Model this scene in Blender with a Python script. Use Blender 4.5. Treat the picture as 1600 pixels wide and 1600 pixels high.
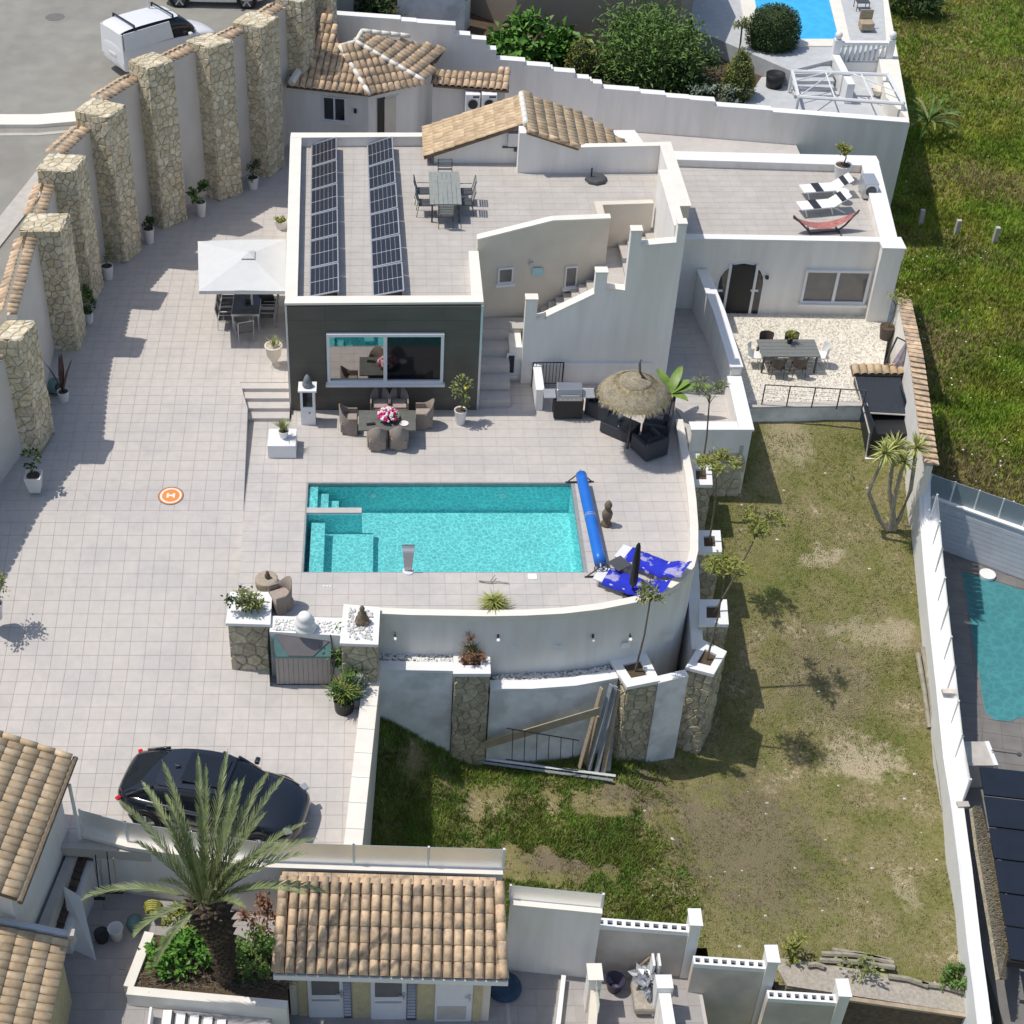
import bpy, bmesh, math, random
from mathutils import Vector, Matrix, noise
rnd = random.Random(11)
rad = math.radians
for o in list(bpy.data.objects): bpy.data.objects.remove(o)
S = bpy.context.scene
# ------------------------------------------------------------ camera
FOC, CX, CY, CH, PT = 2438.0, 600.0, 800.0, 31.0, rad(40)
cam_d = bpy.data.cameras.new('camera'); cam = bpy.data.objects.new('camera', cam_d)
S.collection.objects.link(cam); S.camera = cam
cam.location = (0, 0, CH); cam.rotation_euler = (rad(50), 0, 0)
cam_d.sensor_width = 36; cam_d.lens = 36*FOC/1600; cam_d.shift_x = 0.125
cam_d.clip_end = 1000; cam_d.clip_start = .5
# ------------------------------------------------------------ light
SX, SY = .46, -.085                      # ground shift of a shadow per metre of height
sun_d = bpy.data.lights.new('sun', 'SUN'); sun = bpy.data.objects.new('sun', sun_d)
S.collection.objects.link(sun)
ldir = Vector((SX, SY, -1)).normalized()
sun.rotation_euler = ldir.to_track_quat('-Z', 'Y').to_euler()
sun_d.energy = 3.15; sun_d.angle = rad(.53); sun_d.color = (1, .945, .865)
W = bpy.data.worlds.new('World'); S.world = W; W.use_nodes = True
nt = W.node_tree; bg = nt.nodes['Background']
sky = nt.nodes.new('ShaderNodeTexSky'); sky.sky_type = 'NISHITA'; sky.sun_disc = False
sky.dust_density = 1.6; sky.sun_elevation = math.asin(-ldir.z); sky.sun_rotation = math.atan2(-ldir.x, -ldir.y)
nt.links.new(sky.outputs[0], bg.inputs[0]); bg.inputs[1].default_value = .118
S.view_settings.view_transform = 'Standard'; S.view_settings.look = 'None'
S.view_settings.exposure = .06; S.view_settings.gamma = 1
S.render.engine = 'CYCLES'
try: S.cycles.max_bounces = 8; S.cycles.transparent_max_bounces = 12
except Exception: pass
# ------------------------------------------------------------ measuring helpers
c40, s40 = math.cos(PT), math.sin(PT)
def ray(px, py):
    a = (px-CX)/FOC; b = (py-CY)/FOC
    return a, c40-b*s40, -s40-b*c40
def at(px, py, z=0.0):
    d = ray(px, py); t = (z-CH)/d[2]
    return Vector((d[0]*t, d[1]*t, z))
def xy(px, py, z=0.0):
    p = at(px, py, z); return (p.x, p.y)
def zat(px, py, Y):
    d = ray(px, py); t = Y/d[1]
    return CH+d[2]*t
def interp(tab, y):
    if y <= tab[0][0]: return tab[0][1]
    for (a, za), (b, zb) in zip(tab, tab[1:]):
        if y <= b: return za+(zb-za)*(y-a)/(b-a)
    return tab[-1][1]
CT = [(27, -1.9), (31.6, -1.45), (36.9, 0), (43, .55)]
LT = [(31.7, -5.3), (43, -1.05)]
RT = [(40, 3.6), (60, 5.5)]
court_z = lambda x, y: interp(CT, y)
cl01 = lambda v: max(0.0, min(1.0, v))
lawn_z = lambda x, y: interp(LT, y)+1.9*cl01(1-x/2.6)*cl01((y-27.3)/4)*cl01((33.5-y)/1.2)-.5*cl01((x-7.2)/2)*cl01((y-26)/2)*cl01((37-y)/4)
road_z = lambda x, y: interp(RT, y)
def on(px, py, f):
    z = 0
    for _ in range(30):
        p = at(px, py, z); z = .5*z+.5*f(p.x, p.y)
    return at(px, py, z)
# ------------------------------------------------------------ materials
def mat(name, col, rough=.8, var=.08, scale=3.0, bump=0, bscale=40, rand=0, col2=None, c2scale=1.2, c2lo=.45, c2hi=.6,
        metal=0, spec=.4, stretch=None, trans=0, alpha=1, coat=0):
    m = bpy.data.materials.new(name); m.use_nodes = True
    N, L = m.node_tree.nodes, m.node_tree.links
    b = N['Principled BSDF']
    b.inputs['Roughness'].default_value = rough; b.inputs['Metallic'].default_value = metal
    b.inputs['Specular IOR Level'].default_value = spec
    b.inputs['Transmission Weight'].default_value = trans; b.inputs['Alpha'].default_value = alpha
    b.inputs['Coat Weight'].default_value = coat
    geo = N.new('ShaderNodeNewGeometry'); src = geo.outputs['Position']
    if stretch:
        mp = N.new('ShaderNodeMapping'); mp.inputs['Scale'].default_value = stretch
        L.new(src, mp.inputs[0]); src = mp.outputs[0]
    n1 = N.new('ShaderNodeTexNoise'); n1.inputs['Scale'].default_value = scale; n1.inputs['Detail'].default_value = 6
    L.new(src, n1.inputs['Vector'])
    mr = N.new('ShaderNodeMapRange'); mr.inputs[1].default_value = .3; mr.inputs[2].default_value = .7
    mr.inputs[3].default_value = 1-var; mr.inputs[4].default_value = 1+var
    L.new(n1.outputs[0], mr.inputs[0])
    cur = None
    if col2:
        n2 = N.new('ShaderNodeTexNoise'); n2.inputs['Scale'].default_value = c2scale; n2.inputs['Detail'].default_value = 5
        L.new(src, n2.inputs['Vector'])
        r2 = N.new('ShaderNodeMapRange'); r2.inputs[1].default_value = c2lo; r2.inputs[2].default_value = c2hi
        L.new(n2.outputs[0], r2.inputs[0])
        mx = N.new('ShaderNodeMix'); mx.data_type = 'RGBA'
        mx.inputs[6].default_value = (*col, 1); mx.inputs[7].default_value = (*col2, 1)
        L.new(r2.outputs[0], mx.inputs[0]); cur = mx.outputs[2]
    val = mr.outputs[0]
    if rand:
        oi = N.new('ShaderNodeObjectInfo')
        mo = N.new('ShaderNodeMapRange'); mo.inputs[3].default_value = 1-rand; mo.inputs[4].default_value = 1+rand
        L.new(oi.outputs['Random'], mo.inputs[0])
        mu = N.new('ShaderNodeMath'); mu.operation = 'MULTIPLY'
        L.new(val, mu.inputs[0]); L.new(mo.outputs[0], mu.inputs[1]); val = mu.outputs[0]
    vm = N.new('ShaderNodeVectorMath'); vm.operation = 'SCALE'
    if cur: L.new(cur, vm.inputs[0])
    else: vm.inputs[0].default_value = col
    L.new(val, vm.inputs['Scale'])
    L.new(vm.outputs[0], b.inputs['Base Color'])
    if bump:
        nb = N.new('ShaderNodeTexNoise'); nb.inputs['Scale'].default_value = bscale; nb.inputs['Detail'].default_value = 5
        L.new(src, nb.inputs['Vector'])
        bp = N.new('ShaderNodeBump'); bp.inputs['Strength'].default_value = bump; bp.inputs['Distance'].default_value = .03
        L.new(nb.outputs[0], bp.inputs['Height']); L.new(bp.outputs[0], b.inputs['Normal'])
    m['pr'] = 1
    return m
M = {}
M['plaster'] = mat('white_plaster', (.86, .835, .79), .9, .03, 1.6, .25, 60, col2=(.80, .77, .72), c2scale=.5, stretch=(3,3,.35))
M['plaster_old'] = mat('weathered_plaster', (.86, .86, .85), .9, .08, 2.5, .35, 30, col2=(.68, .68, .66), c2scale=1.2)
M['cream'] = mat('cream_plaster', (.70, .64, .54), .9, .06, 1.3, .25, 60)
M['wallin'] = mat('boundary_plaster', (.66, .62, .57), .9, .05, 1.2, .3, 50)
M['coping'] = mat('cream_coping', (.80, .76, .68), .75, .05, 2, .1, 30)
M['white'] = mat('white_paint', (.82, .82, .81), .6, .03, 2, .08, 40)
M['tile'] = mat('porcelain_tile', (.545, .508, .472), .6, .05, 4, .05, 90, rand=.03, col2=(.50, .475, .45), c2scale=.6)
M['grout'] = mat('tile_grout', (.525, .49, .455), .9, .05)
M['rooffloor'] = mat('roof_tile_floor', (.47, .44, .405), .7, .05, 3, .05, 60, rand=.012, col2=(.50, .47, .435), c2scale=.8)
M['stone'] = mat('pillar_stone', (.60, .51, .34), .9, .18, 9, .7, 22, rand=.17, col2=(.68, .62, .48), c2scale=5)
M['stone2'] = mat('garden_stone', (.44, .39, .27), .9, .2, 9, .7, 22, rand=.2, col2=(.52, .47, .35), c2scale=4)
M['mortar'] = mat('stone_mortar', (.33, .29, .21), .95, .15, 8, .4, 50)
M['roof'] = mat('clay_tile', (.66, .48, .31), .85, .20, 7, .3, 30, rand=.18, col2=(.33, .265, .20), c2scale=3.2, c2lo=.47, c2hi=.68)
M['roof2'] = mat('tan_clay_tile', (.56, .41, .25), .8, .12, 6, .2, 40, rand=.14, col2=(.64, .50, .33), c2scale=4)
M['roofbed'] = mat('clay_roof_bed', (.19, .13, .09), .95, .2, 8)
M['asphalt'] = mat('asphalt', (.31, .30, .265), .95, .08, 1.5, .5, 90, col2=(.28, .27, .24), c2scale=.35)
M['concrete'] = mat('concrete_slab', (.50, .47, .43), .9, .1, 3, .2, 40)
M['pool'] = mat('pool_tile', (.34, .78, .81), .5, .04, 3)
M['poolgrey'] = mat('pool_edge', (.30, .31, .31), .5, .1, 6)
M['darktile'] = mat('dark_cladding_tile', (.105, .098, .084), .45, .12, 1.2, .06, 14, rand=.06, stretch=(.6, 1, 2))
M['white_m'] = mat('white_metal', (.75, .76, .77), .4, .02)
M['alu'] = mat('aluminium', (.55, .57, .60), .35, .03, metal=.6)
M['steel'] = mat('steel', (.42, .43, .45), .3, .06, metal=.8)
M['black'] = mat('black_paint', (.02, .021, .023), .45, .1)
M['dkgrey'] = mat('dark_grey_metal', (.075, .078, .085), .5, .1)
M['rattan'] = mat('dark_rattan', (.055, .058, .068), .7, .25, 30, .5, 90)
M['cushion'] = mat('charcoal_cushion', (.03, .034, .045), .9, .1, 10, .2, 60)
M['wicker'] = mat('taupe_wicker', (.33, .275, .235), .75, .25, 40, .6, 110)
M['greytab'] = mat('grey_table_top', (.19, .2, .19), .5, .12, 5, .1, 20, stretch=(8, 1, 1))
M['glass_dk'] = mat('dark_glass', (.012, .016, .022), .06, .02, spec=.6)
M['carpaint'] = mat('black_car_paint', (.009, .012, .018), .16, .02, coat=1, spec=.5)
M['vanpaint'] = mat('white_van_paint', (.80, .81, .82), .3, .02, coat=.5)
M['tyre'] = mat('tyre_rubber', (.02, .02, .021), .85, .1)
M['soil'] = mat('garden_soil', (.10, .07, .045), .95, .3, 12, .8, 40)
M['pebble'] = mat('white_pebble', (.74, .73, .69), .8, .12, 6, .1, 30, rand=.12)
M['gravel'] = mat('cream_gravel', (.78, .74, .64), .95, .16, 14, .5, 60, col2=(.66, .61, .52), c2scale=9)
M['trunk'] = mat('bark', (.17, .14, .11), .95, .25, 14, .9, 40)
M['palmtrunk'] = mat('palm_bark', (.11, .08, .055), .95, .35, 14, .9, 30)
M['leaf_g'] = mat('green_leaf', (.12, .21, .045), .6, .45, 2.2, rand=.1)
M['leaf_dk'] = mat('dark_leaf', (.045, .085, .022), .6, .4, 2.5, rand=.1)
M['leaf_ol'] = mat('olive_leaf', (.25, .28, .10), .6, .35, 3, rand=.1)
M['leaf_ye'] = mat('yellow_green_leaf', (.27, .29, .065), .6, .35, 3, rand=.1)
M['leaf_br'] = mat('bright_leaf', (.10, .24, .03), .55, .4, 3, rand=.1)
M['frond'] = mat('palm_frond', (.21, .25, .11), .55, .3, 4)
M['wood'] = mat('weathered_wood', (.42, .34, .24), .85, .2, 4, .4, 20, stretch=(1, 1, 6))
M['wood_g'] = mat('grey_log', (.34, .31, .24), .9, .25, 6, .6, 20)
M['ply'] = mat('plywood', (.40, .33, .23), .85, .12, 3)
M['thatch'] = mat('thatch', (.36, .31, .21), .95, .3, 16, .9, 50, col2=(.27, .24, .18), c2scale=5)
M['pink'] = mat('pink_petal', (.65, .02, .16), .6, .2, 20)
M['petal'] = mat('white_petal', (.8, .76, .74), .6, .1, 20)
M['blue'] = mat('blue_cover', (.02, .16, .60), .35, .06, 3)
M['pot_w'] = mat('white_pot', (.78, .77, .75), .5, .03)
M['pot_g'] = mat('grey_stone_pot', (.22, .23, .25), .8, .2, 12, .3, 40)
M['statue'] = mat('brown_stone', (.20, .155, .105), .85, .3, 12, .6, 40)
M['shed'] = mat('taupe_plastic', (.42, .38, .34), .6, .05)
M['shedlid'] = mat('grey_fabric_cover', (.20, .185, .19), .75, .08, 4)
M['navy'] = mat('dark_navy_panel', (.016, .022, .035), .35, .1, 2)
M['deck'] = mat('grey_deck_tile', (.19, .18, .17), .7, .12, 2, .1, 40, rand=.04)
M['purple'] = mat('faded_mauve_fabric', (.36, .31, .35), .85, .15, 6, .3, 20)
M['red'] = mat('red_lens', (.55, .01, .015), .2, .05)
M['orange'] = mat('orange_vinyl', (.78, .27, .05), .5, .03)
M['mullion'] = M['white_m']
def glassmat(name, tint, mixf, rough=.05, gcol=(.9, .95, .95)):
    m = bpy.data.materials.new(name); m.use_nodes = True
    N, L = m.node_tree.nodes, m.node_tree.links
    N.remove(N['Principled BSDF']); out = N['Material Output']
    t = N.new('ShaderNodeBsdfTransparent'); t.inputs[0].default_value = (*tint, 1)
    d = N.new('ShaderNodeBsdfDiffuse'); d.inputs[0].default_value = (*gcol, 1)
    g = N.new('ShaderNodeBsdfGlossy'); g.inputs['Roughness'].default_value = rough; g.inputs[0].default_value = (1, 1, 1, 1)
    m1 = N.new('ShaderNodeMixShader'); m1.inputs[0].default_value = mixf
    L.new(t.outputs[0], m1.inputs[1]); L.new(d.outputs[0], m1.inputs[2])
    fr = N.new('ShaderNodeFresnel'); fr.inputs[0].default_value = 1.45
    m2 = N.new('ShaderNodeMixShader'); L.new(fr.outputs[0], m2.inputs[0])
    L.new(m1.outputs[0], m2.inputs[1]); L.new(g.outputs[0], m2.inputs[2])
    L.new(m2.outputs[0], out.inputs[0]); return m
M['frost'] = glassmat('tinted_fence_glass', (.62, .76, .78), .86, .55, (.26, .33, .37))
M['clear'] = glassmat('clear_glass', (.75, .85, .82), .08)
M['pane'] = glassmat('window_glass', (.55, .6, .6), .0, .02)
def watermat(name, tint, scale, lo, strength=.25):
    # rippled water: a bright caustic network is painted into the transmission colour
    m = bpy.data.materials.new(name); m.use_nodes = True
    N, L = m.node_tree.nodes, m.node_tree.links
    N.remove(N['Principled BSDF']); out = N['Material Output']
    geo = N.new('ShaderNodeNewGeometry')
    nz = N.new('ShaderNodeTexNoise'); nz.inputs['Scale'].default_value = 3.2; nz.inputs['Detail'].default_value = 3
    L.new(geo.outputs['Position'], nz.inputs['Vector'])
    sc = N.new('ShaderNodeVectorMath'); sc.operation = 'SCALE'; sc.inputs['Scale'].default_value = .38
    L.new(nz.outputs['Color'], sc.inputs[0])
    ad = N.new('ShaderNodeVectorMath'); L.new(geo.outputs['Position'], ad.inputs[0]); L.new(sc.outputs[0], ad.inputs[1])
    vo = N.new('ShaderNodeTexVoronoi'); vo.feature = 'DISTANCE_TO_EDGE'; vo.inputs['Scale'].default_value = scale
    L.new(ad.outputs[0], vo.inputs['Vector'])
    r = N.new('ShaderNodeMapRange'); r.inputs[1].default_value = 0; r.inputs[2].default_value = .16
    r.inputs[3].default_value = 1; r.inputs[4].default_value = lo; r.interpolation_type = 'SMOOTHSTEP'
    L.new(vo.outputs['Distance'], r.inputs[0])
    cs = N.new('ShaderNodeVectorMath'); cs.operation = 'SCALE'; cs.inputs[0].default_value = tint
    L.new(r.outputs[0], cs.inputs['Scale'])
    t = N.new('ShaderNodeBsdfTransparent'); L.new(cs.outputs[0], t.inputs[0])
    nb = N.new('ShaderNodeTexNoise'); nb.inputs['Scale'].default_value = 5; nb.inputs['Detail'].default_value = 4
    L.new(geo.outputs['Position'], nb.inputs['Vector'])
    bp = N.new('ShaderNodeBump'); bp.inputs['Strength'].default_value = strength; bp.inputs['Distance'].default_value = .08
    L.new(nb.outputs[0], bp.inputs['Height'])
    g = N.new('ShaderNodeBsdfGlossy'); g.inputs['Roughness'].default_value = .04; L.new(bp.outputs[0], g.inputs['Normal'])
    fr = N.new('ShaderNodeFresnel'); fr.inputs[0].default_value = 1.33; L.new(bp.outputs[0], fr.inputs['Normal'])
    mx = N.new('ShaderNodeMixShader'); L.new(fr.outputs[0], mx.inputs[0])
    L.new(t.outputs[0], mx.inputs[1]); L.new(g.outputs[0], mx.inputs[2]); L.new(mx.outputs[0], out.inputs[0])
    return m
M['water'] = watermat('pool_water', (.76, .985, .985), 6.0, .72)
M['water2'] = watermat('still_pool_water', (.7, .92, 1), 1.5, .93, .02)
M['water3'] = watermat('dark_pool_water', (.72, .92, .92), 3.0, .9, .02)
def groundmat(name, stops, scale, det=.5, bump=1.0, bscale=25):
    m = bpy.data.materials.new(name); m.use_nodes = True
    N, L = m.node_tree.nodes, m.node_tree.links; b = N['Principled BSDF']
    b.inputs['Roughness'].default_value = .95; b.inputs['Specular IOR Level'].default_value = .118
    geo = N.new('ShaderNodeNewGeometry')
    n1 = N.new('ShaderNodeTexNoise'); n1.inputs['Scale'].default_value = scale; n1.inputs['Detail'].default_value = 9
    n1.inputs['Roughness'].default_value = .62; n1.inputs['Distortion'].default_value = .4
    L.new(geo.outputs['Position'], n1.inputs['Vector'])
    n2 = N.new('ShaderNodeTexNoise'); n2.inputs['Scale'].default_value = 9; n2.inputs['Detail'].default_value = 8
    L.new(geo.outputs['Position'], n2.inputs['Vector'])
    mm = N.new('ShaderNodeMath'); mm.operation = 'MULTIPLY_ADD'
    L.new(n2.outputs[0], mm.inputs[0]); mm.inputs[1].default_value = det; L.new(n1.outputs[0], mm.inputs[2])
    sb = N.new('ShaderNodeMath'); sb.operation = 'SUBTRACT'; L.new(mm.outputs[0], sb.inputs[0]); sb.inputs[1].default_value = det*.5
    cr = N.new('ShaderNodeValToRGB'); e = cr.color_ramp.elements
    e[0].position, e[0].color = stops[0][0], (*stops[0][1], 1); e[1].position, e[1].color = stops[-1][0], (*stops[-1][1], 1)
    for p, c in stops[1:-1]:
        q = e.new(p); q.color = (*c, 1)
    L.new(sb.outputs[0], cr.inputs[0]); L.new(cr.outputs[0], b.inputs['Base Color'])
    nb = N.new('ShaderNodeTexNoise'); nb.inputs['Scale'].default_value = bscale; nb.inputs['Detail'].default_value = 8
    L.new(geo.outputs['Position'], nb.inputs['Vector'])
    bp = N.new('ShaderNodeBump'); bp.inputs['Strength'].default_value = bump; bp.inputs['Distance'].default_value = .08
    L.new(nb.outputs[0], bp.inputs['Height']); L.new(bp.outputs[0], b.inputs['Normal'])
    return m
M['lawn'] = groundmat('dry_lawn', [(.30, (.15, .18, .05)), (.42, (.22, .22, .075)), (.54, (.28, .25, .115)), (.64, (.33, .28, .155)), (.74, (.58, .48, .32))], .55)
def patches(m, lst):
    # worn and bare areas with shapes of their own
    N, L = m.node_tree.nodes, m.node_tree.links; b = N['Principled BSDF']; cur = b.inputs['Base Color'].links[0].from_socket
    geo = N.new('ShaderNodeNewGeometry'); nz_ = N.new('ShaderNodeTexNoise'); nz_.inputs['Scale'].default_value = 1.6; nz_.inputs['Detail'].default_value = 8; nz_.inputs['Roughness'].default_value = .7
    L.new(geo.outputs['Position'], nz_.inputs['Vector'])
    for x, y, sx, sy, col, amt in lst:
        mp = N.new('ShaderNodeMapping'); mp.vector_type = 'TEXTURE'; mp.inputs['Location'].default_value = (x, y, 0); mp.inputs['Scale'].default_value = (sx, sy, 1000)
        L.new(geo.outputs['Position'], mp.inputs[0]); ln = N.new('ShaderNodeVectorMath'); ln.operation = 'LENGTH'; L.new(mp.outputs[0], ln.inputs[0])
        ad = N.new('ShaderNodeMath'); ad.operation = 'MULTIPLY_ADD'; L.new(nz_.outputs[0], ad.inputs[0]); ad.inputs[1].default_value = 3.2; L.new(ln.outputs['Value'], ad.inputs[2])
        r = N.new('ShaderNodeMapRange'); r.interpolation_type = 'SMOOTHSTEP'; r.inputs[1].default_value = 2.05; r.inputs[2].default_value = 2.75; r.inputs[3].default_value = amt; r.inputs[4].default_value = 0
        L.new(ad.outputs[0], r.inputs[0]); mx = N.new('ShaderNodeMix'); mx.data_type = 'RGBA'; L.new(r.outputs[0], mx.inputs[0]); L.new(cur, mx.inputs[6]); mx.inputs[7].default_value = (*col, 1); cur = mx.outputs[2]
    L.new(cur, b.inputs['Base Color'])
sand, dirt = (.56, .47, .32), (.23, .19, .13)
lp0 = lambda px, py: tuple(on(px, py, lawn_z)[:2])
patches(M['lawn'], [(*lp0(1170,1330),2.3,3.2,dirt,.75),(*lp0(1290,1060),1.6,1.5,dirt,.5),(*lp0(1345,1190),1.3,.9,sand,.9),(*lp0(1282,868),.7,.45,sand,.8),(*lp0(1230,690),1.1,1.0,sand,.55),(*lp0(1370,990),1.5,.5,sand,.6),(*lp0(1415,1390),.35,1.0,sand,.6),(*lp0(900,1345),1.5,.7,dirt,.9),(*lp0(1000,1230),1.3,1.0,dirt,.8)])
M['field'] = groundmat('wild_field', [(.30, (.08, .13, .02)), (.42, (.14, .21, .03)), (.52, (.20, .24, .045)), (.60, (.28, .24, .08)), (.70, (.38, .30, .16))], .35)
M['wallgrey'] = mat('aged_plaster', (.64,.57,.49), .9, .10, 1.5, .3, 30, col2=(.54,.48,.42), c2scale=.8)
M['stonepanel'] = mat('sandstone_panel', (.52,.45,.27), .9, .12, 6, .4, 30)
M['brtile_shade'] = mat('dark_brown_tile_and_shade', (.10,.075,.06), .85, .3, 8, .4, 30, rand=.3)
M['gravel_d'] = mat('dusty_gravel', (.42,.38,.32), .95, .2, 12, .8, 50)
M['yardtile'] = mat('yard_tile', (.36,.34,.33), .7, .06, 4, .05, 60, rand=.05)
M['tan'] = mat('tan_render', (.36,.30,.235), .9, .1, .8, .3, 40, col2=(.30,.25,.20), c2scale=.4)
M['tan2'] = mat('brown_render', (.20,.15,.12), .9, .12, .8, .3, 40)
M['white_wall'] = mat('white_wall_paint', (.74,.75,.75), .85, .05, 1.2, .2, 40)
M['brickwhite'] = mat('white_brick', (.66,.68,.72), .85, .06, 3, .4, 30)
M['clearish'] = glassmat('pale_fence_glass', (.8,.9,.88), .5, .2, (.55,.66,.64))
M['poolteal'] = mat('teal_pool', (.15,.34,.37), .5, .06, 1.5)
M['poolblue'] = mat('blue_pool', (.14,.60,.90), .5, .05, 1.5)
M['greytile'] = mat('pale_grey_paving', (.50,.52,.53), .8, .08, 3, .1, 40)
M['cell'] = mat('solar_cell', (.012,.014,.024), .3, .15, 20, spec=.6)
M['flower_w'] = M['petal']
M['cushion_t'] = mat('taupe_cushion', (.38,.32,.28), .9, .1, 10)
M['yellow'] = mat('lemon_yellow', (.8,.6,.05), .5)
M['straw'] = mat('straw', (.40,.33,.19), .95, .35, 10, col2=(.30,.26,.18), c2scale=7)
M['leaf_bn'] = mat('banana_leaf', (.17,.27,.05), .45, .2, 6)
M['towel'] = mat('blue_patterned_towel', (.02,.035,.50), .9, .15, 8, col2=(.36,.34,.55), c2scale=2.6, c2lo=.56, c2hi=.62)
M['wickerlt'] = mat('light_wicker', (.42,.36,.28), .9, .2, 20, .5, 60)
M['tealp'] = mat('teal_plastic', (.13,.24,.23), .5, .1, 4)
M['greenglass'] = glassmat('green_glass', (.28,.42,.36), .35, .05, (.10,.17,.14))
M['leaf_gy'] = mat('grey_leaf', (.26,.31,.24), .7, .3, 4); M['bronze'] = mat('bronze_leaf', (.12,.07,.06), .5, .3, 6)
M['reddish'] = mat('reddish_leaf', (.30,.16,.10), .8, .35, 6)
M['leaf_olg'] = mat('sparse_olive_leaf', (.20,.23,.11), .7, .35, 3)
M['canvas'] = mat('white_canvas', (.64,.65,.64), .9, .03, 3)
M['mesh_g'] = mat('grey_sling', (.12,.12,.125), .8, .1, 20)
M['navyglass'] = mat('grey_glass_top', (.06,.07,.085), .12, .05, 3)
M['slate'] = mat('slate_top', (.14,.145,.13), .45, .15, 5, .1, 20)
M['lens'] = mat('headlight_lens', (.32,.34,.36), .12, .1, 8, spec=.7)
M['leaf_yu'] = mat('yucca_leaf', (.42,.44,.14), .5, .3, 5)
M['navytex'] = mat('dark_blue_felt', (.03,.038,.052), .8, .25, 20, .5, 60)
M['brownp'] = mat('brown_plastic', (.09,.07,.06), .6, .2, 20)
M['faded_red'] = mat('faded_red_cloth', (.42,.17,.15), .9, .25, 9)
M['slatgrey'] = mat('sage_grey_slat', (.27,.29,.27), .7, .1, 6)
M['steelgrey'] = mat('galvanised_beam', (.30,.33,.36), .5, .15, 6)
M['purpled'] = mat('dark_purple_plastic', (.04,.035,.07), .5, .1)
M['navyblue'] = mat('dark_blue_plastic', (.02,.06,.12), .4, .15, 6)
M['yellowg'] = mat('dull_yellow', (.42,.40,.08), .6, .2, 8)
M['grass_a'] = mat('weed_blade', (.24,.32,.06), .7, .4, 1.6, col2=(.17,.29,.05), c2scale=.8)
M['grass_b'] = mat('lawn_blade', (.22,.25,.07), .8, .35, 2)
M['grass_d'] = mat('dry_blade', (.33,.28,.13), .8, .35, 2)
M['grass_m'] = mat('meadow_blade', (.22,.33,.035), .7, .45, .7, col2=(.30,.33,.05), c2scale=.3)
M['pane_blk'] = mat('black_pane', (.006,.008,.012), .08, .02, spec=.35)
M['iron'] = mat('cast_iron', (.17,.165,.155), .8, .15, 8)
M['leaf_core'] = mat('inner_foliage', (.03,.05,.015), .9, .3, 8)
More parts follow.
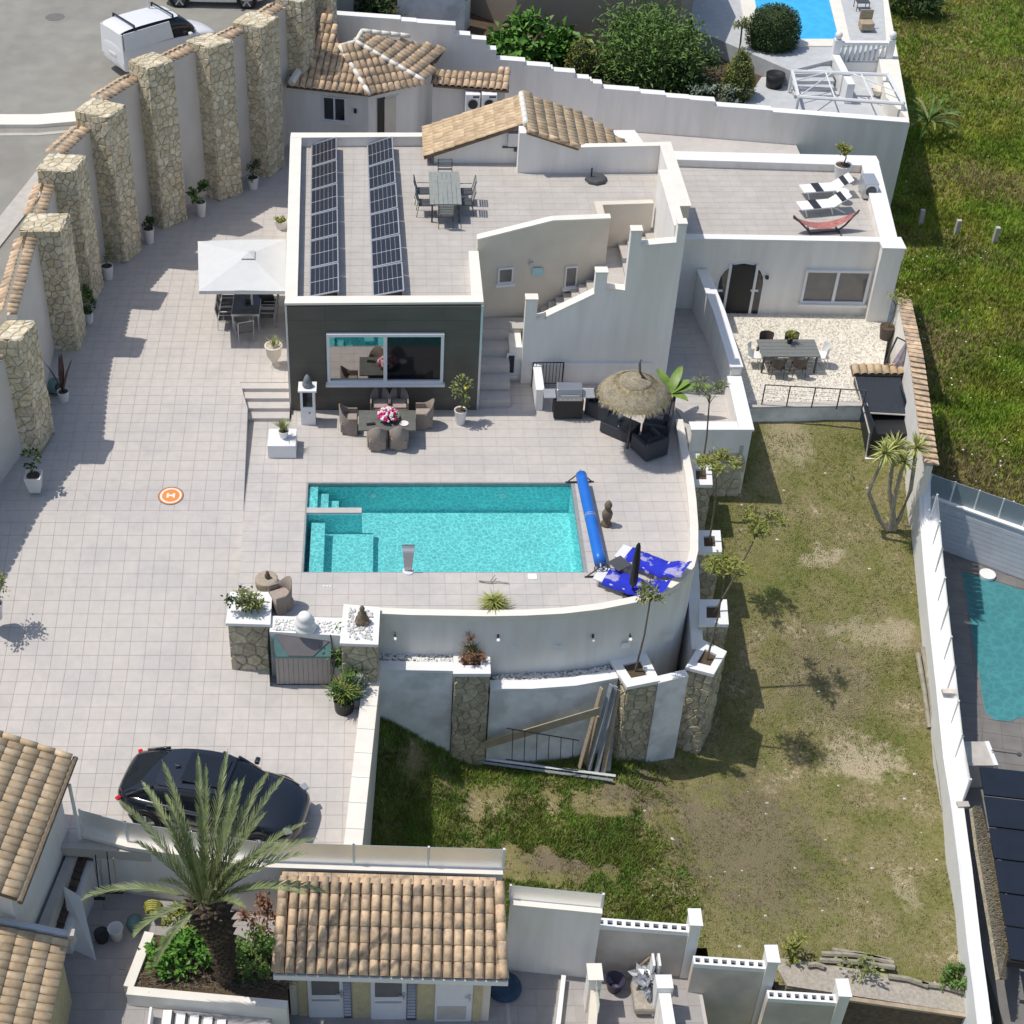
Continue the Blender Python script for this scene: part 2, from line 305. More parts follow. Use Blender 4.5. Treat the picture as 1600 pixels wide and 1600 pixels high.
# ------------------------------------------------------------ mesh builder
class G:
    def __init__(s): s.v = []; s.f = []
    def add(s, vs, fs):
        n = len(s.v); s.v += [tuple(v) for v in vs]; s.f += [tuple(i+n for i in f) for f in fs]; return s
    def box(s, x0, x1, y0, y1, z0, z1):
        return s.add([(x0,y0,z0),(x1,y0,z0),(x1,y1,z0),(x0,y1,z0),(x0,y0,z1),(x1,y0,z1),(x1,y1,z1),(x0,y1,z1)],
                     [(3,2,1,0),(4,5,6,7),(0,1,5,4),(1,2,6,5),(2,3,7,6),(3,0,4,7)])
    def ob(s, c, sz, rz=0, ry=0, rx=0):
        m = Matrix.Translation(c) @ Matrix.Rotation(rz,4,'Z') @ Matrix.Rotation(ry,4,'Y') @ Matrix.Rotation(rx,4,'X')
        g = G().box(-sz[0]/2,sz[0]/2,-sz[1]/2,sz[1]/2,-sz[2]/2,sz[2]/2)
        return s.add([m @ Vector(v) for v in g.v], g.f)
    def prism(s, poly, z0, z1):          # z1: number or list of heights per corner
        if sum(a[0]*b[1]-b[0]*a[1] for a, b in zip(poly, poly[1:]+poly[:1])) < 0:
            poly = poly[::-1]
            if isinstance(z1, (list, tuple)): z1 = z1[::-1]
            if isinstance(z0, (list, tuple)): z0 = z0[::-1]
        n = len(poly)
        zt = z1 if isinstance(z1, (list, tuple)) else [z1]*n
        zb = z0 if isinstance(z0, (list, tuple)) else [z0]*n
        vs = [(p[0],p[1],z) for p, z in zip(poly, zb)]+[(p[0],p[1],z) for p, z in zip(poly, zt)]
        return s.add(vs, [tuple(range(n))[::-1], tuple(range(n,2*n))]+[(i,(i+1)%n,n+(i+1)%n,n+i) for i in range(n)])
    def cyl(s, c, r0, r1, h, n=16, axis=None):
        ax = Vector(axis or (0,0,1)).normalized(); q = ax.to_track_quat('Z','Y').to_matrix(); c = Vector(c)
        vs = []
        for k, r in ((0,r0),(h,r1)):
            for i in range(n):
                a = 2*math.pi*i/n; vs.append(c+q@Vector((r*math.cos(a), r*math.sin(a), k)))
        return s.add(vs, [tuple(range(n))[::-1], tuple(range(n,2*n))]+[(i,(i+1)%n,n+(i+1)%n,n+i) for i in range(n)])
    def lathe(s, prof, c, n=20):
        c = Vector(c); vs = []; k = len(prof)
        for r, z in prof:
            for i in range(n):
                a = 2*math.pi*i/n; vs.append((c.x+r*math.cos(a), c.y+r*math.sin(a), c.z+z))
        fs = [tuple(range(n))[::-1], tuple(range((k-1)*n,k*n))]
        for j in range(k-1):
            for i in range(n):
                fs.append((j*n+i, j*n+(i+1)%n, (j+1)*n+(i+1)%n, (j+1)*n+i))
        return s.add(vs, fs)
    def tube(s, pts, r, n=8, r1=None):
        pts = [Vector(p) for p in pts]; m = len(pts); r1 = r if r1 is None else r1; vs = []
        for j, p in enumerate(pts):
            t = (pts[min(j+1,m-1)]-pts[max(j-1,0)]).normalized()
            u = t.cross(Vector((0,0,1)))
            if u.length < .05: u = t.cross(Vector((1,0,0)))
            u.normalize(); w = t.cross(u).normalized(); rr = r+(r1-r)*j/max(1,m-1)
            for i in range(n):
                a = 2*math.pi*i/n; vs.append(p+u*rr*math.cos(a)+w*rr*math.sin(a))
        fs = [tuple(range(n)), tuple(range((m-1)*n,m*n))[::-1]]
        for j in range(m-1):
            for i in range(n): fs.append((j*n+i, (j+1)*n+i, (j+1)*n+(i+1)%n, j*n+(i+1)%n))
        return s.add(vs, fs)
    def ball(s, c, rx, ry=None, rz=None, nu=12, nv=8):
        ry = ry or rx; rz = rz or rx; c = Vector(c); vs = []
        for j in range(nv+1):
            th = math.pi*j/nv
            for i in range(nu):
                a = 2*math.pi*i/nu
                vs.append((c.x+rx*math.sin(th)*math.cos(a), c.y+ry*math.sin(th)*math.sin(a), c.z-rz*math.cos(th)))
        fs = []
        for j in range(nv):
            for i in range(nu): fs.append((j*nu+i, j*nu+(i+1)%nu, (j+1)*nu+(i+1)%nu, (j+1)*nu+i))
        return s.add(vs, fs)
    def quad(s, a, b, c, d, th=.02):      # slab with thickness below its face
        a,b,c,d = map(Vector,(a,b,c,d)); n = (b-a).cross(d-a).normalized()*th
        return s.add([a,b,c,d,a-n,b-n,c-n,d-n], [(0,1,2,3),(7,6,5,4),(0,4,5,1),(1,5,6,2),(2,6,7,3),(3,7,4,0)])
    def wall(s, path, th, zb, side=1):     # path [(x,y,ztop)], thickness to the left (side=1) of the path
        P = [Vector((p[0],p[1],0)) for p in path]; n = len(P); off = []
        for i in range(n):
            d0 = (P[i]-P[i-1]).normalized() if i else None
            d1 = (P[i+1]-P[i]).normalized() if i < n-1 else None
            d = (d0+d1).normalized() if d0 and d1 else (d0 or d1)
            nn = Vector((-d.y,d.x,0)); k = 1/max(.35,nn.dot(Vector((-(d1 or d0).y,(d1 or d0).x,0))))
            off.append(P[i]+nn*th*side*k)
        for i in range(n-1):
            b0 = zb if not callable(zb) else None
            poly = [(P[i].x,P[i].y),(P[i+1].x,P[i+1].y),(off[i+1].x,off[i+1].y),(off[i].x,off[i].y)]
            zt = [path[i][2],path[i+1][2],path[i+1][2],path[i][2]]
            z0 = zb if b0 is not None else [zb(*poly[j]) for j in range(4)]
            s.prism(poly, z0, zt)
        return s
    def leaf(s, p, d, up, L, w, fold=.3):
        p = Vector(p); d = d.normalized(); sd = d.cross(up)
        if sd.length < .01: sd = d.cross(Vector((1,0,.1)))
        sd.normalize(); n = sd.cross(d)
        return s.add([p, p+d*L*.5+sd*w*.5+n*w*fold, p+d*L, p+d*L*.5-sd*w*.5+n*w*fold], [(0,1,2),(0,2,3)])
def link(o): S.collection.objects.link(o); return o
def mesh(name, g, m, smooth=False):
    me = bpy.data.meshes.new(name); me.from_pydata(g.v, [], g.f)
    if m: me.materials.append(m)
    if smooth: me.polygons.foreach_set('use_smooth', [True]*len(me.polygons))
    me.update(); return me
LOC = {}
def obj(name, g, m, parent=None, smooth=False, bevel=0, local=False, kind=None, label=None):
    m = M[m] if isinstance(m, str) else m
    if parent is not None and not local:
        l = LOC.get(parent.name)
        if l is not None: g.v = [(v[0]-l[0], v[1]-l[1], v[2]-l[2]) for v in g.v]
    o = link(bpy.data.objects.new(name, mesh(name, g, m, smooth)))
    if parent is not None:
        o.parent = parent; LOC[o.name] = LOC.get(parent.name, (0,0,0))
    if bevel:
        b = o.modifiers.new('bevel','BEVEL'); b.width = bevel; b.segments = 2; b.limit_method = 'ANGLE'
    if kind: o['kind'] = kind
    if label: o['label'] = label
    return o
def thing(name, label, cat, loc=(0,0,0), group=None, rz=0):
    o = link(bpy.data.objects.new(name, None)); o.location = loc; o.rotation_euler.z = rz
    o.empty_display_size = .1
    LOC[o.name] = tuple(loc); o['label'] = label; o['category'] = cat
    if group: o['group'] = group
    return o
def solo(name, g, m, label, cat, group=None, **k):
    o = obj(name, g, m, **k); o['label'] = label; o['category'] = cat
    if group: o['group'] = group
    return o
def struct(name, g, m, **k):
    return obj(name, g, m, kind='structure', **k)
def copy_tree(o, loc=None, rz=None, label=None, parent=None, scale=None):
    c = o.copy(); link(c)
    if parent is not None: c.parent = parent
    if loc is not None: c.location = loc
    if rz is not None: c.rotation_euler.z = rz
    if scale: c.scale = (scale,)*3
    if label: c['label'] = label
    for ch in list(o.children): copy_tree(ch, parent=c)
    return c
# ------------------------------------------------------------ polygons / paving / cladding
def clip(poly, a, b, c):                  # keep a*x+b*y<=c
    out = []; n = len(poly)
    for i in range(n):
        p, q = poly[i], poly[(i+1)%n]; dp = a*p[0]+b*p[1]-c; dq = a*q[0]+b*q[1]-c
        if dp <= 0: out.append(p)
        if (dp < 0 < dq) or (dq < 0 < dp):
            t = dp/(dp-dq); out.append((p[0]+(q[0]-p[0])*t, p[1]+(q[1]-p[1])*t))
    return out
def area(p): return .5*sum(a[0]*b[1]-b[0]*a[1] for a, b in zip(p, p[1:]+p[:1])) if len(p) > 2 else 0
def paving(parent, regions, size, m, zf, joint=.009, limit=300, rot=0, th=.012, org=(0,0), name='tile', sizey=None, stagger=0):
    sy = sizey or size; cr, sr = math.cos(rot), math.sin(rot)
    cells = []
    for reg in regions:
        r2 = [((x-org[0])*cr+(y-org[1])*sr, -(x-org[0])*sr+(y-org[1])*cr) for x, y in reg]
        x0 = min(p[0] for p in r2); x1 = max(p[0] for p in r2); y0 = min(p[1] for p in r2); y1 = max(p[1] for p in r2)
        for j in range(math.floor(y0/sy), math.ceil(y1/sy)):
            row = clip(clip(r2, 0,1,(j+1)*sy-joint/2), 0,-1,-(j*sy+joint/2))
            if len(row) < 3: continue
            o = stagger*(j%2)*size
            for i in range(math.floor((x0-o)/size), math.ceil((x1-o)/size)):
                c = clip(clip(row, 1,0,o+(i+1)*size-joint/2), -1,0,-(o+i*size+joint/2))
                if len(c) < 3 or abs(area(c)) < .01*size*sy: continue
                if area(c) < 0: c = c[::-1]
                w = [(p[0]*cr-p[1]*sr+org[0], p[0]*sr+p[1]*cr+org[1]) for p in c]
                mx = sum(p[0] for p in w)/len(w); my = sum(p[1] for p in w)/len(w)
                z = zf(mx, my); d = c40*my-s40*(z-CH)
                ux = CX+FOC*mx/d; uy = CY-FOC*(my*s40+(z-CH)*c40)/d
                vis = -20 < ux < 1620 and -20 < uy < 1620
                cells.append((0 if vis else 1, d, w))
    cells.sort(key=lambda t: (t[0], t[1]))
    rest = G()
    for k, (_, d, w) in enumerate(cells):
        g = G() if k < limit else rest
        top = [(x, y, zf(x, y)) for x, y in w]; n = len(w)
        base = len(g.v)
        g.v += top+[(x, y, z-th) for x, y, z in top]
        g.f += [tuple(base+i for i in range(n))]+[(base+i, base+n+i, base+n+(i+1)%n, base+(i+1)%n) for i in range(n)]
        if k < limit: obj(name, g, m, parent)
    if rest.v: obj(name+'_field', rest, m, parent, kind='stuff')
def vcells(w, h, s, joint, rn, jit=.42):
    nx = max(1, round(w/s)); ny = max(1, round(h/s)); sx, sy = w/nx, h/ny; pts = {}
    for j in range(-1, ny+1):
        for i in range(-1, nx+1):
            pts[i,j] = ((i+.5+rn.uniform(-jit,jit)+(.25 if j%2 else -.25))*sx, (j+.5+rn.uniform(-jit,jit))*sy)
    out = []
    for j in range(-1, ny+1):
        for i in range(-1, nx+1):
            p = pts[i,j]; c = [(0,0),(w,0),(w,h),(0,h)]
            for dj in (-2,-1,0,1,2):
                for di in (-2,-1,0,1,2):
                    q = pts.get((i+di,j+dj))
                    if q is None or (di == 0 and dj == 0): continue
                    a, b = q[0]-p[0], q[1]-p[1]; L = math.hypot(a,b) or 1
                    cc = (a*(p[0]+q[0])+b*(p[1]+q[1]))/2-joint/2*L
                    c = clip(c, a, b, cc)
                    if len(c) < 3: break
                if len(c) < 3: break
            if len(c) >= 3 and abs(area(c)) > .12*s*s: out.append(c)
    return out
def cladding(parent, o, u, v, w, h, m, size=.36, depth=.035, joint=.022, asparts=True, rn=rnd, rest=None):
    o, u, v = Vector(o), Vector(u).normalized(), Vector(v).normalized(); n = u.cross(v).normalized()
    for c in vcells(w, h, size, joint, rn):
        if area(c) < 0: c = c[::-1]
        cx = sum(p[0] for p in c)/len(c); cy = sum(p[1] for p in c)/len(c); d = depth*rn.uniform(.6,1.25); k = len(c)
        lo = [o+u*p[0]+v*p[1] for p in c]
        hi = [o+u*(cx+(p[0]-cx)*.88)+v*(cy+(p[1]-cy)*.88)+n*(d+rn.uniform(-.006,.006)) for p in c]
        g = G() if asparts else rest
        g.add(lo+hi, [tuple(range(k,2*k))]+[(i,(i+1)%k,k+(i+1)%k,k+i) for i in range(k)])
        if asparts: obj('stone', g, m, parent)
def tile_mesh(L, r, flat=.75, seg=6, name='tile'):
    g = G(); vs = []
    for k, (y, rr, zz) in enumerate(((0, r, .018), (L*1.04, r*.88, .0))):
        for lay in (1, .80):
            for i in range(seg+1):
                a = math.pi*i/seg; vs.append((-rr*lay*math.cos(a), y, zz+rr*lay*flat*math.sin(a)))
    n = seg+1; fs = []
    for i in range(seg):
        fs.append((i, i+1, 2*n+i+1, 2*n+i)[::-1] if False else (i, 2*n+i, 2*n+i+1, i+1))
        fs.append((i, i+1, n+i+1, n+i))
    g.add(vs, fs); return g
TM = {}
def roof_tiles(parent, m, o, u, s, inside, nu, ns, su, L, r, limit=300, flat=.75, mesh_rot=False):
    """o corner at the eave, u along the eave, s up the slope; inside(a,b) keeps a tile"""
    o, u, s = Vector(o), Vector(u).normalized(), Vector(s).normalized(); n = u.cross(s).normalized()
    key = (round(L,3), round(r,3), flat, m)
    if key not in TM: TM[key] = mesh('tile', tile_mesh(L, r, flat), M[m], True)
    me = TM[key]; rest = G(); cnt = 0
    base = Vector(LOC.get(parent.name) or (0,0,0))
    for j in range(ns):
        for i in range(nu):
            a, b = (i+.5)*su, j*L
            if not inside(a, b+L*.5): continue
            p = o+u*a+s*b+n*rnd.uniform(0,.008)-base
            mx = Matrix((( u.x, s.x, n.x, p.x),(u.y, s.y, n.y, p.y),(u.z, s.z, n.z, p.z),(0,0,0,1)))
            mx = mx @ Matrix.Rotation(rnd.uniform(-.02,.02),4,'Z')
            cnt += 1
            if cnt <= limit:
                t = bpy.data.objects.new('tile', me); link(t); t.parent = parent; t.matrix_local = mx
            else:
                k = tile_mesh(L, r, flat); rest.add([mx @ Vector(v) for v in k.v], k.f)
    if rest.v: obj('tile_field', rest, m, parent, True, local=True, kind='stuff')
# ============================================================ TERRAIN AND GROUND
def sheet(name, x0, x1, y0, y1, zf, n, m, keep=None):
    g = G(); nx, ny = n
    for j in range(ny+1):
        for i in range(nx+1):
            x = x0+(x1-x0)*i/nx; y = y0+(y1-y0)*j/ny; g.v.append((x, y, zf(x, y)))
    for j in range(ny):
        for i in range(nx):
            a = j*(nx+1)+i
            if keep and not keep(g.v[a][0]+(x1-x0)/nx/2, g.v[a][1]+(y1-y0)/ny/2): continue
            g.f.append((a, a+1, a+nx+2, a+nx+1))
    return struct(name, g, m, smooth=True)
def bumpy(base, amp, sc):
    return lambda x, y: base(x, y)+amp*noise.noise(Vector((x*sc, y*sc, 3.1)))+amp*.4*noise.noise(Vector((x*sc*3.3, y*sc*3.3, 7)))
low = sheet('ground', -400, 400, -200, 900, lambda x, y: -8.6, (8, 8), 'field')
lawn_b = bumpy(lawn_z, .07, .55)
def lawn_shape(x, y):
    return lawn_b(x, y)
LB = [(3.6,24.3),(6.1,24.2),(6.2,24.9),(8.75,24.9),(8.8,24.0),(10.4,24.0),(10.5,23.75),(16.5,23.0)]
LW = sorted([(p.y, p.x) for p in (on(px,py,lawn_z) for px,py in [(1426,748),(1429,800),(1433,850),(1441,930),(1450,1018),(1460,1110),(1471,1217),(1482,1285),(1495,1390),(1508,1513),(1518,1592)])])
lawn_in = lambda x, y: y > interp(LB, x)-.1 and x < interp(LW, y)+.1
sheet('lawn', -1.2, 18.9, 20.5, 43.6, lawn_shape, (220, 240), 'lawn', lawn_in)
field_b = bumpy(lambda x, y: -4.0, .22, .30)
FA, FB = xy(1452,774,-3.9), xy(1640,840,-3.9)
fence_y = lambda x: FA[1]+(FB[1]-FA[1])*(x-FA[0])/(FB[0]-FA[0])
sheet('meadow', 17.0, 70, 36.0, 150, field_b, (220, 300), 'field', lambda x, y: y > fence_y(x)+.1 or x > 27)
# road behind the boundary wall
# ============================================================ COURTYARD
wall_line = [(-1.4, 66), xy(446,262,.55), xy(410,285,.55), xy(335,330,.55), xy(245,360,.55), xy(175,425,.55), xy(125,500,.5), xy(75,620,.45), xy(20,790,.1), xy(-60,1000,-1.0)]
cy_poly = [(-13.5,26.5),(-8.9,26.5),(-8.5,25.6),(-.75,24.9),(-.35,31.2),(-.4,32.2),(-4.3,32.2),(-4.5,33.2),xy(375,900),xy(380,805),xy(388,655,0),(-4.85,43.1),(-3.15,43.1),(-3.5,58),(-.9,62),(-1.5,66),(-14,66)]
g = G().prism(cy_poly, [court_z(x,y)-.4 for x, y in cy_poly], [court_z(x,y)-.05 for x, y in cy_poly])
# split base by slope bands
def banded(poly, zf, bands, th, off):
    g = G()
    for a, b in zip(bands, bands[1:]):
        c = clip(clip(poly, 0,1,b), 0,-1,-a)
        if len(c) >= 3: g.prism(c, [zf(x,(y-a)*.9999+a)-th for x, y in c], [zf(x,y)-off for x, y in c])
    return g
court = struct('courtyard', banded(cy_poly, court_z, [20,27,31.6,36.9,43,70], .35, .012), 'grout')
def split(poly, ys):
    out = []
    for a, b in zip(ys, ys[1:]):
        c = clip(clip(poly, 0,1,b), 0,-1,-a)
        if len(c) >= 3: out.append(c)
    return out
paving(court, [cy_poly], .45, 'tile', court_z, org=(-4.7,31.6))
# ============================================================ POOL TERRACE
PX0, PX1, PY0, PY1 = -2.44, 6.03, 34.16, 38.42
cop_px = [(575,957),(640,960),(700,961),(760,962),(820,961),(880,958),(940,951),(1000,939),(1040,924),(1068,905),(1084,884),(1090,860),(1090,820),(1087,780),(1082,740),(1074,700),(1066,655)]
cop = [xy(px, py, .28) for px, py in cop_px]
CORN = (11.75, 40.35)
inner = [(x, y) for x, y in cop]
terr = [xy(375,900),(-4.4,32.5),(-2.9,32.05),(-.9,32.05),(-.3,32.25)]+[(x, y+.05) for x, y in inner[1:9]]+[(x-.06, y) for x, y in inner[9:]]+[(9.95,41.6),(9.3,43.6),(9.3,44.4),(3.0,44.4),(3.0,42.3),(-3.1,42.3),(-3.1,41.8),(-4.75,41.8),xy(388,655),xy(380,805)]
regs = []
for cl in (((1,0,PX0),), ((-1,0,-PX1),), ((-1,0,-PX0),(1,0,PX1),(0,1,PY0)), ((-1,0,-PX0),(1,0,PX1),(0,-1,-PY1))):
    c = terr
    for k in cl: c = clip(c, *k)
    regs.append(c)
g = G()
for r in regs: g.prism(r, -.35, -.012)
terrace = struct('terrace', g, 'grout')
paving(terrace, regs, .47, 'tile', lambda x, y: 0, org=(-2.44,34.16), sizey=.47)
# step flight down from the courtyard
g = G(); st = thing('garden_steps', 'three low tiled steps beside the dark clad wall', 'steps', at(425,650))
for k in range(4):
    obj('step', G().box(-4.84, -3.14-.001*k, 41.62+.38*k, 43.12, -.02+.128*k, .132*(k+1)), 'tile', st)
# pool shell
pool = thing('swimming_pool', 'rectangular turquoise swimming pool on the tiled terrace', 'swimming pool', (PX0, PY0, 0))
D = -1.15
g = G()
g.box(PX0-.2, PX0+.05, PY0-.2, PY1+.2, D, -.16); g.box(PX1-.12, PX1+.2, PY0-.2, PY1+.2, D, -.16)
g.box(PX0+.05, PX1-.12, PY0-.2, PY0+.03, D, -.16); g.box(PX0+.05, PX1-.12, PY1-.06, PY1+.2, D, -.16); g.box(PX0-.2, PX1+.2, PY0-.2, PY1+.2, D-.2, D)
obj('basin', g, 'pool', pool)
g = G()
g.box(PX0-.02, PX0+.05, PY0, PY1, -.159, -.004); g.box(PX1-.12, PX1+.02, PY0, PY1, -.159, -.004)
g.box(PX0+.05, PX1-.12, PY1-.06, PY1+.02, -.159, -.004); g.box(PX0+.05, PX1-.12, PY0-.02, PY0+.03, -.159, -.004)
obj('rim', g, 'poolgrey', pool)
yA, yB = at(520,801).y, at(520,793).y; xE = at(565,797).x
obj('dividing_wall', G().box(PX0+.051, xE, yA, yB, D, -.002), 'tile', pool)
obj('dividing_wall_face', G().box(PX0+.051, xE+.01, yA-.01, yB+.01, D, -.06), 'pool', pool)
xs = [497,514,530,546,560]; prev = PX0+.05
for k, px in enumerate(xs):
    x = at(px,775,-.3-.2*k).x
    obj('pool_step', G().box(prev, x, yB+.01, PY1-.061-.1*k, D, -.14-.21*k), 'pool', pool); prev = x
obj('ledge', G().box(at(484,870,-.4).x, at(506,870,-.4).x, PY0+.03, at(490,820,-.4).y, D, -.32), 'pool', pool)
obj('platform', G().box(at(506,870,-.8).x+.02, at(583,870,-.8).x, PY0+.03, at(540,832,-.8).y, D, -.82), 'pool', pool)
g = G()
n = 60
g.v = [(PX0+.05,PY0+.03,-.1),(PX1-.12,PY0+.03,-.1),(PX1-.12,PY1-.06,-.1),(PX0+.05,PY1-.06,-.1)]; g.f = [(0,1,2,3)]
obj('water', g, 'water', pool)
for px in (583, 785):
    p = at(px, 767, -.45)
    obj('pool_light', G().cyl((p.x, PY1-.062, -.5), .11, .1, .03, 14, (0,-1,0)), 'white', pool)
# ------------------------------------------------------------ curved parapet wall
par = thing('curved_terrace_wall', 'tall white curved retaining wall around the pool terrace', 'wall', (4,32,-2))
pw = [(x, y, .06) for x, y in cop]
obj('wall', G().wall(pw, .22, lambda x, y: lawn_z(x, y)-.3), 'plaster', par)
obj('coping', G().wall([(x+(.02 if i > 9 else 0), y-(.02 if i < 11 else 0), .28) for i, (x, y) in enumerate(cop)], .25, .061), 'coping', par)
def Yw(px):      # front face of the wall at a pixel column
    pts = cop
    for (x0,y0),(x1,y1) in zip(pts, pts[1:]):
        pass
    return None
for px, py in [(778,997),(926,997),(984,996),(617,995)]:
    Y = at(px, 961 if px < 900 else 952, .28).y-.03; x, z = (px-CX)/FOC*0, 0
    d = ray(px, py); t = Y/d[1]; x = d[0]*t; z = CH+d[2]*t
    l = thing('wall_light', {778:'small white spotlight left of the three on the curved wall',926:'middle white spotlight of the three on the curved wall',984:'small spotlight on the curved wall behind the slim planter tree',617:'small white spotlight on the wall above shaded pebbles'}[px], 'light', (x, Y, z), 'spotlights on the curved wall')
    obj('lamp', G().cyl((x, Y-.09, z-.06), .045, .05, .14, 10, (0,-.4,1)), 'white', l); obj('bracket', G().box(x-.03, x+.03, Y-.05, Y+.03, z+.02, z+.14), 'dkgrey', l)
for px, py in [(803,1013),(874,1013),(978,1008),(1045,996)]:
    Y = at(px, 961 if px < 900 else (944 if px < 1000 else 926), .28).y-.01; d = ray(px, py); t = Y/d[1]; x = d[0]*t; z = CH+d[2]*t
    obj('vent_plate', G().ob((x, Y-.005, z), (.26,.03,.2), rz=.0 if px < 900 else (.18 if px < 1000 else .45)), 'plaster_old', par)
# ledge with pebbles and lower wall
def seg_wall(name, px_pts, z, th, mat_, coping=.16, zb=None, label='', cat='wall'):
    t = thing(name, label, cat, at(*px_pts[0], z))
    pts = [(*xy(px, py, z), z-.1) for px, py in px_pts]
    obj('wall', G().wall(pts, th, zb if zb is not None else (lambda x, y: lawn_z(x,y)-.4)), mat_, t)
    cp = [(x, y-.03, z) for x, y, _ in pts]
    obj('coping', G().wall(cp, th+.05, z-.099), 'white', t); return t
lw1 = seg_wall('lower_wall', [(578,1044),(645,1046),(708,1047)], -1.25, .3, 'plaster_old', label='white retaining wall left of the planted stone pillar')
lw2 = seg_wall('lower_wall', [(766,1075),(830,1075),(900,1070),(966,1058)], -2.0, .3, 'plaster_old', label='white retaining wall with planks leaning against it')
lw3 = seg_wall('lower_wall', [(1029,1066),(1076,1055)], -2.0, .22, 'plaster_old', label='short white wall between the two rightmost stone pillars')
def pebbles(name, poly, z, n, s, parent=None, label=None, m='pebble', cat='pebbles'):
    g = G(); xs = [p[0] for p in poly]; ys = [p[1] for p in poly]; r = random.Random(n)
    ico = [(0,0,1),(.85,0,.3),(0,.85,.3),(-.85,0,.3),(0,-.85,.3),(0,0,-.3)]; fs = [(0,1,2),(0,2,3),(0,3,4),(0,4,1),(5,2,1),(5,3,2),(5,4,3),(5,1,4)]
    k = 0
    while k < n:
        x = r.uniform(min(xs), max(xs)); y = r.uniform(min(ys), max(ys))
        if not inpoly(x, y, poly): continue
        k += 1; a = r.uniform(0,6.3); sc = s*r.uniform(.6,1.3); ca, sa = math.cos(a)*sc, math.sin(a)*sc; zz = z+r.uniform(0,s*.3)
        g.add([(x+vx*ca-vy*sa*.7, y+vx*sa+vy*ca*.7, zz+vz*sc*.6) for vx, vy, vz in ico], fs)
    if parent: return obj(name, g, m, parent, kind='stuff')
    return solo(name, g, m, label, cat, kind='stuff')
def inpoly(x, y, poly):
    c = False; n = len(poly)
    for i in range(n):
        (x0,y0),(x1,y1) = poly[i], poly[(i+1)%n]
        if (y0 > y) != (y1 > y) and x < (x1-x0)*(y-y0)/(y1-y0)+x0: c = not c
    return c
led = [(-.15,32.3),(-.15,31.75),(2.0,31.75),(2.0,32.15)]
led2 = [(3.2,32.0),(3.2,31.55),(6.6,31.75),(6.7,32.35),(5.4,32.1)]
for i, l in enumerate((led, led2)):
    struct('planting_ledge' if i == 0 else 'planting_ledge', G().prism(l, -2.6, -2.14 if i else -1.4), 'plaster_old')
    pebbles('pebble_bed', l, -2.1 if i else -1.36, 260 if i == 0 else 480, .075, label=['bed of white pebbles on the short ledge left of the planted pillar','long bed of white pebbles on the ledge below the curved wall'][i])
# ------------------------------------------------------------ stone pillars with square planting boxes (lower garden)
def planter_pillar(corners_px, z, label, well=True, wellpx=None, size=.29, group='stone pillars with white planter tops'):
    cs = [xy(px, py, z) for px, py in corners_px]           # FL, FR, BR, BL
    t = thing('stone_planter', label, 'planter', (*cs[0], z), group)
    cx = sum(c[0] for c in cs)/4; cy = sum(c[1] for c in cs)/4
    cap = [(cx+(x-cx)*1.03, cy+(y-cy)*1.03) for x, y in cs]
    k = .50; hole = [(cx+(x-cx)*k, cy+(y-cy)*k) for x, y in cs]
    g = G()
    for i in range(4):
        j = (i+1)%4; g.prism([cap[i],cap[j],hole[j],hole[i]], z-.12, z)
    obj('cap', g, 'white', t)
    zb = min(lawn_z(*c) for c in cs)-.4
    body = [(cx+(x-cx)*.93, cy+(y-cy)*.93) for x, y in cs]
    obj('core', G().prism(body, zb, z-.13), 'mortar', t)
    obj('soil', G().prism([(cx+(x-cx)*.49, cy+(y-cy)*.49) for x, y in cs], z-.128, z-.07), 'soil', t)
    rest = G()
    for i in range(4):
        a, b = Vector((*body[i],0)), Vector((*body[(i+1)%4],0)); u = b-a
        vis = i in (0,1) or i == 3
        nrm = Vector((u.y,-u.x,0)); toc = Vector((-a.x,-a.y,0))
        face = nrm.dot(toc) > 0
        zc = min(lawn_z(a.x,a.y), lawn_z(b.x,b.y))-.1
        cladding(t, (a.x,a.y,zc), u, (0,0,1), u.length, z-.13-zc, 'stone2', size, asparts=face, rest=rest)
    if rest.v: obj('stone_field', rest, 'stone2', t, kind='stuff')
    return t, Vector((cx, cy, z-.07))
PIL = {}
PIL['G'] = planter_pillar([(709,1052),(766,1052),(764,1003),(709,1003)], -1.23, 'stone pillar with reddish shrub in its white open top')
PIL['E'] = planter_pillar([(980,1073),(1030,1063),(1008,1018),(953,1031)], -1.95, 'stone pillar with slim tree standing right of the leaning planks')
PIL['D'] = planter_pillar([(1072,1042),(1115,1053),(1135,1018),(1098,1000)], -2.05, 'corner stone pillar at the right end of the lower wall')
PIL['C'] = planter_pillar([(1093,975),(1138,975),(1135,937),(1093,937)], -1.7, 'stone pillar third down the right side of the terrace')
PIL['B'] = planter_pillar([(1092,862),(1128,862),(1125,829),(1090,829)], -1.1, 'stone pillar with slim tree second down the right side')
PIL['A'] = planter_pillar([(1080,757),(1113,757),(1111,725),(1078,725)], -.55, 'stone pillar with slim tree nearest the ramp')
# narrow sloping wall linking them
t = thing('side_wall', 'low white wall linking the stone planters on the right side of the terrace', 'wall', (10,38,-1))
pts = [(*xy(1100,1012,-2.05),-2.12),(*xy(1096,955,-1.75),-1.85),(*xy(1091,850,-1.15),-1.3),(*xy(1083,745,-.6),-.75),(10.35,40.3,-.2)]
obj('wall', G().wall(pts, .35, lambda x, y: lawn_z(x,y)-.4), 'plaster', t)
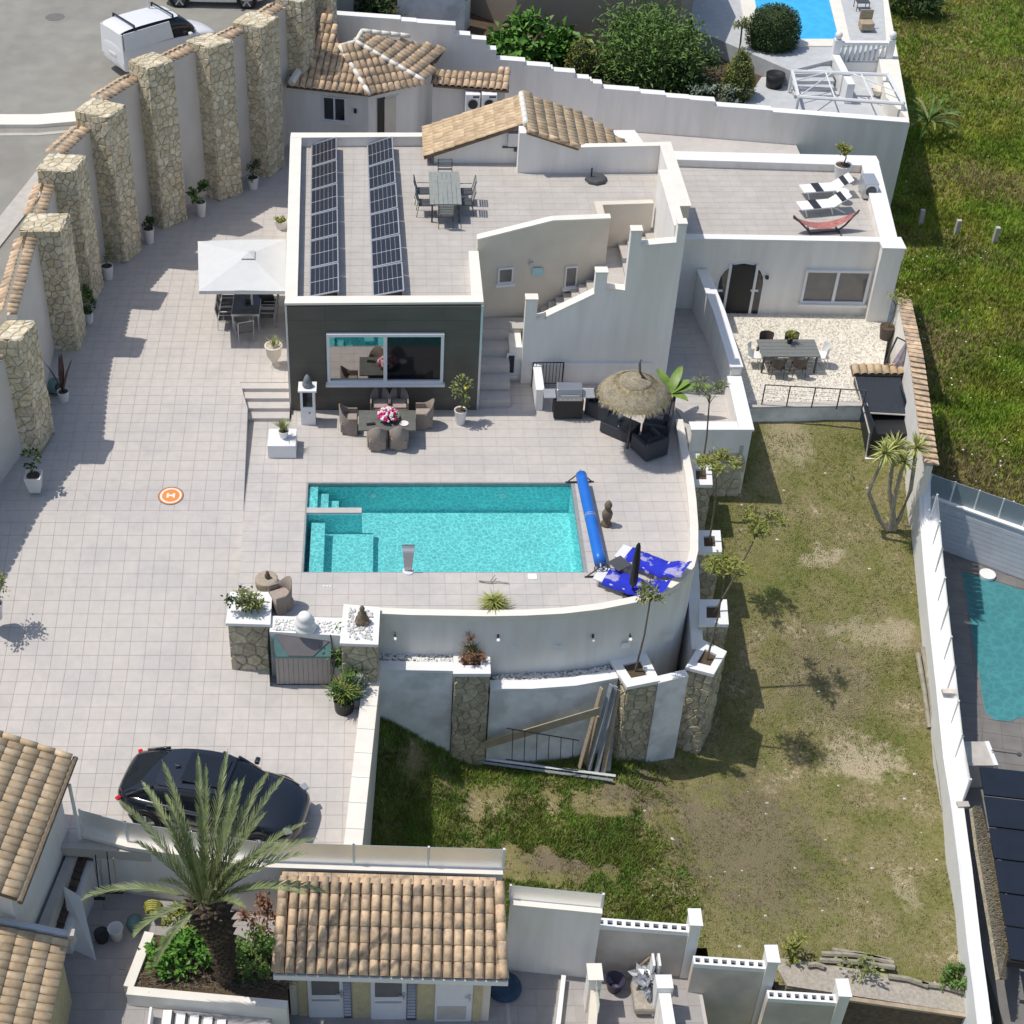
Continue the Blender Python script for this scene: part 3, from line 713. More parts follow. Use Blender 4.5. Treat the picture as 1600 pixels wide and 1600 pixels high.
# ------------------------------------------------------------ planter cubes between driveway and terrace
def stonebox(name, corners, z0, z1, label, cat='planter', zfloor=None, m='stone2', cap='white', capm=1.04):
    t = thing(name, label, cat, (*corners[0], z0)); cx = sum(c[0] for c in corners)/4; cy = sum(c[1] for c in corners)/4
    body = [(cx+(x-cx)*.95, cy+(y-cy)*.95) for x, y in corners]
    obj('core', G().prism(body, z0-.3, z1-.1), 'mortar', t)
    obj('cap', G().prism([(cx+(x-cx)*capm, cy+(y-cy)*capm) for x, y in corners], z1-.099, z1), cap, t)
    for i in range(4):
        a, b = Vector((*body[i],0)), Vector((*body[(i+1)%4],0)); u = b-a; n = Vector((u.y,-u.x,0))
        if n.dot(Vector((-a.x,-a.y,0))) > 0: cladding(t, (a.x,a.y,z0), u, (0,0,1), u.length, z1-.1-z0, m, .36)
    return t
zf = .42; Yf = at(355,973,zf).y
pc = [(at(354,973,zf).x,Yf),(at(421,976,zf).x,Yf-.05),(at(424,927,zf).x,Yf+1.25),(at(361,927,zf).x,Yf+1.25)]
stonebox('stone_planter', pc, court_z(0,Yf)-.02, zf, 'square stone planter with white top at the corner of the driveway')
zf2 = .40
pc2 = [xy(532,1004,zf2),xy(590,1006,zf2),xy(593,950,zf2),xy(538,945,zf2)]
stonebox('stone_planter', pc2, -1.6, zf2, 'stone planter topped with white pebbles and a seated figure')
pebbles('pebble_bed', [(pc2[0][0]+.15,pc2[0][1]+.15),(pc2[1][0]-.15,pc2[1][1]+.15),(pc2[2][0]-.15,pc2[2][1]-.15),(pc2[3][0]+.15,pc2[3][1]-.15)], zf2+.01, 170, .06, label='white pebbles on top of the stone planter with the seated figure')
zf3 = .30
pc3 = [xy(421,987,zf3),xy(532,993,zf3),xy(536,966,zf3),xy(424,962,zf3)]
t = thing('planter_wall', 'low white planter wall with pebbles between the two stone planters', 'planter', (*pc3[0],0))
obj('wall', G().prism(pc3, -1.7, zf3), 'white', t)
pebbles('pebble_bed', [(pc3[0][0]+.1,pc3[0][1]+.08),(pc3[1][0]-.05,pc3[1][1]+.08),(pc3[2][0]-.05,pc3[2][1]-.15),(pc3[3][0]+.1,pc3[3][1]-.15)], zf3+.01, 170, .055, label='white pebbles on the low planter wall behind the storage box')
# driveway side wall with coping slabs
t = thing('driveway_wall', 'low wall with cream coping slabs along the right edge of the driveway', 'wall', (-1,28,-1.6))
a, b = Vector((*xy(572,1040,-1.3),0)), Vector((*xy(537,1338,-1.55),0)); u = (b-a)
pth = [(a.x,a.y,-1.1),(b.x,b.y,-1.5)]
obj('wall', G().wall([(p[0],p[1],p[2]-.05) for p in pth], .42, -5.6, 1), 'cream', t)
ns = 8
for k in range(ns):
    p = a+u*(k/ns); q = a+u*((k+.985)/ns)
    obj('coping_slab', G().wall([(p.x-.03,p.y,-1.1-.4*k/ns),(q.x-.03,q.y,-1.1-.4*(k+1)/ns)], .48, -1.56, 1), 'coping', t)
# ============================================================ BOUNDARY WALL WITH STONE PILLARS
def onplane(px, py, A, B, off=0):
    ux, uy = B[0]-A[0], B[1]-A[1]; nx, ny = uy, -ux; L = math.hypot(nx, ny); nx /= L; ny /= L
    d = ray(px, py); den = nx*d[0]+ny*d[1]; t = (nx*A[0]+ny*A[1]+off)/den
    return Vector((d[0]*t, d[1]*t, CH+d[2]*t))
PILS = [  # F top px, F bottom px, R top px, L top px, T(back) top px, base z, label
 ((43,531),(63,705),(55,501),(-12,530),(0,500),.42,'nearest stone pillar of the boundary wall at the left edge'),
 ((97,361),(122,550),(107.6,334.6),(30,359.6),(40.7,336),.5,'stone pillar behind the tall cypress pot'),
 ((120.7,267.7),(145.7,475),(134,243),(57.7,265),(69.5,239),.52,'stone pillar between the cypress pot and the sparse potted plant'),
 ((170.6,183.7),(195.5,412),(195.5,164),(117,172),(147,152),.55,'stone pillar beside the end of the pale kerb'),
 ((232,107.6),(257,358),(270,94.5),(201,94),(228,79),.55,'stone pillar in front of the white van'),
 ((325.5,75),(344,315),(363.5,63),(291,63),(323,47),.55,'stone pillar in front of the bonnet of the van'),
 ((405.5,43),(420,278),(434,26),(363.5,34),(392,17),.55,'stone pillar below the parked white car'),
 ((466,3),(477,172),(488,-6),(430,-4),(452,-14),2.2,'stone pillar standing behind the left edge of the hut roof'),
 ((509,-30),(515,75),(524,-42),(478,-34),(498,-46),3.6,'furthest stone pillar above the hut roof')]
pilbox = []
for F, Fb, R_, L_, T_, zb, lab in PILS:
    b = at(*Fb, zb); zt = zat(*F, b.y); f = (b.x, b.y)
    r = at(*R_, zt); l = at(*L_, zt)
    rr = Vector((r.x-f[0], r.y-f[1])); ll = Vector((l.x-f[0], l.y-f[1]))
    rr = rr.normalized()*min(1.5, max(.75, rr.length)); ll = ll.normalized()*min(1.6, max(.9, ll.length))
    cs = [f, (f[0]+rr.x, f[1]+rr.y), (f[0]+rr.x+ll.x, f[1]+rr.y+ll.y), (f[0]+ll.x, f[1]+ll.y)]
    pilbox.append((cs, zb, zt))
    t = thing('stone_pillar', lab, 'pillar', (*f, zb), 'stone pillars of the boundary wall')
    zz = zb-.6 if zb < 1 else zb-3
    obj('core', G().prism(cs, zz, zt), 'mortar', t)
    rest = G()
    for i in range(4):
        a, c = Vector((*cs[i],0)), Vector((*cs[(i+1)%4],0)); u = c-a; n = Vector((u.y,-u.x,0))
        face = n.normalized().dot(Vector((-a.x,-a.y,0)).normalized()) > -.05
        z0 = zb if face else max(zb, zt-3)
        cladding(t, (a.x,a.y,z0), u, (0,0,1), u.length, zt-z0, 'stone', .275 if face else .45, asparts=face, joint=.016, rest=rest)
    cladding(t, (*cs[0], zt), (*rr,0), (*ll,0), rr.length, ll.length, 'stone', .30, depth=.02)
    if rest.v: obj('stone_field', rest, 'stone', t, kind='stuff')
def cap_tiles(t, a, b, z, width, m='roof', step=.24):
    # short clay tiles laid across the top of a wall, sloping outwards
    a, b = Vector((*a,0)), Vector((*b,0)); u = (b-a).normalized(); n = Vector((-u.y,u.x,0)); L = (b-a).length
    o = a-n*.06+Vector((0,0,z)); s = (n*width+Vector((0,0,-.12))).normalized()
    ro = Vector((0,0,0))
    roof_tiles(t, m, o, u, s, lambda x, y: 0 < x < L, int(L/step), 2, step, width/2, step*.5)
walls_lab = ['boundary wall section at the far left edge beside the nearest pillar','boundary wall section with square white pot in front','boundary wall section behind the brown leaved potted plant','boundary wall section with the cypress pot','boundary wall section behind the sparse potted plant','boundary wall section behind the round green bush pot','boundary wall section behind the leafy pot left of the umbrella','boundary wall section behind the pot nearest the hut','boundary wall section beside the hut roof','boundary wall section behind the hut roof']
for k in range(-1, len(pilbox)-1):
    if k == -1:
        (c1, zb1, zt1) = pilbox[0]; A = Vector((-15.0, 31.0)); B = (Vector(c1[0])*.35+Vector(c1[3])*.65); z0 = 3.3; z1 = zt1-.65; zbase = -1.6
    else:
        (c0, zb0, zt0), (c1, zb1, zt1) = pilbox[k], pilbox[k+1]
        A = Vector(c0[1])*.40+Vector(c0[2])*.60; B = Vector(c1[0])*.40+Vector(c1[3])*.60
        z0 = (zt0+zt1)/2-(.10 if k == 0 else .38); z1 = z0; zbase = min(zb0, zb1)-.6
    t = thing('boundary_wall', walls_lab[k+1], 'wall', (A.x, A.y, zbase))
    u = (B-A).normalized(); n = Vector((-u.y, u.x))
    # direction A->B runs away from the camera: left of it is the road side
    obj('wall', G().wall([(A.x,A.y,z0),(B.x,B.y,z1)], .32, zbase, 1), 'wallin', t)
    obj('skirting', G().wall([(A.x+n.x*-.02,A.y+n.y*-.02,court_z(0,A.y)+.12 if zbase < 1 else zbase),(B.x-n.x*.02,B.y-n.y*.02,court_z(0,B.y)+.12 if zbase<1 else zbase)], .02, zbase, 1), 'concrete', t)
    segs = 2
    zt = (z0+z1)/2
    L = (B-A).length; ua = Vector((u.x,u.y,(z1-z0)/L)).normalized(); nn = Vector((n.x,n.y,0))
    o = Vector((A.x,A.y,z0+.03))-nn*.02; s = (nn*.42+Vector((0,0,.10))).normalized()
    roof_tiles(t, 'roof', o, ua, s, lambda x, y: .08 < x < L-.02, int(L/.25)+1, 1, .25, .34, .12)
    o2 = o+nn*.40+Vector((0,0,.10)); s2 = (nn*.42+Vector((0,0,-.16))).normalized()
    roof_tiles(t, 'roof', o2, ua, s2, lambda x, y: .08 < x < L-.02, int(L/.25)+1, 1, .25, .34, .12)
# road behind the wall, following the outer faces of the pillars
rp_ = [(-15.2,31.0)]+[((c[0][3][0]+c[0][2][0])/2+.15,(c[0][3][1]+c[0][2][1])/2) for c in pilbox]
rp_ = rp_+[(rp_[-1][0]+1.5, rp_[-1][1]+2.5),(6,140),(-80,140),(-80,31)]
g = G()
for a_, b_ in zip([30,36,42,48,54,60],[36,42,48,54,60,141]):
    c_ = clip(clip(rp_, 0,1,b_), 0,-1,-a_)
    if len(c_) >= 3: g.prism(c_, [-8]*len(c_), [road_z(x,min(y,60)) for x, y in c_])
road = struct('road', g, 'asphalt')
# beige outer strip + pale kerb on the road
struct('verge', G().wall([(-18.2,36,3.35),(-14.1,44.5,4.05),(-12.3,50.5,4.65)], .8, 2.6, -1), 'concrete')
def rpt(px,py,h): q = on(px,py,road_z); return (q.x,q.y,q.z+h)
kb = struct('kerb', G().wall([rpt(-60,200,.14),rpt(60,200,.14),rpt(130,194,.14)], .85, 4.2, 1), 'coping')
struct('side_pavement', G().wall([rpt(-60,213,.02),rpt(60,212,.02),rpt(130,206,.02)], .5, 4.2, 1), 'concrete')
for px in (8,40,72,103):
    pass
mh = thing('manhole_cover', 'round iron manhole cover in the grey road', 'manhole cover', (*xy(86,27,5.5),5.5))
p = at(86,27,5.5)
obj('ring', G().cyl((p.x,p.y,5.46),.58,.58,.045,28), 'asphalt', mh); obj('lid', G().cyl((p.x,p.y,5.5),.40,.40,.012,24), 'iron', mh)
# ============================================================ FACET ROOFS
def facet(parent, pts, m, su=.25, L=.38, r=None, limit=300, bed=True, flat=.75):
    P = [Vector(p) for p in pts]; n = (P[1]-P[0]).cross(P[2]-P[0]).normalized()
    if n.z < 0: n = -n
    s = Vector((0,0,1))-n*n.z
    s = s.normalized() if s.length > 1e-4 else Vector((0,1,0))
    u = s.cross(n).normalized()
    o = min(P, key=lambda p: p.dot(s))
    ab = [((p-o).dot(u), (p-o).dot(s)) for p in P]; a0 = min(a for a,_ in ab); b0 = min(b for _,b in ab)
    org = o+u*a0+s*b0; ab = [(a-a0, b-b0) for a, b in ab]
    cxm = sum(a for a,_ in ab)/len(ab); cym = sum(b for _,b in ab)/len(ab)
    if bed:
        g = G(); g.add([p-n*.015 for p in P]+[p-n*.12 for p in P], [tuple(range(len(P)))]+[(i,(i+1)%len(P),len(P)+(i+1)%len(P),len(P)+i) for i in range(len(P))]+[tuple(range(len(P),2*len(P)))])
        obj('roof_bed', g, 'roofbed', parent)
    roof_tiles(parent, m, org, u, s, lambda x, y: inpoly(x, y, ab), int(max(a for a,_ in ab)/su)+2, int(max(b for _,b in ab)/L)+1, su, L, r or su*.5, limit, flat)
def ridge(parent, a, b, m='roof', step=.36, r=.11, name='ridge_tile'):
    a, b = Vector(a), Vector(b); d = b-a; k = max(1, round(d.length/step))
    for i in range(k):
        p = a+d*(i/k); q = a+d*((i+1.06)/k)
        obj(name, G().tube([p, q], r*1.05, 8, r*.92), m, parent, True)
def window(parent, A, B, rect, mull=1, sill=True, fr=.055, pane='pane_dk', frame='white_m', proud=.05, name='window', open_=False, arch=False):
    x0,y0,x1,y1 = rect; a = onplane(x0,y1,A,B); b = onplane(x1,y1,A,B); c = onplane((x0+x1)/2,y0,A,B)
    u = Vector((b.x-a.x,b.y-a.y,0)); w = u.length; u.normalize(); n = Vector((u.y,-u.x,0))
    z0, z1 = a.z, c.z; A3 = Vector((a.x,a.y,0))
    def bar(s0,s1,h0,h1,p0,p1):
        g = G(); q = [A3+u*s0+n*p0, A3+u*s1+n*p0, A3+u*s1+n*p1, A3+u*s0+n*p1]
        return [(v.x,v.y) for v in q], h0, h1
    g = G()
    for s0,s1,h0,h1 in ((0,fr,z0,z1),(w-fr,w,z0,z1),(fr,w-fr,z0,z0+fr),(fr,w-fr,z1-fr,z1)): g.prism(*bar(s0,s1,h0,h1,-.02,proud))
    f = obj(name, g, frame, parent)
    for k in range(1, mull+1):
        s = w*k/(mull+1); obj('mullion', G().prism(*bar(s-fr*.6,s+fr*.6,z0+fr,z1-fr,-.01,proud-.006)), frame, f)
    for k in range(mull+1):
        s0 = w*k/(mull+1)+fr*.6; s1 = w*(k+1)/(mull+1)-fr*.6
        pm = pane[k] if isinstance(pane, (list,tuple)) else pane
        obj('pane', G().prism(*bar(s0,s1,z0+fr*.8,z1-fr*.8,-.01,.012)), pm, f)
    if sill: obj('sill', G().prism(*bar(-.06,w+.06,z0-.08,z0-.002,-.02,proud+.09)), 'white' if sill is True else sill, f)
    return f
M['pane_dk'] = mat('dark_window_pane', (.02,.024,.03), .04, .02, spec=.8)
M['pane_mir'] = mat('mirror_window_pane', (.42,.40,.38), .03, .02, metal=1)
M['pane_mid'] = mat('grey_window_pane', (.16,.155,.15), .08, .1, spec=.7)
# ============================================================ MAIN VILLA
V = thing('villa', 'white flat roofed villa with dark clad front facing the pool', 'house', (0,42.3,0))
FL, FR = (-3.12,42.32), (3.12,42.40)
body = [FL, FR, (3.12,45.6), (7.55,46.3), (7.5,47.6), (10.3,47.9), (10.3,51.8), (9.6,55.2), (1.7,55.2), (1.7,54.1), (-3.46,54.1)]
obj('wall', G().prism(body, -.3, 3.785), 'plaster', V)
rf = obj('roof_terrace', G().prism([(-3.0,42.5),(3.0,42.55),(3.0,45.7),(7.4,46.5),(7.4,47.7),(10.1,48.0),(10.1,51.8),(1.7,52.7),(1.7,54.0),(-3.3,54.0)], 3.78, 3.788), 'grout', V)
paving(rf, [[(-2.8,42.7),(2.85,42.75),(3.1,45.75),(7.4,46.55),(7.4,47.65),(10.0,48.05),(10.0,51.6),(5.15,51.6),(5.1,52.5),(1.75,52.5),(1.7,53.75),(-3.12,53.75)]], .42, 'rooffloor', lambda x, y: 3.8, org=(-2.8,42.7), limit=300, joint=.01)
g = G()
g.prism([FL,FR,(3.12,42.72),(-3.12,42.66)], 3.7, 4.12)
g.prism([(-3.12,42.66),(-2.8,42.66),(-3.12,54.1-.35),(-3.46,54.1-.35)], 3.7, 4.12)
g.prism([(-3.46,53.75),(1.75,53.85),(1.75,54.1),(-3.46,54.1)], 3.7, 4.12)
g.prism([(2.83,42.72),(3.12,42.72),(3.12,45.6),(2.83,45.6)], 3.7, 4.12)
obj('parapet', g, 'plaster', V)
g = G()
g.prism([(-3.17,42.26),(3.17,42.34),(3.17,42.74),(-3.15,42.68)], 4.121, 4.2)
g.prism([(-3.17,42.68),(-2.77,42.68),(-3.09,53.73),(-3.51,53.73)], 4.121, 4.198)
g.prism([(-3.51,53.73),(1.72,53.83),(1.72,54.15),(-3.5,54.15)], 4.121, 4.2)
g.prism([(2.79,42.74),(3.17,42.74),(3.15,45.5),(2.83,45.5)], 4.121, 4.198)
obj('coping', g, 'coping', V)
# dark cladding on the front: large format tiles around the window
fw = [onplane(512,596,FL,FR), onplane(692,596,FL,FR), onplane(692,520,FL,FR), onplane(512,520,FL,FR)]
wx0, wx1, wz0, wz1 = fw[0].x, fw[1].x, fw[0].z, fw[2].z
cl = obj('cladding', G().box(-3.1,3.1,42.292,42.33,-.05,4.1), 'black', V)
cols = [-3.1,-1.9,wx0,(wx0+wx1)/2,wx1,3.1]; rows = [-.02,.58,wz0,1.9,wz1,3.55,4.08]
for i in range(len(cols)-1):
    for j in range(len(rows)-1):
        if wx0-.01 <= cols[i] < wx1-.01 and wz0-.01 <= rows[j] < wz1-.01: continue
        obj('cladding_tile', G().box(cols[i]+.002,cols[i+1]-.002,42.262,42.30,rows[j]+.002,rows[j+1]-.002), 'darktile', cl)
bw = window(V, (-3.12,42.235), (3.12,42.255), (512,520,692,597), 1, 'white_m', .10, ['pane_mir','pane_blk'], proud=.10)
obj('trim', G().box(-3.16,-3.1,42.25,42.36,0,4.1).box(3.1,3.17,42.25,42.36,0,4.1), 'alu', V)
# facade behind the outside stairs
A1, A2, A3 = (3.12,45.60), (5.6,45.95), (7.55,46.25)
z1, z2, z3 = zat(742,374,45.6), zat(850,345,45.95), zat(942,341,46.25)
g = G().wall([(3.12,45.55,z1),(5.6,45.92,z2),(7.55,46.2,z3)], .26, 1.2, 1)
obj('stair_facade', g, 'cream', V)
obj('facade_coping', G().wall([(3.10,45.53,z1+.06),(5.6,45.9,z2+.06),(7.57,46.18,z3+.06)], .30, z1-.4, 1) if False else G().quad((3.1,45.52,z1+.05),(5.6,45.89,z2+.05),(5.6,46.2,z2+.05),(3.1,45.85,z1+.05),.05).quad((5.6,45.89,z2+.05),(7.57,46.17,z3+.05),(7.57,46.48,z3+.05),(5.6,46.2,z2+.05),.05), 'coping', V)
zr = zat(938,322,47.3)
obj('stairwell_wall', G().wall([(7.42,46.25,z3),(7.42,47.3,zr+.05),(9.2,47.5,zr)], .26, 1.2, 1), 'cream', V)
A1, A2, A3 = (3.12,45.53), (5.6,45.89), (7.55,46.16)
window(V, A1, A2, (777,418,801,443), 0, True, .06, 'pane_mid')
window(V, A2, A3, (881,416,900,449), 0, True, .05, 'pane_mid')
p = onplane(840,424,A1,A2); obj('wall_plaque', G().ob((p.x,p.y-.03,p.z),(.38,.03,.30)), mat('pale_teal_plaque',(.42,.66,.66),.5), V)
p = onplane(830,411,A1,A2); obj('wall_lamp', G().ob((p.x,p.y-.05,p.z),(.13,.1,.13)), 'alu', V)
# outside stairs
ST = obj('stairs', G().box(3.14,4.25,42.42,45.6,-.2,.02), 'tile', V)
for k in range(5):
    obj('tread', G().box(3.16,4.24+.005*k,42.42+.56*k,45.6,.02+.29*k+.001,.30*(k+1)), 'tile', ST)
obj('landing', G().box(3.16,5.15,44.9,45.58,-.2,1.52), 'tile', V)
SW = obj('stair_wall', (lambda: None)() or G(), 'plaster', V) if False else None
YS = 43.8; SA, SB = (5,YS), (9,YS)
prof = [(822,470),(838,470),(838,502),(852,498),(928,461),(930,428),(947,428),(947,452),(976,456),(976,408),(982,363),(1000,363),(1001,386),(1056,381),(1058,352),(1074,352)]
pp = [onplane(px,py,SA,SB) for px,py in prof]; pp[-1].x = 9.62
for i_, j_ in ((0,0),(1,2),(5,4),(6,7),(9,8),(10,8),(11,12),(14,13)): pp[i_].x = pp[j_].x
xx0 = pp[0].x
g = G(); n = len(pp)+2
fr_ = [(xx0,-.3)]+[(p.x,p.z) for p in pp]+[(pp[-1].x,-.3)]
for k,(a,b) in enumerate(zip(fr_, fr_[1:])):
    if b[0]-a[0] > .01:
        g.prism([(a[0],YS),(b[0],YS),(b[0],YS+.32),(a[0],YS+.32)], -.3, [a[1],b[1],b[1],a[1]])
g.box(9.3,9.62,YS+.321,47.9,-.3,pp[-1].z-.25); g.box(4.25,xx0-.003,44.0,44.9,-.3,1.35)
obj('stair_wall', g, 'plaster', V)
g = G()
for a,b in zip(fr_, fr_[1:]):
    if b[0]-a[0] > .01: g.prism([(a[0]-.02,YS-.02),(b[0]+.02,YS-.02),(b[0]+.02,YS+.34),(a[0]-.02,YS+.34)], [a[1]+.003,b[1]+.003,b[1]+.003,a[1]+.003], [a[1]+.07,b[1]+.07,b[1]+.07,a[1]+.07])
g.box(9.28,9.64,YS+.341,47.9,pp[-1].z-.249,pp[-1].z-.19)
obj('stair_coping', g, 'coping', V)
ns = 8
for k in range(ns):
    x = 5.15+k*.25; z = 1.66+k*.165
    obj('tread', G().box(x,7.2,44.14,45.9,z-.17,z), 'rooffloor', V)
obj('winder', G().prism([(7.2,44.14),(8.1,44.14),(8.1,46.3),(7.2,46.3)], 1.2, 3.1), 'rooffloor', V)
obj('winder', G().prism([(7.7,44.14),(8.1,44.14),(8.1,47.3),(7.2,47.3),(7.2,45.6)], 1.2, 3.28), 'rooffloor', V)
for k in range(4):
    obj('tread', G().box(8.1+.3*k,9.3,44.14+.9*k,47.9,1.2,3.42+.13*k), 'rooffloor', V)
# lower side: small window and low block under the landing
window(V, (4.3,44.0), (5.0,44.0), (790,552,805,584), 0, 'white_m', .06, 'pane_dk')
# gable room on the roof
GA, GB = (1.8,52.5), (5.1,52.5)
g = G(); g.prism([(1.85,52.5),(5.1,52.5),(5.1,52.75),(1.85,52.75)], 3.7, [4.08,5.33,5.33,4.08])
g.wall([(5.1,51.72,5.42),(6.95,51.72,4.78),(10.0,51.78,4.82)], .25, 3.7, 1); g.box(4.88,5.098,51.72,52.499,3.7,5.38)
g.wall([(10.0,51.78,4.82),(10.2,48.15,4.42)], .02, 3.7, 1)
obj('gable_wall', g, 'plaster', V)
obj('side_parapet', G().wall([(10.02,52.03,4.82),(10.22,48.1,4.42)], .36, 2.0, 1), 'cream', V)
g = G(); g.quad((9.98,52.06,4.87),(10.20,48.05,4.47),(10.62,48.07,4.47),(10.42,52.08,4.87),.045)
g.quad((6.9,51.68,4.84),(9.98,51.74,4.88),(9.98,52.02,4.88),(6.9,51.98,4.84),.045)
obj('gable_coping', g, 'coping', V)
for side in ('left','right'):
    t = obj('tiled_roof', G().ob((3.4 if side == 'left' else 7.2,53.6,4.0),(2.6,1.4,.3)), 'plaster', V)
    if side == 'left': facet(t, [(1.45,52.3,4.15),(5.16,52.3,5.48),(5.16,54.7,5.48),(1.45,54.7,4.15)], 'roof2', .24, .40, flat=.5)
    else: facet(t, [(5.16,54.9,5.5),(5.16,51.62,5.5),(7.05,51.62,4.86),(7.2,51.95,4.81),(9.7,51.95,3.96),(9.7,53.0,3.96),(7.4,54.6,4.74)], 'roof2', .24, .40, flat=.5)
ridge(V, (5.13,52.2,5.50), (5.13,54.7,5.50), 'coping', .4, .12)
ridge(V, (5.16,51.6,5.55), (7.05,51.6,4.92), 'roof', .4, .1); 
a = thing('air_conditioner', 'grey wall unit hanging on the small gable wall of the roof', 'wall unit', (4.6,52.4,4.4))
p = onplane(802,215,GA,GB); obj('case', G().ob((p.x,p.y-.12,p.z),(.42,.22,.52)), 'alu', a, bevel=.03)
p = onplane(798,229,GA,GB); obj('pipe', G().ob((p.x,p.y-.05,p.z),(.62,.06,.05)).ob((p.x+.2,p.y-.05,p.z-.1),(.16,.06,.13)), 'dkgrey', a)
# ------------------------------------------------------------ right wing
WA, WB = (10.6,49.10), (17.75,48.86)
wing = [(9.7,48.2),(10.6,49.10),WB,(17.7,48.42),(18.46,48.38),(18.35,49.5),(19.05,55.2),(11.1,55.7),(10.4,52)]
obj('wing_wall', G().prism(wing, -1.2, 2.28), 'plaster', V)
wr = obj('wing_roof', G().prism([(10.7,49.3),(17.9,49.0),(18.7,54.9),(11.2,55.4)], 2.281, 2.288), 'grout', V)
paving(wr, [[(10.5,49.4),(17.75,49.15),(18.4,54.75),(11.0,55.2)]], .42, 'rooffloor', lambda x, y: 2.3, org=(10.7,49.3), limit=260, joint=.01)
g = G()
g.wall([(10.55,49.08,2.56),(17.75,48.84,2.56)], .28, 2.1, 1)
g.prism([(17.7,48.40),(18.48,48.36),(18.48,49.1),(17.75,49.1)], 2.1, 2.56)
g.prism([(17.80,49.1),(18.35,49.1),(19.05,54.85),(18.45,54.85)], 2.1, 2.56)
g.prism([(11.0,55.1),(18.3,54.6),(19.1,54.851),(19.05,55.3),(11.1,55.7)], 2.1, 2.56)
obj('wing_parapet', g, 'plaster', V)
g = G()
g.wall([(10.5,49.04,2.63),(17.68,48.80,2.63)], .34, 2.561, 1)
g.prism([(17.67,48.36),(18.51,48.32),(18.51,49.13),(17.68,49.13)], 2.561, 2.632)
g.prism([(17.76,49.131),(18.38,49.131),(19.10,54.8),(18.42,54.8)], 2.561, 2.628)
g.prism([(11.0,55.06),(18.3,54.56),(19.12,54.801),(19.12,55.35),(11.1,55.75)], 2.561, 2.63)
obj('wing_coping', g, 'white', V)
window(V, WA, WB, (1249,421,1351,472), 1, True, .09, 'pane_mid', proud=.09)
# arched door: white frame, two side lights, black panel painted as the shade inside
d = obj('door', G(), 'white_m', V)
def arch(parent, rect, m, proud, name, fr=0, half=None):
    x0,y0,x1,y1 = rect; a = onplane(x0,y1,WA,WB); b = onplane(x1,y1,WA,WB); c = onplane((x0+x1)/2,y0,WA,WB)
    w = (b-a); w.z = 0; W2 = w.length/2; u = w.normalized(); n = Vector((u.y,-u.x,0)); mid = (a+b)/2; zs = max(a.z+.3, c.z-W2); h = c.z-zs
    pts = [(-W2,a.z)]+[(-W2*math.cos(t*math.pi/10), zs+h*math.sin(t*math.pi/10)) for t in range(11)]+[(W2,a.z)]
    vs = []
    for pr in (-.02, proud):
        for s, z in pts: q = mid+u*s+n*pr; vs.append((q.x,q.y,z))
    k = len(pts); g = G().add(vs, [tuple(range(k))[::-1], tuple(range(k,2*k))]+[(i,(i+1)%k,k+(i+1)%k,k+i) for i in range(k)])
    return obj(name, g, m, parent)
arch(d, (1112,409,1186,492), 'white', .03, 'architrave')
arch(d, (1115,411,1183,491), 'pane_dk', .045, 'side_light')
g = G()
def wbar(px0,py0,px1,py1,pr,m,name,par):
    a = onplane(px0,py1,WA,WB); b = onplane(px1,py1,WA,WB); c = onplane((px0+px1)/2,py0,WA,WB)
    obj(name, G().prism([(a.x,a.y-pr),(b.x,b.y-pr),(b.x,b.y+.02),(a.x,a.y+.02)], a.z, c.z), m, par)
wbar(1131,413,1168,487,.055,'black','opening_shade',d)
for px in (1127,1168): wbar(px,412,px+4,490,.085,'white_m','door_post',d)
wbar(1114,451,1128,454,.08,'white_m','door_rail',d); wbar(1172,451,1184,454,.08,'white_m','door_rail',d)
for i,(px,py) in enumerate(((1100,428),(1198,432))):
    p = onplane(px,py,WA,WB); s_ = thing('wall_light', ['small dark wall light left of the arched door','small dark wall light right of the arched door'][i], 'light', p); obj('lamp', G().ob((p.x,p.y-.07,p.z),(.1,.12,.1)), 'black', s_)
# ============================================================ RIGHT PATIO AND RAMP
ramp_top = lambda x, y: interp([(40.3,.0),(51.5,-.45)], y)
c0 = [(9.62,44.0),(9.95,41.7),(9.9,40.45),(11.72,40.3),(11.75,44),(11.6,50.5),(10.0,50.5)]
rp = struct('ramp', G().prism(c0, -6, [ramp_top(x,y)-.01 for x,y in c0]), 'grout'); paving(rp, [c0], .45, 'tile', ramp_top, org=(9.7,40.5), limit=120)
t = thing('ramp_wall', 'white wall with wide coping along the ramp beside the gravel patio', 'wall', (11.7,45,0))
rw = [(11.90,40.30,.70),(12.0,43.2,.72),(12.02,43.25,1.05),(11.95,46.5,1.15),(11.72,49.0,1.35)]
g = G().wall([(x,y,z-.05) for x,y,z in rw[:2]], .42, -5.5, 1).wall([(x,y,z-.05) for x,y,z in rw[2:]], .34, -5.5, 1)
g.prism([(9.95,40.28),(11.5,40.28),(11.5,40.62),(9.95,40.62)], -5.5, .62)
obj('wall', g, 'plaster', t)
g = G().quad((11.46,40.24,.70),(11.94,40.24,.70),(12.04,43.22,.72),(11.56,43.22,.72),.07)
g.prism([(9.9,40.24),(11.455,40.24),(11.455,40.68),(9.9,40.68)], .625, .70)
g.wall([(x+.02,y,z) for x,y,z in rw[2:]], .38, .98, 1) if False else g.quad((11.62,43.24,1.08),(12.06,43.24,1.08),(11.99,46.5,1.18),(11.57,46.5,1.18),.06).quad((11.57,46.5,1.18),(11.99,46.5,1.18),(11.76,49.0,1.38),(11.34,49.0,1.38),.06)
obj('coping', g, 'white', t)
rest = G()
zc = -3.6
cladding(t, (10.05,40.27,zc), (1,0,0), (0,0,1), 1.8, 3.3, 'stone2', .36, asparts=False, rest=rest)
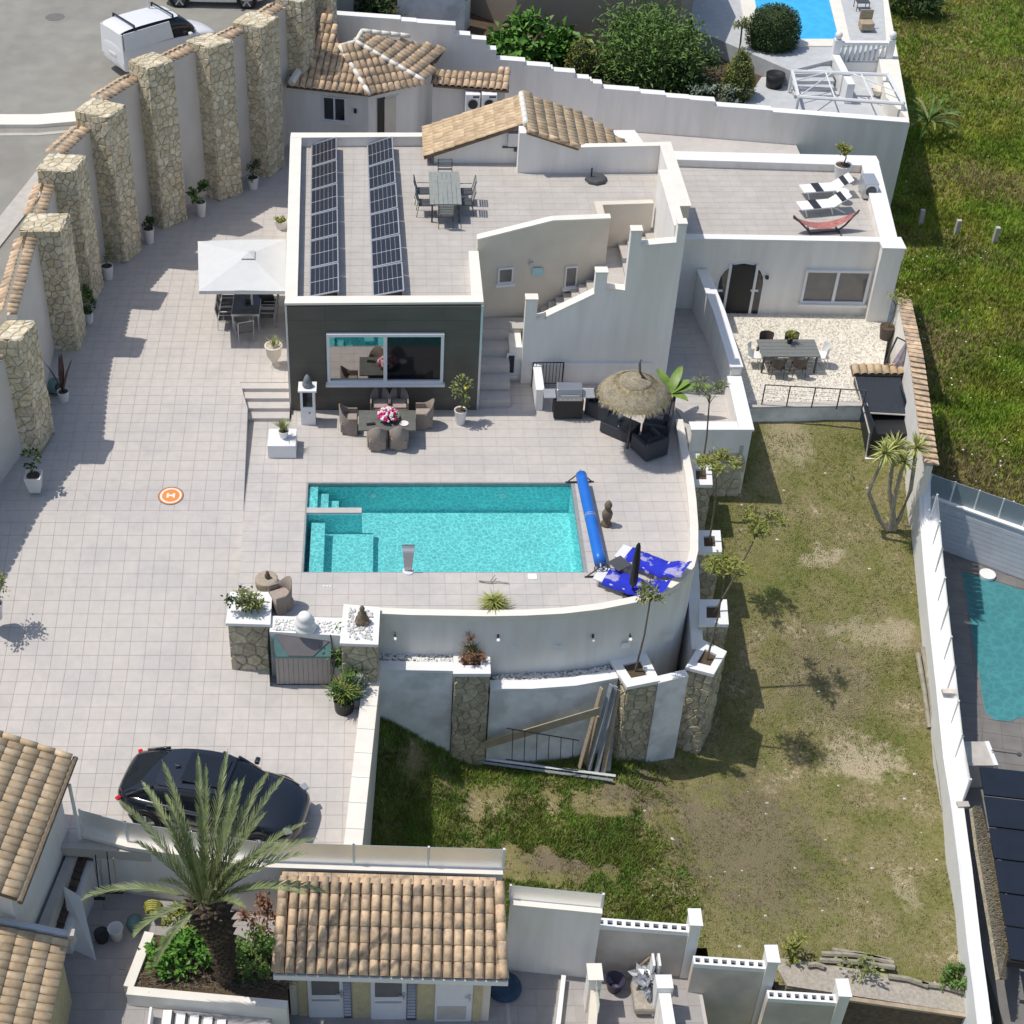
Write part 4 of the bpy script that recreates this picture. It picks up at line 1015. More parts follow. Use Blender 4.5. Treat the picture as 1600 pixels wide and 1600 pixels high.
obj('stone_field', rest, 'stone2', t, kind='stuff')
patio_poly = [(12.05,43.2),(16.6,43.35),(16.9,44.2),(17.2,44.3),(18.2,47.2),(19.4,49.6),(18.9,50.2),(12,50.2)]
patio = struct('gravel_patio', G().prism(patio_poly, -4.3, -.5), 'gravel')
pebbles('patio_gravel', patio_poly, -.49, 5200, .035, label='x', m='gravel')
bpy.data.objects['patio_gravel']['label'] = 'pale cream gravel covering the right hand patio'
t = thing('patio_retaining_wall', 'weathered grey retaining wall below the patio railing', 'wall', (12,43.1,-1))
obj('wall', G().wall([(11.95,43.0,-.46),(16.45,43.1,-.46)], .2, -4, 1), 'plaster_old', t)
obj('coping', G().wall([(11.95,42.96,-.40),(16.5,43.06,-.40)], .26, -.455, 1), 'concrete', t)
# ============================================================ HUT
eave = [at(447,135,3.35), at(577,149,3.35), at(662,128,3.45), at(698,74,3.65)]
t1, t2, t3, t0 = at(531,74,4.55), at(556,67,4.65), at(566,50,4.75), at(515,56,4.35)
hut = thing('garden_hut', 'white garden hut with a faceted clay tile roof behind the villa', 'hut', eave[1])
cen = Vector((-.9,62.4,0))
base_ = [(e.x+(cen.x-e.x)*.13, e.y+(cen.y-e.y)*.13) for e in eave]
base_[0] = (base_[0][0]-.5, base_[0][1])
hp = base_+[(t3.x+.4,t3.y+2.2),(t0.x-.5,t0.y+1.5),(base_[0][0]-.2, base_[0][1]+1.2)]
obj('wall', G().prism(hp, .3, 3.3), 'plaster', hut)
for i, fc in enumerate(([eave[0],eave[1],t1,t0],[eave[1],eave[2],t2,t1],[t2,eave[2],eave[3],at(640,58,4.35),t3])):
    t = obj('roof', G().ob(((fc[0]+fc[1])/2+Vector((0,.6,.05))), (.5,.5,.08)), 'roofbed', hut)
    # fc corners need not be coplanar: use the first three for the slope and drop the rest onto it
    n = (fc[1]-fc[0]).cross(fc[2]-fc[0]).normalized()
    q = [p-Vector((0,0,(p-fc[0]).dot(n)/n.z)) for p in fc]
    facet(t, q, 'roof', .27, .42)
for a, b in ((t1,eave[1]),(t2,eave[2]),(t3,at(640,58,4.35)),(t1,t2),(t2,t3)): ridge(hut, a+Vector((0,0,.05)), b+Vector((0,0,.05)), 'coping', .4, .10)
obj('gutter', G().tube([at(455,130,3.6),at(487,78,4.3),at(517,48,4.8)], .16, 6), 'coping', hut)
HA, HB, HC = base_[0], base_[1], base_[2]
window(hut, HA, HB, (505,151,541,187), 1, True, .06, 'pane_dk')
p = onplane(555,172,HA,HB); l = thing('wall_light', 'small dark wall lamp between the window and door of the hut', 'light', p); obj('lamp', G().ob(p+Vector((0,-.08,0)),(.12,.12,.16)), 'black', l)
def rectp(parent, A, B, x0,y0,x1,y1, pr, m, name):
    a = onplane(x0,y1,A,B); b = onplane(x1,y1,A,B); c = onplane((x0+x1)/2,y0,A,B); u = (b-a); u.z = 0; u.normalize(); n = Vector((u.y,-u.x,0))
    q = [a+n*pr, b+n*pr, b-n*.02, a-n*.02]
    return obj(name, G().prism([(v.x,v.y) for v in q], a.z, c.z), m, parent)
dr = rectp(hut, HB, HC, 588,151,622,215, .03, 'plaster', 'door_frame'); rectp(dr, HB, HC, 589,153,601,215, .04, 'black', 'doorway_shade'); rectp(dr, HB, HC, 600,152,618,215, .06, 'cream', 'door')  # black slab stands in for the shade behind the open hut door
# utility lean-to beside the hut
ln = thing('utility_shelter', 'open lean-to with short clay tile roof over two washing machines', 'shelter', at(740,140,3))
facet(ln, [at(676,133,2.95),at(795,142,2.95),at(795,112,3.35),at(676,108,3.35)], 'roof', .27, .40)
obj('back_wall', G().wall([(*xy(676,125,3.0),2.9),(*xy(796,132,3.0),2.9)], .2, .3, 1), 'plaster', ln)
q = at(792,142,2.85); obj('post', G().box(q.x-.08,q.x+.08,q.y-.02,q.y+.14,.3,2.8), 'white', ln)
WMA, WMB = xy(690,152,2.6), xy(795,160,2.6)
for i,(a0,a1) in enumerate(((727,750),(752,776))):
    p0 = onplane(a0,178,WMA,WMB); p1 = onplane(a1,178,WMA,WMB); zt = onplane(a0,148,WMA,WMB).z
    w_ = thing('washing_machine', ['white front loading washing machine under the lean-to, left one','white front loading washing machine under the lean-to, right one'][i], 'washing machine', p0, 'washing machines')
    obj('case', G().box(p0.x,p1.x,p0.y,p0.y+.6,min(p0.z,.6)-.3,zt), 'white', w_, bevel=.02)
    obj('door', G().cyl(((p0.x+p1.x)/2,p0.y+.01,(zt-.42)),.2,.2,.05,16,(0,-1,0)), 'black', w_)
    obj('panel', G().box(p0.x+.3,p1.x-.05,p0.y-.008,p0.y+.01,zt-.14,zt-.06), 'dkgrey', w_)
struct('rear_paving', G().prism([(1.2,55.3),(11,55.9),(17.5,55.6),(17.5,61),(2,64.5),(-1.4,64.5)], -.5, .35), 'tile')
# ============================================================ TALL STEPPED BACK WALL
bw_pts = [(522,22,66.2),(626,30,66.0),(651,36,65.4),(712,38,65.2),(712,53,65.0),(735,55,64.9),(737,60,64.8),(760,62,64.7),(775,92,64.5),(821,96,64.3),(821,101,64.2),(860,104,64.0),(864,110,63.8),(899,114,63.6),(902,121,63.4),(921,123,63.3),(925,129,63.2),(941,131,63.1),(944,137,62.9),(1000,143,62.5),(1040,150,62.2),(1078,155,61.9),(1118,158,61.7),(1120,165,61.6),(1207,172,61.0),(1206,177,61.0),(1422,188,60.0)]
t = thing('back_boundary_wall', 'long white boundary wall stepping down behind the villa', 'wall', (10,62,0))
g = G(); g2 = G(); xb = None
def bwy(px, py): k = ray(px,py)[0]/ray(px,py)[1]; return 63.9/(1+.179*k)
for (x0,y0,_),(x1,y1,_) in zip(bw_pts, bw_pts[1:]):
    if x1-x0 < 4: continue
    Y0, Y1 = bwy(x0,y0), bwy(x1,y1); d0 = ray(x0,y0); d1 = ray(x1,y1)
    xa = xb if xb is not None else d0[0]*Y0/d0[1]; xb = d1[0]*Y1/d1[1]; Y0, Y1 = 63.9-.179*xa, 63.9-.179*xb; za = zat((x0+x1)/2,(y0+y1)/2,(Y0+Y1)/2)
    g.prism([(xa,Y0),(xb,Y1),(xb,Y1+.35),(xa,Y0+.35)], -5, za-.07)
    g2.prism([(xa,Y0-.03),(xb,Y1-.03),(xb,Y1+.4),(xa,Y0+.4)], za-.069, za)
xr = xb; 
g.prism([(xr,60.0),(xr+.02,60.0),(xr+3.5,100),(xr+3.1,100)], -5, za-.1) 
obj('wall', g, 'plaster', t); obj('coping', g2, 'white', t)
# ============================================================ NEIGHBOUR BELOW (front edge)
def path3(pts, z, dz=0): return [(*xy(px,py,z), z+dz) for px,py in pts]
fw_pts = [(128,1303),(199,1322),(404,1353),(553,1358),(786,1365)]
t = thing('front_boundary_wall', 'white boundary wall topped with tinted glass between the driveway and lower neighbour', 'wall', (-1,24.8,-2))
fp = path3(fw_pts, -1.7, -.08)
obj('wall', G().wall([(x,y+.02,z) for x,y,z in fp], .3, -5.6, 1), 'plaster', t)
obj('coping', G().wall([(x,y-.03,-1.7) for x,y,_ in fp], .38, -1.779, 1), 'coping', t)
def glass_run(parent, path, h, n, mat_='frost', postm='white_m', ov=.0):
    for i in range(len(path)-1):
        a, b = Vector(path[i]), Vector(path[i+1]); k = n[i]
        for j in range(k):
            p, q = a+(b-a)*(j/k), a+(b-a)*((j+1)/k); d = (q-p).normalized(); nn = Vector((-d.y,d.x,0))*.008
            g = G().add([p+d*.03+nn, q-d*.03+nn, q-d*.03+nn+Vector((0,0,h)), p+d*.03+nn+Vector((0,0,h)), p+d*.03-nn, q-d*.03-nn, q-d*.03-nn+Vector((0,0,h)), p+d*.03-nn+Vector((0,0,h))],
                      [(0,1,2,3),(7,6,5,4),(3,2,6,7),(0,4,5,1),(0,3,7,4),(1,5,6,2)])
            obj('glass_panel', g, mat_, parent)
            obj('post', G().box(p.x-.025,p.x+.025,p.y-.025,p.y+.025,p.z-.01,p.z+h+.02), postm, parent)
        p = b; obj('post', G().box(p.x-.03,p.x+.03,p.y-.03,p.y+.03,p.z-.01,p.z+h+.02), postm, parent)
gp = [(x,y+.16,-1.7) for x,y,_ in fp]
glass_run(t, gp, .78, [1,2,1,2])
# pool house with two glazed doors
ph = thing('pool_house', 'small annex with clay tile roof and three doors at the bottom edge', 'annex', (0,23,-5.2))
eL, eR = at(428,1521,-2.75), at(793,1531,-2.75); bL, bR = at(440,1379,-1.78), at(786,1389,-1.78)
facet(ph, [eL,eR,bR,bL], 'roof', .262, .40, r=.118)
dl = (bL-eL)
ridge(ph, eL+Vector((.06,0,.07)), bL+Vector((.06,0,.1)), 'roof', .42, .13); ridge(ph, eR+Vector((-.1,0,.07)), bR+Vector((-.1,0,.1)), 'roof', .42, .13)
ub = (bR-bL).normalized()
for k in range(13):
    p = bL+ub*(k*.42); obj('ridge_tile', G().ob(p+Vector((.21,.14,.06)), (.41,.26,.05), rx=.1, rz=math.atan2(ub.y,ub.x)), 'roof', ph)
PA = (eL.x+.32, eL.y+.38); PB = (eR.x-.35, eR.y+.38)
obj('wall', G().prism([PA,PB,(bR.x-.3,bR.y+.1),(bL.x+.3,bL.y+.1)], -5.4, [-2.72,-2.72,-2.0,-2.0]), 'cream', ph)
obj('fascia', G().prism([(eL.x-.02,eL.y-.03),(eR.x+.02,eR.y-.03),(eR.x+.02,eR.y+.1),(eL.x-.02,eL.y+.1)], -2.98, -2.80), 'white', ph)
def pdoor(x0,x1,kind):
    a = onplane(x0,1560,PA,PB); b = onplane(x1,1560,PA,PB); y = a.y
    d = obj('door', G().box(a.x,b.x,y-.06,y+.02,-5.2,-3.0), 'white_m', ph)
    if kind: obj('pane', G().box(a.x+.1,b.x-.12,y-.075,y-.04,-4.15,-3.06), 'pane_mid', d); obj('rail', G().box(a.x+.1,b.x-.12,y-.08,y-.05,-4.42,-4.36), 'alu', d)
    else: obj('vent', G().box(a.x+.06,b.x-.14,y-.07,y-.05,-5.1,-4.5), 'concrete', d)
    obj('handle', G().box(b.x-.09,b.x-.05,y-.12,y-.06,-4.2,-3.95).box(b.x-.2,b.x-.06,y-.12,y-.1,-4.07,-4.03), 'alu', d)
pdoor(482,538,1); pdoor(580,635,1); pdoor(680,738,0)
for x0,x1 in ((537,549),(636,650)):
    a = onplane(x0,1560,PA,PB); b = onplane(x1,1560,PA,PB)
    s_ = obj('shutter', G().box(a.x,b.x,a.y-.05,a.y+.01,-5.2,-3.0), 'dkgrey', ph)
    for k in range(15): obj('slat', G().ob(((a.x+b.x)/2,a.y-.06,-3.07-.14*k),(b.x-a.x-.02,.05,.10),rx=.35), 'alu', s_)
for x0,x1 in ((466,480),(551,577),(652,678),(740,753)):
    a = onplane(x0,1560,PA,PB); b = onplane(x1,1560,PA,PB)
    obj('stone_panel', G().box(a.x,b.x,a.y-.035,a.y+.01,-5.2,-3.0), 'stonepanel', ph)
# second boundary wall segment, right of the annex
t = thing('front_boundary_wall', 'short white wall with tinted glass right of the annex roof', 'wall', (4.5,24,-2.3))
q = path3([(797,1412),(941,1426)], -2.25, -.08)
obj('wall', G().wall([(x,y+.02,z) for x,y,z in q], .3, -5.6, 1), 'plaster', t); obj('coping', G().wall([(x,y-.03,-2.25) for x,y,_ in q], .36, -2.329, 1), 'coping', t)
glass_run(t, [(x,y+.16,-2.25) for x,y,_ in q], .55, [1])
# stepped walls with pierced block tops
def pierced(px0,px1,z,label,npx, right_post):
    a, b = at(px0[0],px0[1],z), at(px1[0],px1[1],z); t = thing('stepped_wall', label, 'wall', a, 'stepped walls of the lower neighbour')
    obj('wall', G().wall([(a.x,a.y,z-.16),(b.x,b.y,z-.16)], .25, -9, 1), 'wallgrey', t)
    d = (b-a); L = d.length; u = d.normalized(); nn = Vector((-u.y,u.x,0)); k = npx; w = L/k
    for i in range(k):
        p = a+u*(w*i); g = G()
        for s0,s1,t0,t1 in ((0,w,0,.06),(0,w,.19,.25),(0,.05,.06,.19),(w-.05,w,.06,.19)):
            c = [p+u*s0+nn*t0, p+u*s1+nn*t0, p+u*s1+nn*t1, p+u*s0+nn*t1]
            g.prism([(v.x,v.y) for v in c], z-.159, z)
        obj('block', g, 'white', t)
        c = [p+u*.05+nn*.06, p+u*(w-.05)+nn*.06, p+u*(w-.05)+nn*.19, p+u*.05+nn*.19]
        obj('hole', G().prism([(v.x,v.y) for v in c], z-.1585, z-.11), 'black', t)  # black plug stands in for the shade down in each block
    hz = right_post; c = b; obj('pillar', G().prism([(c.x,c.y-.04),(c.x+.28,c.y-.06),(c.x+.30,c.y+.42),(c.x+.02,c.y+.42)], -9, z+hz), 'plaster', t)
    obj('cap', G().prism([(c.x-.03,c.y-.07),(c.x+.31,c.y-.09),(c.x+.33,c.y+.45),(c.x-.01,c.y+.45)], z+hz+.001, z+hz+.06), 'white', t)
    return t
pierced((932,1446),(1076,1457), -3.2, 'stepped garden wall with pierced blocks beside the short glass topped wall', 10, .35)
pierced((1084,1506),(1196,1514), -3.9, 'stepped garden wall with pierced blocks, middle step', 8, .35)
pierced((1200,1560),(1307,1567), -4.6, 'stepped garden wall with pierced blocks, lowest step at the bottom edge', 8, .35)
# return walls between the steps so that the lawn edge is closed
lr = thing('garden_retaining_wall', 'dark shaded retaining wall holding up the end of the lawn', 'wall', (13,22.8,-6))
obj('wall', G().wall([(*xy(1300,1556,-5.28),-5.3),(*xy(1552,1592,-5.28),-5.3)], .3, -9, 1), 'brtile_shade', lr)  # deep shade on this face is put in as a dark brown colour
obj('edging', G().wall([(*xy(1300,1559,-5.22),-5.22),(*xy(1552,1595,-5.22),-5.22)], .12, -5.299, 1), 'wood', lr)
struct('gravel_strip', G().prism([xy(1205,1495,-5.2),xy(1230,1540,-5.2),xy(1310,1552,-5.2),xy(1545,1588,-5.2),xy(1510,1552,-5.2),xy(1385,1522,-5.2),xy(1290,1506,-5.2)], -6, -5.205), 'gravel_d')
# yards
yd = struct('neighbour_yard', G().prism([(-14,18),(-2.8,18),(-2.8,24.95),(-8.2,26.4),(-14,26.4)], -6, -3.8).prism([(-2.8,19),(3.3,19),(3.3,24.9),(-2.8,24.9)], -6, -5.2).prism([(3.3,19),(8.4,19),(8.4,24.2),(3.3,24.2)], -6, -5.201), 'grout')
paving(yd, [[(-9,20),(-2.81,20),(-2.81,24.9),(-8.2,26.3)]], .5, 'yardtile', lambda x,y: -3.79, org=(-9,20.5), limit=120)
paving(yd, [[(-2.5,20.5),(3.2,20.5),(3.2,24.7),(-2.5,24.7)],[(3.3,20.5),(8.3,20.5),(8.3,24.1),(3.3,24.1)]], .5, 'yardtile', lambda x,y: -5.19, org=(-9,20.5), limit=150)
# side parapet in the right yard
t = thing('yard_wall', 'low white wall with glass panel and capped pillar in the lower right yard', 'wall', at(935,1560,-4))
a, b = at(942,1560,-4.1), at(928,1660,-4.1); obj('wall', G().wall([(a.x,a.y+.6,-4.15),(b.x,b.y,-4.15)], .22, -5.2, -1), 'cream', t)
p = at(941,1530,-3.7); obj('pillar', G().box(p.x-.32,p.x,p.y-.01,p.y+.42,-5.2,-3.75), 'plaster', t); obj('cap', G().box(p.x-.36,p.x+.03,p.y-.04,p.y+.46,-3.749,-3.68), 'coping', t)
obj('glass_panel', G().box(p.x-.16,p.x-.14,p.y-.75,p.y-.05,-4.1,-3.7), 'clear', t)
a, b = at(878,1518,-4.8), at(864,1640,-4.8); obj('kerb', G().wall([(a.x,a.y,-4.95),(b.x,b.y,-4.95)], .12, -5.2, 1), 'white', t)
t = thing('yard_wall', 'white capped garden wall end with pillar below the pierced wall', 'wall', at(1035,1500,-4.2))
a = at(1045,1535,-4.1); obj('wall', G().box(a.x-.3,a.x,a.y-3,a.y,-5.2,-4.1), 'plaster', t); obj('pillar', G().box(a.x-.36,a.x+.06,a.y-.3,a.y+.1,-5.2,-3.9), 'white', t)
# ---- houses at the left bottom
H1 = thing('neighbour_house', 'house corner with tan tiled roof at the left edge below the driveway', 'house', (-10,26,-5))
rb, rf_ = at(112,1188,.45), at(27,1404,.45); uu = (rf_-rb).normalized(); up = Vector((uu.y,-uu.x,0)); up = -up if up.x > 0 else up; up = (up+Vector((0,0,.33))).normalized()
facet(H1, [rf_,rb,rb+up*6,rf_+up*6], 'roof2', .225, .42, r=.118, limit=300, flat=.45)
ridge(H1, rb+Vector((.0,.05,.05)), rb+up*6+Vector((0,.05,.05)), 'roof2', .45, .09)
obj('gutter', G().tube([rb+Vector((.08,.1,-.02)), rf_+Vector((.08,-.1,-.02))], .075, 8), 'statue', H1)
wl = [(rb.x-.35,rb.y-.35),(rf_.x-.35,rf_.y+.5)]
obj('wall', G().wall([(*wl[0],.30),(*wl[1],.30)], .3, -5.3, -1).wall([(wl[1][0],wl[1][1],.3),(wl[1][0]-6,wl[1][1]+1.2,.3)], .3, -5.3, -1).wall([(wl[0][0]-6,wl[0][1]+1.5,.3),(wl[0][0],wl[0][1],.3)], .3, -5.3, -1), 'plaster', H1)
obj('downpipe', G().tube([(wl[0][0]+.35,wl[0][1]-.25,.2),(wl[0][0]+.38,wl[0][1]-.3,-2.4),(wl[0][0]+.7,wl[0][1]-.45,-2.5),(wl[0][0]+.72,wl[0][1]-.5,-4.8)], .05, 8), 'white', H1)
obj('lower_ledge', G().wall([(wl[0][0]+.06,wl[0][1]-.1,-2.3),(wl[1][0]+.06,wl[1][1]-.3,-2.3)], .28, -5.3, 1), 'concrete', H1)
H2 = thing('neighbour_house', 'lower house roof with tan tiles in the bottom left corner', 'house', (-9,21,-5))
rb, rf_ = at(108,1468,-1.4), at(72,1625,-1.4); uu = (rf_-rb).normalized(); up = Vector((uu.y,-uu.x,0)); up = -up if up.x > 0 else up; up = (up+Vector((0,0,.30))).normalized()
facet(H2, [rf_,rb,rb+up*5,rf_+up*5], 'roof2', .225, .42, r=.118, limit=250, flat=.45)
obj('gutter', G().tube([rb+Vector((0,.12,.0)), rb+up*5+Vector((0,.12,.0))], .11, 8), 'alu', H2)
obj('gutter_end', G().ob(rb+Vector((.05,.1,-.02)),(.16,.2,.35)), 'concrete', H2)
obj('wall', G().wall([(rb.x-.2,rb.y-.2,-1.55),(rf_.x-.2,rf_.y-1,-1.55)], .3, -5.3, -1).wall([(rb.x-5,rb.y,-1.55),(rb.x-.2,rb.y-.2,-1.55)], .3, -5.3, -1), 'stonepanel', H2)
t = thing('tiled_garden_wall', 'garden wall capped with dark brown clay tiles beside the hanging rakes', 'wall', at(100,1400,-2.6))
pa, pb = at(122,1340,-2.5), at(82,1455,-2.9); d = (pb-pa).normalized(); nn = Vector((-d.y,d.x,0))
obj('wall', G().wall([(pa.x,pa.y,-2.55),(pb.x,pb.y,-2.95)], .42, -5.3, 1).wall([(pa.x-.5,pa.y+.1,-2.62),(pa.x+.1,pa.y,-2.6)], .3, -5.3, 1), 'plaster', t)
for k in range(10):
    p = pa+(pb-pa)*((k+.5)/10)+nn*(-.02); obj('tile', G().ob(p+Vector((0,0,.06+.01*(k%3))),(.56,.26,.06),rz=math.atan2(nn.y,nn.x)+.03*(k%3-1),ry=.12), 'brtile_shade', t)
# palm bed with white kerb
pb_ = [at(198,1547,-3.3),at(448,1570,-3.3),at(448,1480,-3.3),at(232,1455,-3.3)]
t = thing('planting_bed', 'raised planting bed with pale stone kerb round the palm', 'planting bed', pb_[0])
obj('soil', G().prism([(p.x,p.y) for p in pb_], -5.2, -3.42), 'soil', t)
obj('kerb', G().wall([(pb_[0].x,pb_[0].y-.12,-3.3),(pb_[1].x,pb_[1].y-.12,-3.3)], .24, -5.3, 1).wall([(pb_[3].x-.1,pb_[3].y,-3.301),(pb_[0].x-.1,pb_[0].y+.13,-3.301)], .26, -5.3, 1), 'coping', t)
t = thing('yard_steps', 'dark steps with white treads descending at the bottom edge', 'steps', at(260,1590,-5))
for k in range(5):
    p = at(262+21*k,1582+3*k,-3.7); obj('tread', G().box(p.x-.11,p.x+.11,p.y-1.6,p.y+.05,-3.79,-3.66-.02*k), 'white', t)
    obj('riser', G().box(p.x+.111,p.x+.15,p.y-1.6,p.y+.05,-3.79,-3.70-.02*k), 'dkgrey', t)
p = at(236,1575,-3.4); obj('rail', G().box(p.x-.03,p.x+.03,p.y-1.6,p.y,-3.79,-3.35), 'white', t)
# ============================================================ NEIGHBOUR ON THE RIGHT
base_px = [(1426,748),(1429,800),(1433,850),(1441,930),(1450,1018),(1460,1110),(1471,1217),(1482,1285),(1495,1390),(1508,1513),(1518,1592),(1530,1700)]
bp3 = [on(px,py,lawn_z) for px,py in base_px]
hts = [1.9,1.5,1.15,1.05,1.0,1.0,1.0,1.0,1.0,1.0,1.0,1.0]
t = thing('side_boundary_wall', 'long white wall along the right side of the lawn', 'wall', bp3[5])
pth = [(p.x,p.y,p.z+h-.05) for p, h in zip(bp3,hts)]
obj('wall', G().wall(pth, .16, -9, -1), 'white_wall', t)
obj('coping', G().wall([(x-.02,y,z+.05) for x,y,z in pth], .32, -9, -1) if False else (lambda g: [g.quad((a[0]-.03,a[1],a[2]+.045),(b[0]-.03,b[1],b[2]+.045),(b[0]+.20,b[1]+.03,b[2]+.045),(a[0]+.20,a[1]+.03,a[2]+.045),.06) for a,b in zip(pth,pth[1:])] and g)(G()), 'white', t)
glass_run(t, [(x+.19,y,z+.04) for x,y,z in pth[2:8]], .95, [2,2,2,2,1], 'clearish')
for k in (5,7):
    p = pth[k]; obj('bracket', G().ob((p[0]+.12,p[1]-.2,p[2]+.10),(.34,.2,.1)), 'concrete', t)
ZD = -6.0
dk = struct('neighbour_deck', G().prism([xy(1462,838,ZD),xy(1650,908,ZD),(32,24),(26,16),(16.3,16),(16.6,30)], -9, ZD-.012), 'deck')
npool_px = [(1503,893),(1640,935),(1640,1128),(1592,1121),(1578,1127),(1554,1125),(1539,1112)]
npl = [xy(px,py,ZD) for px,py in npool_px]
def hole_regs(out, hole_bbox): 
    x0,x1,y0,y1 = hole_bbox; rs = []
    for cl in (((1,0,x0),), ((-1,0,-x1),), ((-1,0,-x0),(1,0,x1),(0,1,y0)), ((-1,0,-x0),(1,0,x1),(0,-1,-y1))):
        c = out
        for k in cl: c = clip(c, *k)
        if len(c) > 2: rs.append(c)
    return rs
np_ = thing('neighbour_pool', 'teal swimming pool in grey deck at the right edge', 'swimming pool', (*npl[0],ZD))
obj('basin', G().prism(npl, ZD-.011, ZD+.003), 'poolteal', np_)
obj('water', G().add([(x,y,ZD+.03) for x,y in (npl if area(npl) > 0 else npl[::-1])],[tuple(range(len(npl)))]), 'water3', np_)
for a,b in zip(npl, npl[1:]+npl[:1]):
    pass
paving(dk, [[xy(1468,850,ZD),xy(1640,912,ZD),xy(1640,933,ZD),xy(1503,892,ZD)],[xy(1468,850,ZD),xy(1502,892,ZD),xy(1538,1114,ZD),xy(1530,1200,ZD),(16.7,30)],[xy(1538,1114,ZD),xy(1554,1127,ZD),xy(1640,1130,ZD),xy(1640,1230,ZD),xy(1528,1210,ZD)]], .6, 'deck', lambda x,y: ZD+.002, org=(17,30), limit=120, rot=-.2)
s_ = thing('outdoor_shower', 'grey outdoor shower block with white edge beside the right neighbour pool', 'shower', at(1545,1190,ZD))
q = at(1512+25,1188,-5.0); obj('case', G().box(q.x-.55,q.x+.25,q.y-.2,q.y+.75,-9,-5.0), 'concrete', s_); obj('edge', G().box(q.x+.251,q.x+.38,q.y-.2,q.y+.75,-6,-4.98), 'white', s_); obj('arm', G().tube([(q.x+.3,q.y+.3,-4.9),(q.x+1.1,q.y+.15,-4.9)], .02, 6), 'dkgrey', s_); obj('head', G().cyl((q.x+1.1,q.y+.15,-4.93),.07,.07,.05,12), 'dkgrey', s_)
q = at(1543,897,ZD+.1); solo('pool_ball', G().cyl((q.x,q.y,ZD),.28,.28,.12,20), 'white', 'round white disc lying beside the right neighbour pool', 'lid')
# glass topped fence wall toward the meadow
fa, fb = at(1454,776,-3.9), at(1640,842,-3.9)
t = thing('meadow_fence_wall', 'white wall with tinted glass fence between the right pool deck and the meadow', 'wall', fa)
obj('wall', G().wall([(fa.x,fa.y+.02,-3.96),(fb.x,fb.y+.02,-3.96)], .25, -9, 1), 'brickwhite', t)
obj('coping', G().wall([(fa.x,fa.y-.04,-3.9),(fb.x,fb.y-.04,-3.9)], .34, -3.959, 1), 'white', t)
d = (fb-fa).normalized()
glass_run(t, [(fa.x-.1,fa.y+.2,-3.9),(fb.x,fb.y+.2,-3.9)], .85, [5])
for r_ in range(9):
    obj('course', G().wall([(fa.x,fa.y+.004-.01,-4.18-.2*r_),(fb.x,fb.y+.004-.01,-4.18-.2*r_)], .02, -4.345-.2*r_, 1), 'brickwhite', t)
# dark panel canopy and thatch strip
cz = -4.2
c_ = thing('dark_canopy', 'dark navy panel canopy beside the white side wall', 'canopy', at(1570,1300,cz))
rows_y = [1197,1243,1292,1342,1395,1447,1500]; lx = [1531,1538,1546,1554,1562,1571,1580]
for k in range(6):
    a, b, cc, dd = at(lx[k+1],rows_y[k+1]-2,cz), at(1680,rows_y[k+1]+14,cz), at(1680,rows_y[k]+17,cz), at(lx[k],rows_y[k]+1,cz)
    obj('panel', G().quad(a,b,cc,dd,.06), 'navy', c_)
obj('beam', G().prism([xy(1577,1500,cz),xy(1680,1512,cz),xy(1680,1504,cz),xy(1577,1494,cz)], cz-.3, cz-.07), 'black', c_)
th = thing('thatch_screen', 'strip of dry thatch between the white side wall and dark canopy', 'thatch', at(1545,1400,-4.6))
g = G(); r = random.Random(5); tl = [(1519,1262),(1528,1330),(1540,1400),(1552,1470),(1562,1530)]; tr = [(1534,1262),(1550,1330),(1565,1400),(1577,1470),(1571,1530)]
L0 = [at(px,py,-4.25) for px,py in tl]; R0 = [at(px,py,-4.75) for px,py in tr]
for i in range(4): g.quad(L0[i+1],R0[i+1],R0[i],L0[i],.1)
obj('thatch_bed', g, 'thatch', th)
g = G()
for _ in range(2600):
    t_ = r.uniform(0,3.99); i = int(t_); f = t_-i; a = L0[i].lerp(L0[i+1],f); b = R0[i].lerp(R0[i+1],f); s0 = r.uniform(0,.75); p = a.lerp(b,s0)+Vector((0,0,.02)); q = a.lerp(b,s0+r.uniform(.2,.4))+Vector((r.uniform(-.05,.05),r.uniform(-.12,.12),r.uniform(.0,.08)))
    w = Vector((0,.012,0)); g.add([p-w,p+w,q],[(0,1,2)])
obj('thatch_straw', g, 'thatch', th, kind='stuff')
# ============================================================ TILE-CAPPED PATIO WALL ON THE RIGHT
zt_ = .95
tw = thing('tile_capped_wall', 'white wall capped with clay tiles between the gravel patio and meadow', 'wall', at(1420,600,zt_))
lp = [at(1405,468,zt_),at(1424,560,zt_),(at(1432,620,.7)),(at(1441,690,.3)),(at(1447,728,.05))]
obj('wall', G().wall([(p.x,p.y,p.z-.03) for p in lp[::-1]], .22, -5, -1), 'plaster', tw)
for a,b in zip(lp,lp[1:]):
    u = (a-b).normalized(); n_ = int((a-b).length/.24); out = Vector((u.y,-u.x,0)); out = out if out.x > 0 else -out
    for k in range(n_):
        p = b+(a-b)*((k+.5)/n_)+out*.16
        obj('tile', G().ob(p+Vector((0,0,.05-.0*k)),(.50,.215,.05),rz=math.atan2(out.y,out.x)+rnd.uniform(-.03,.03),ry=.10+rnd.uniform(-.02,.02)), 'roof', tw)
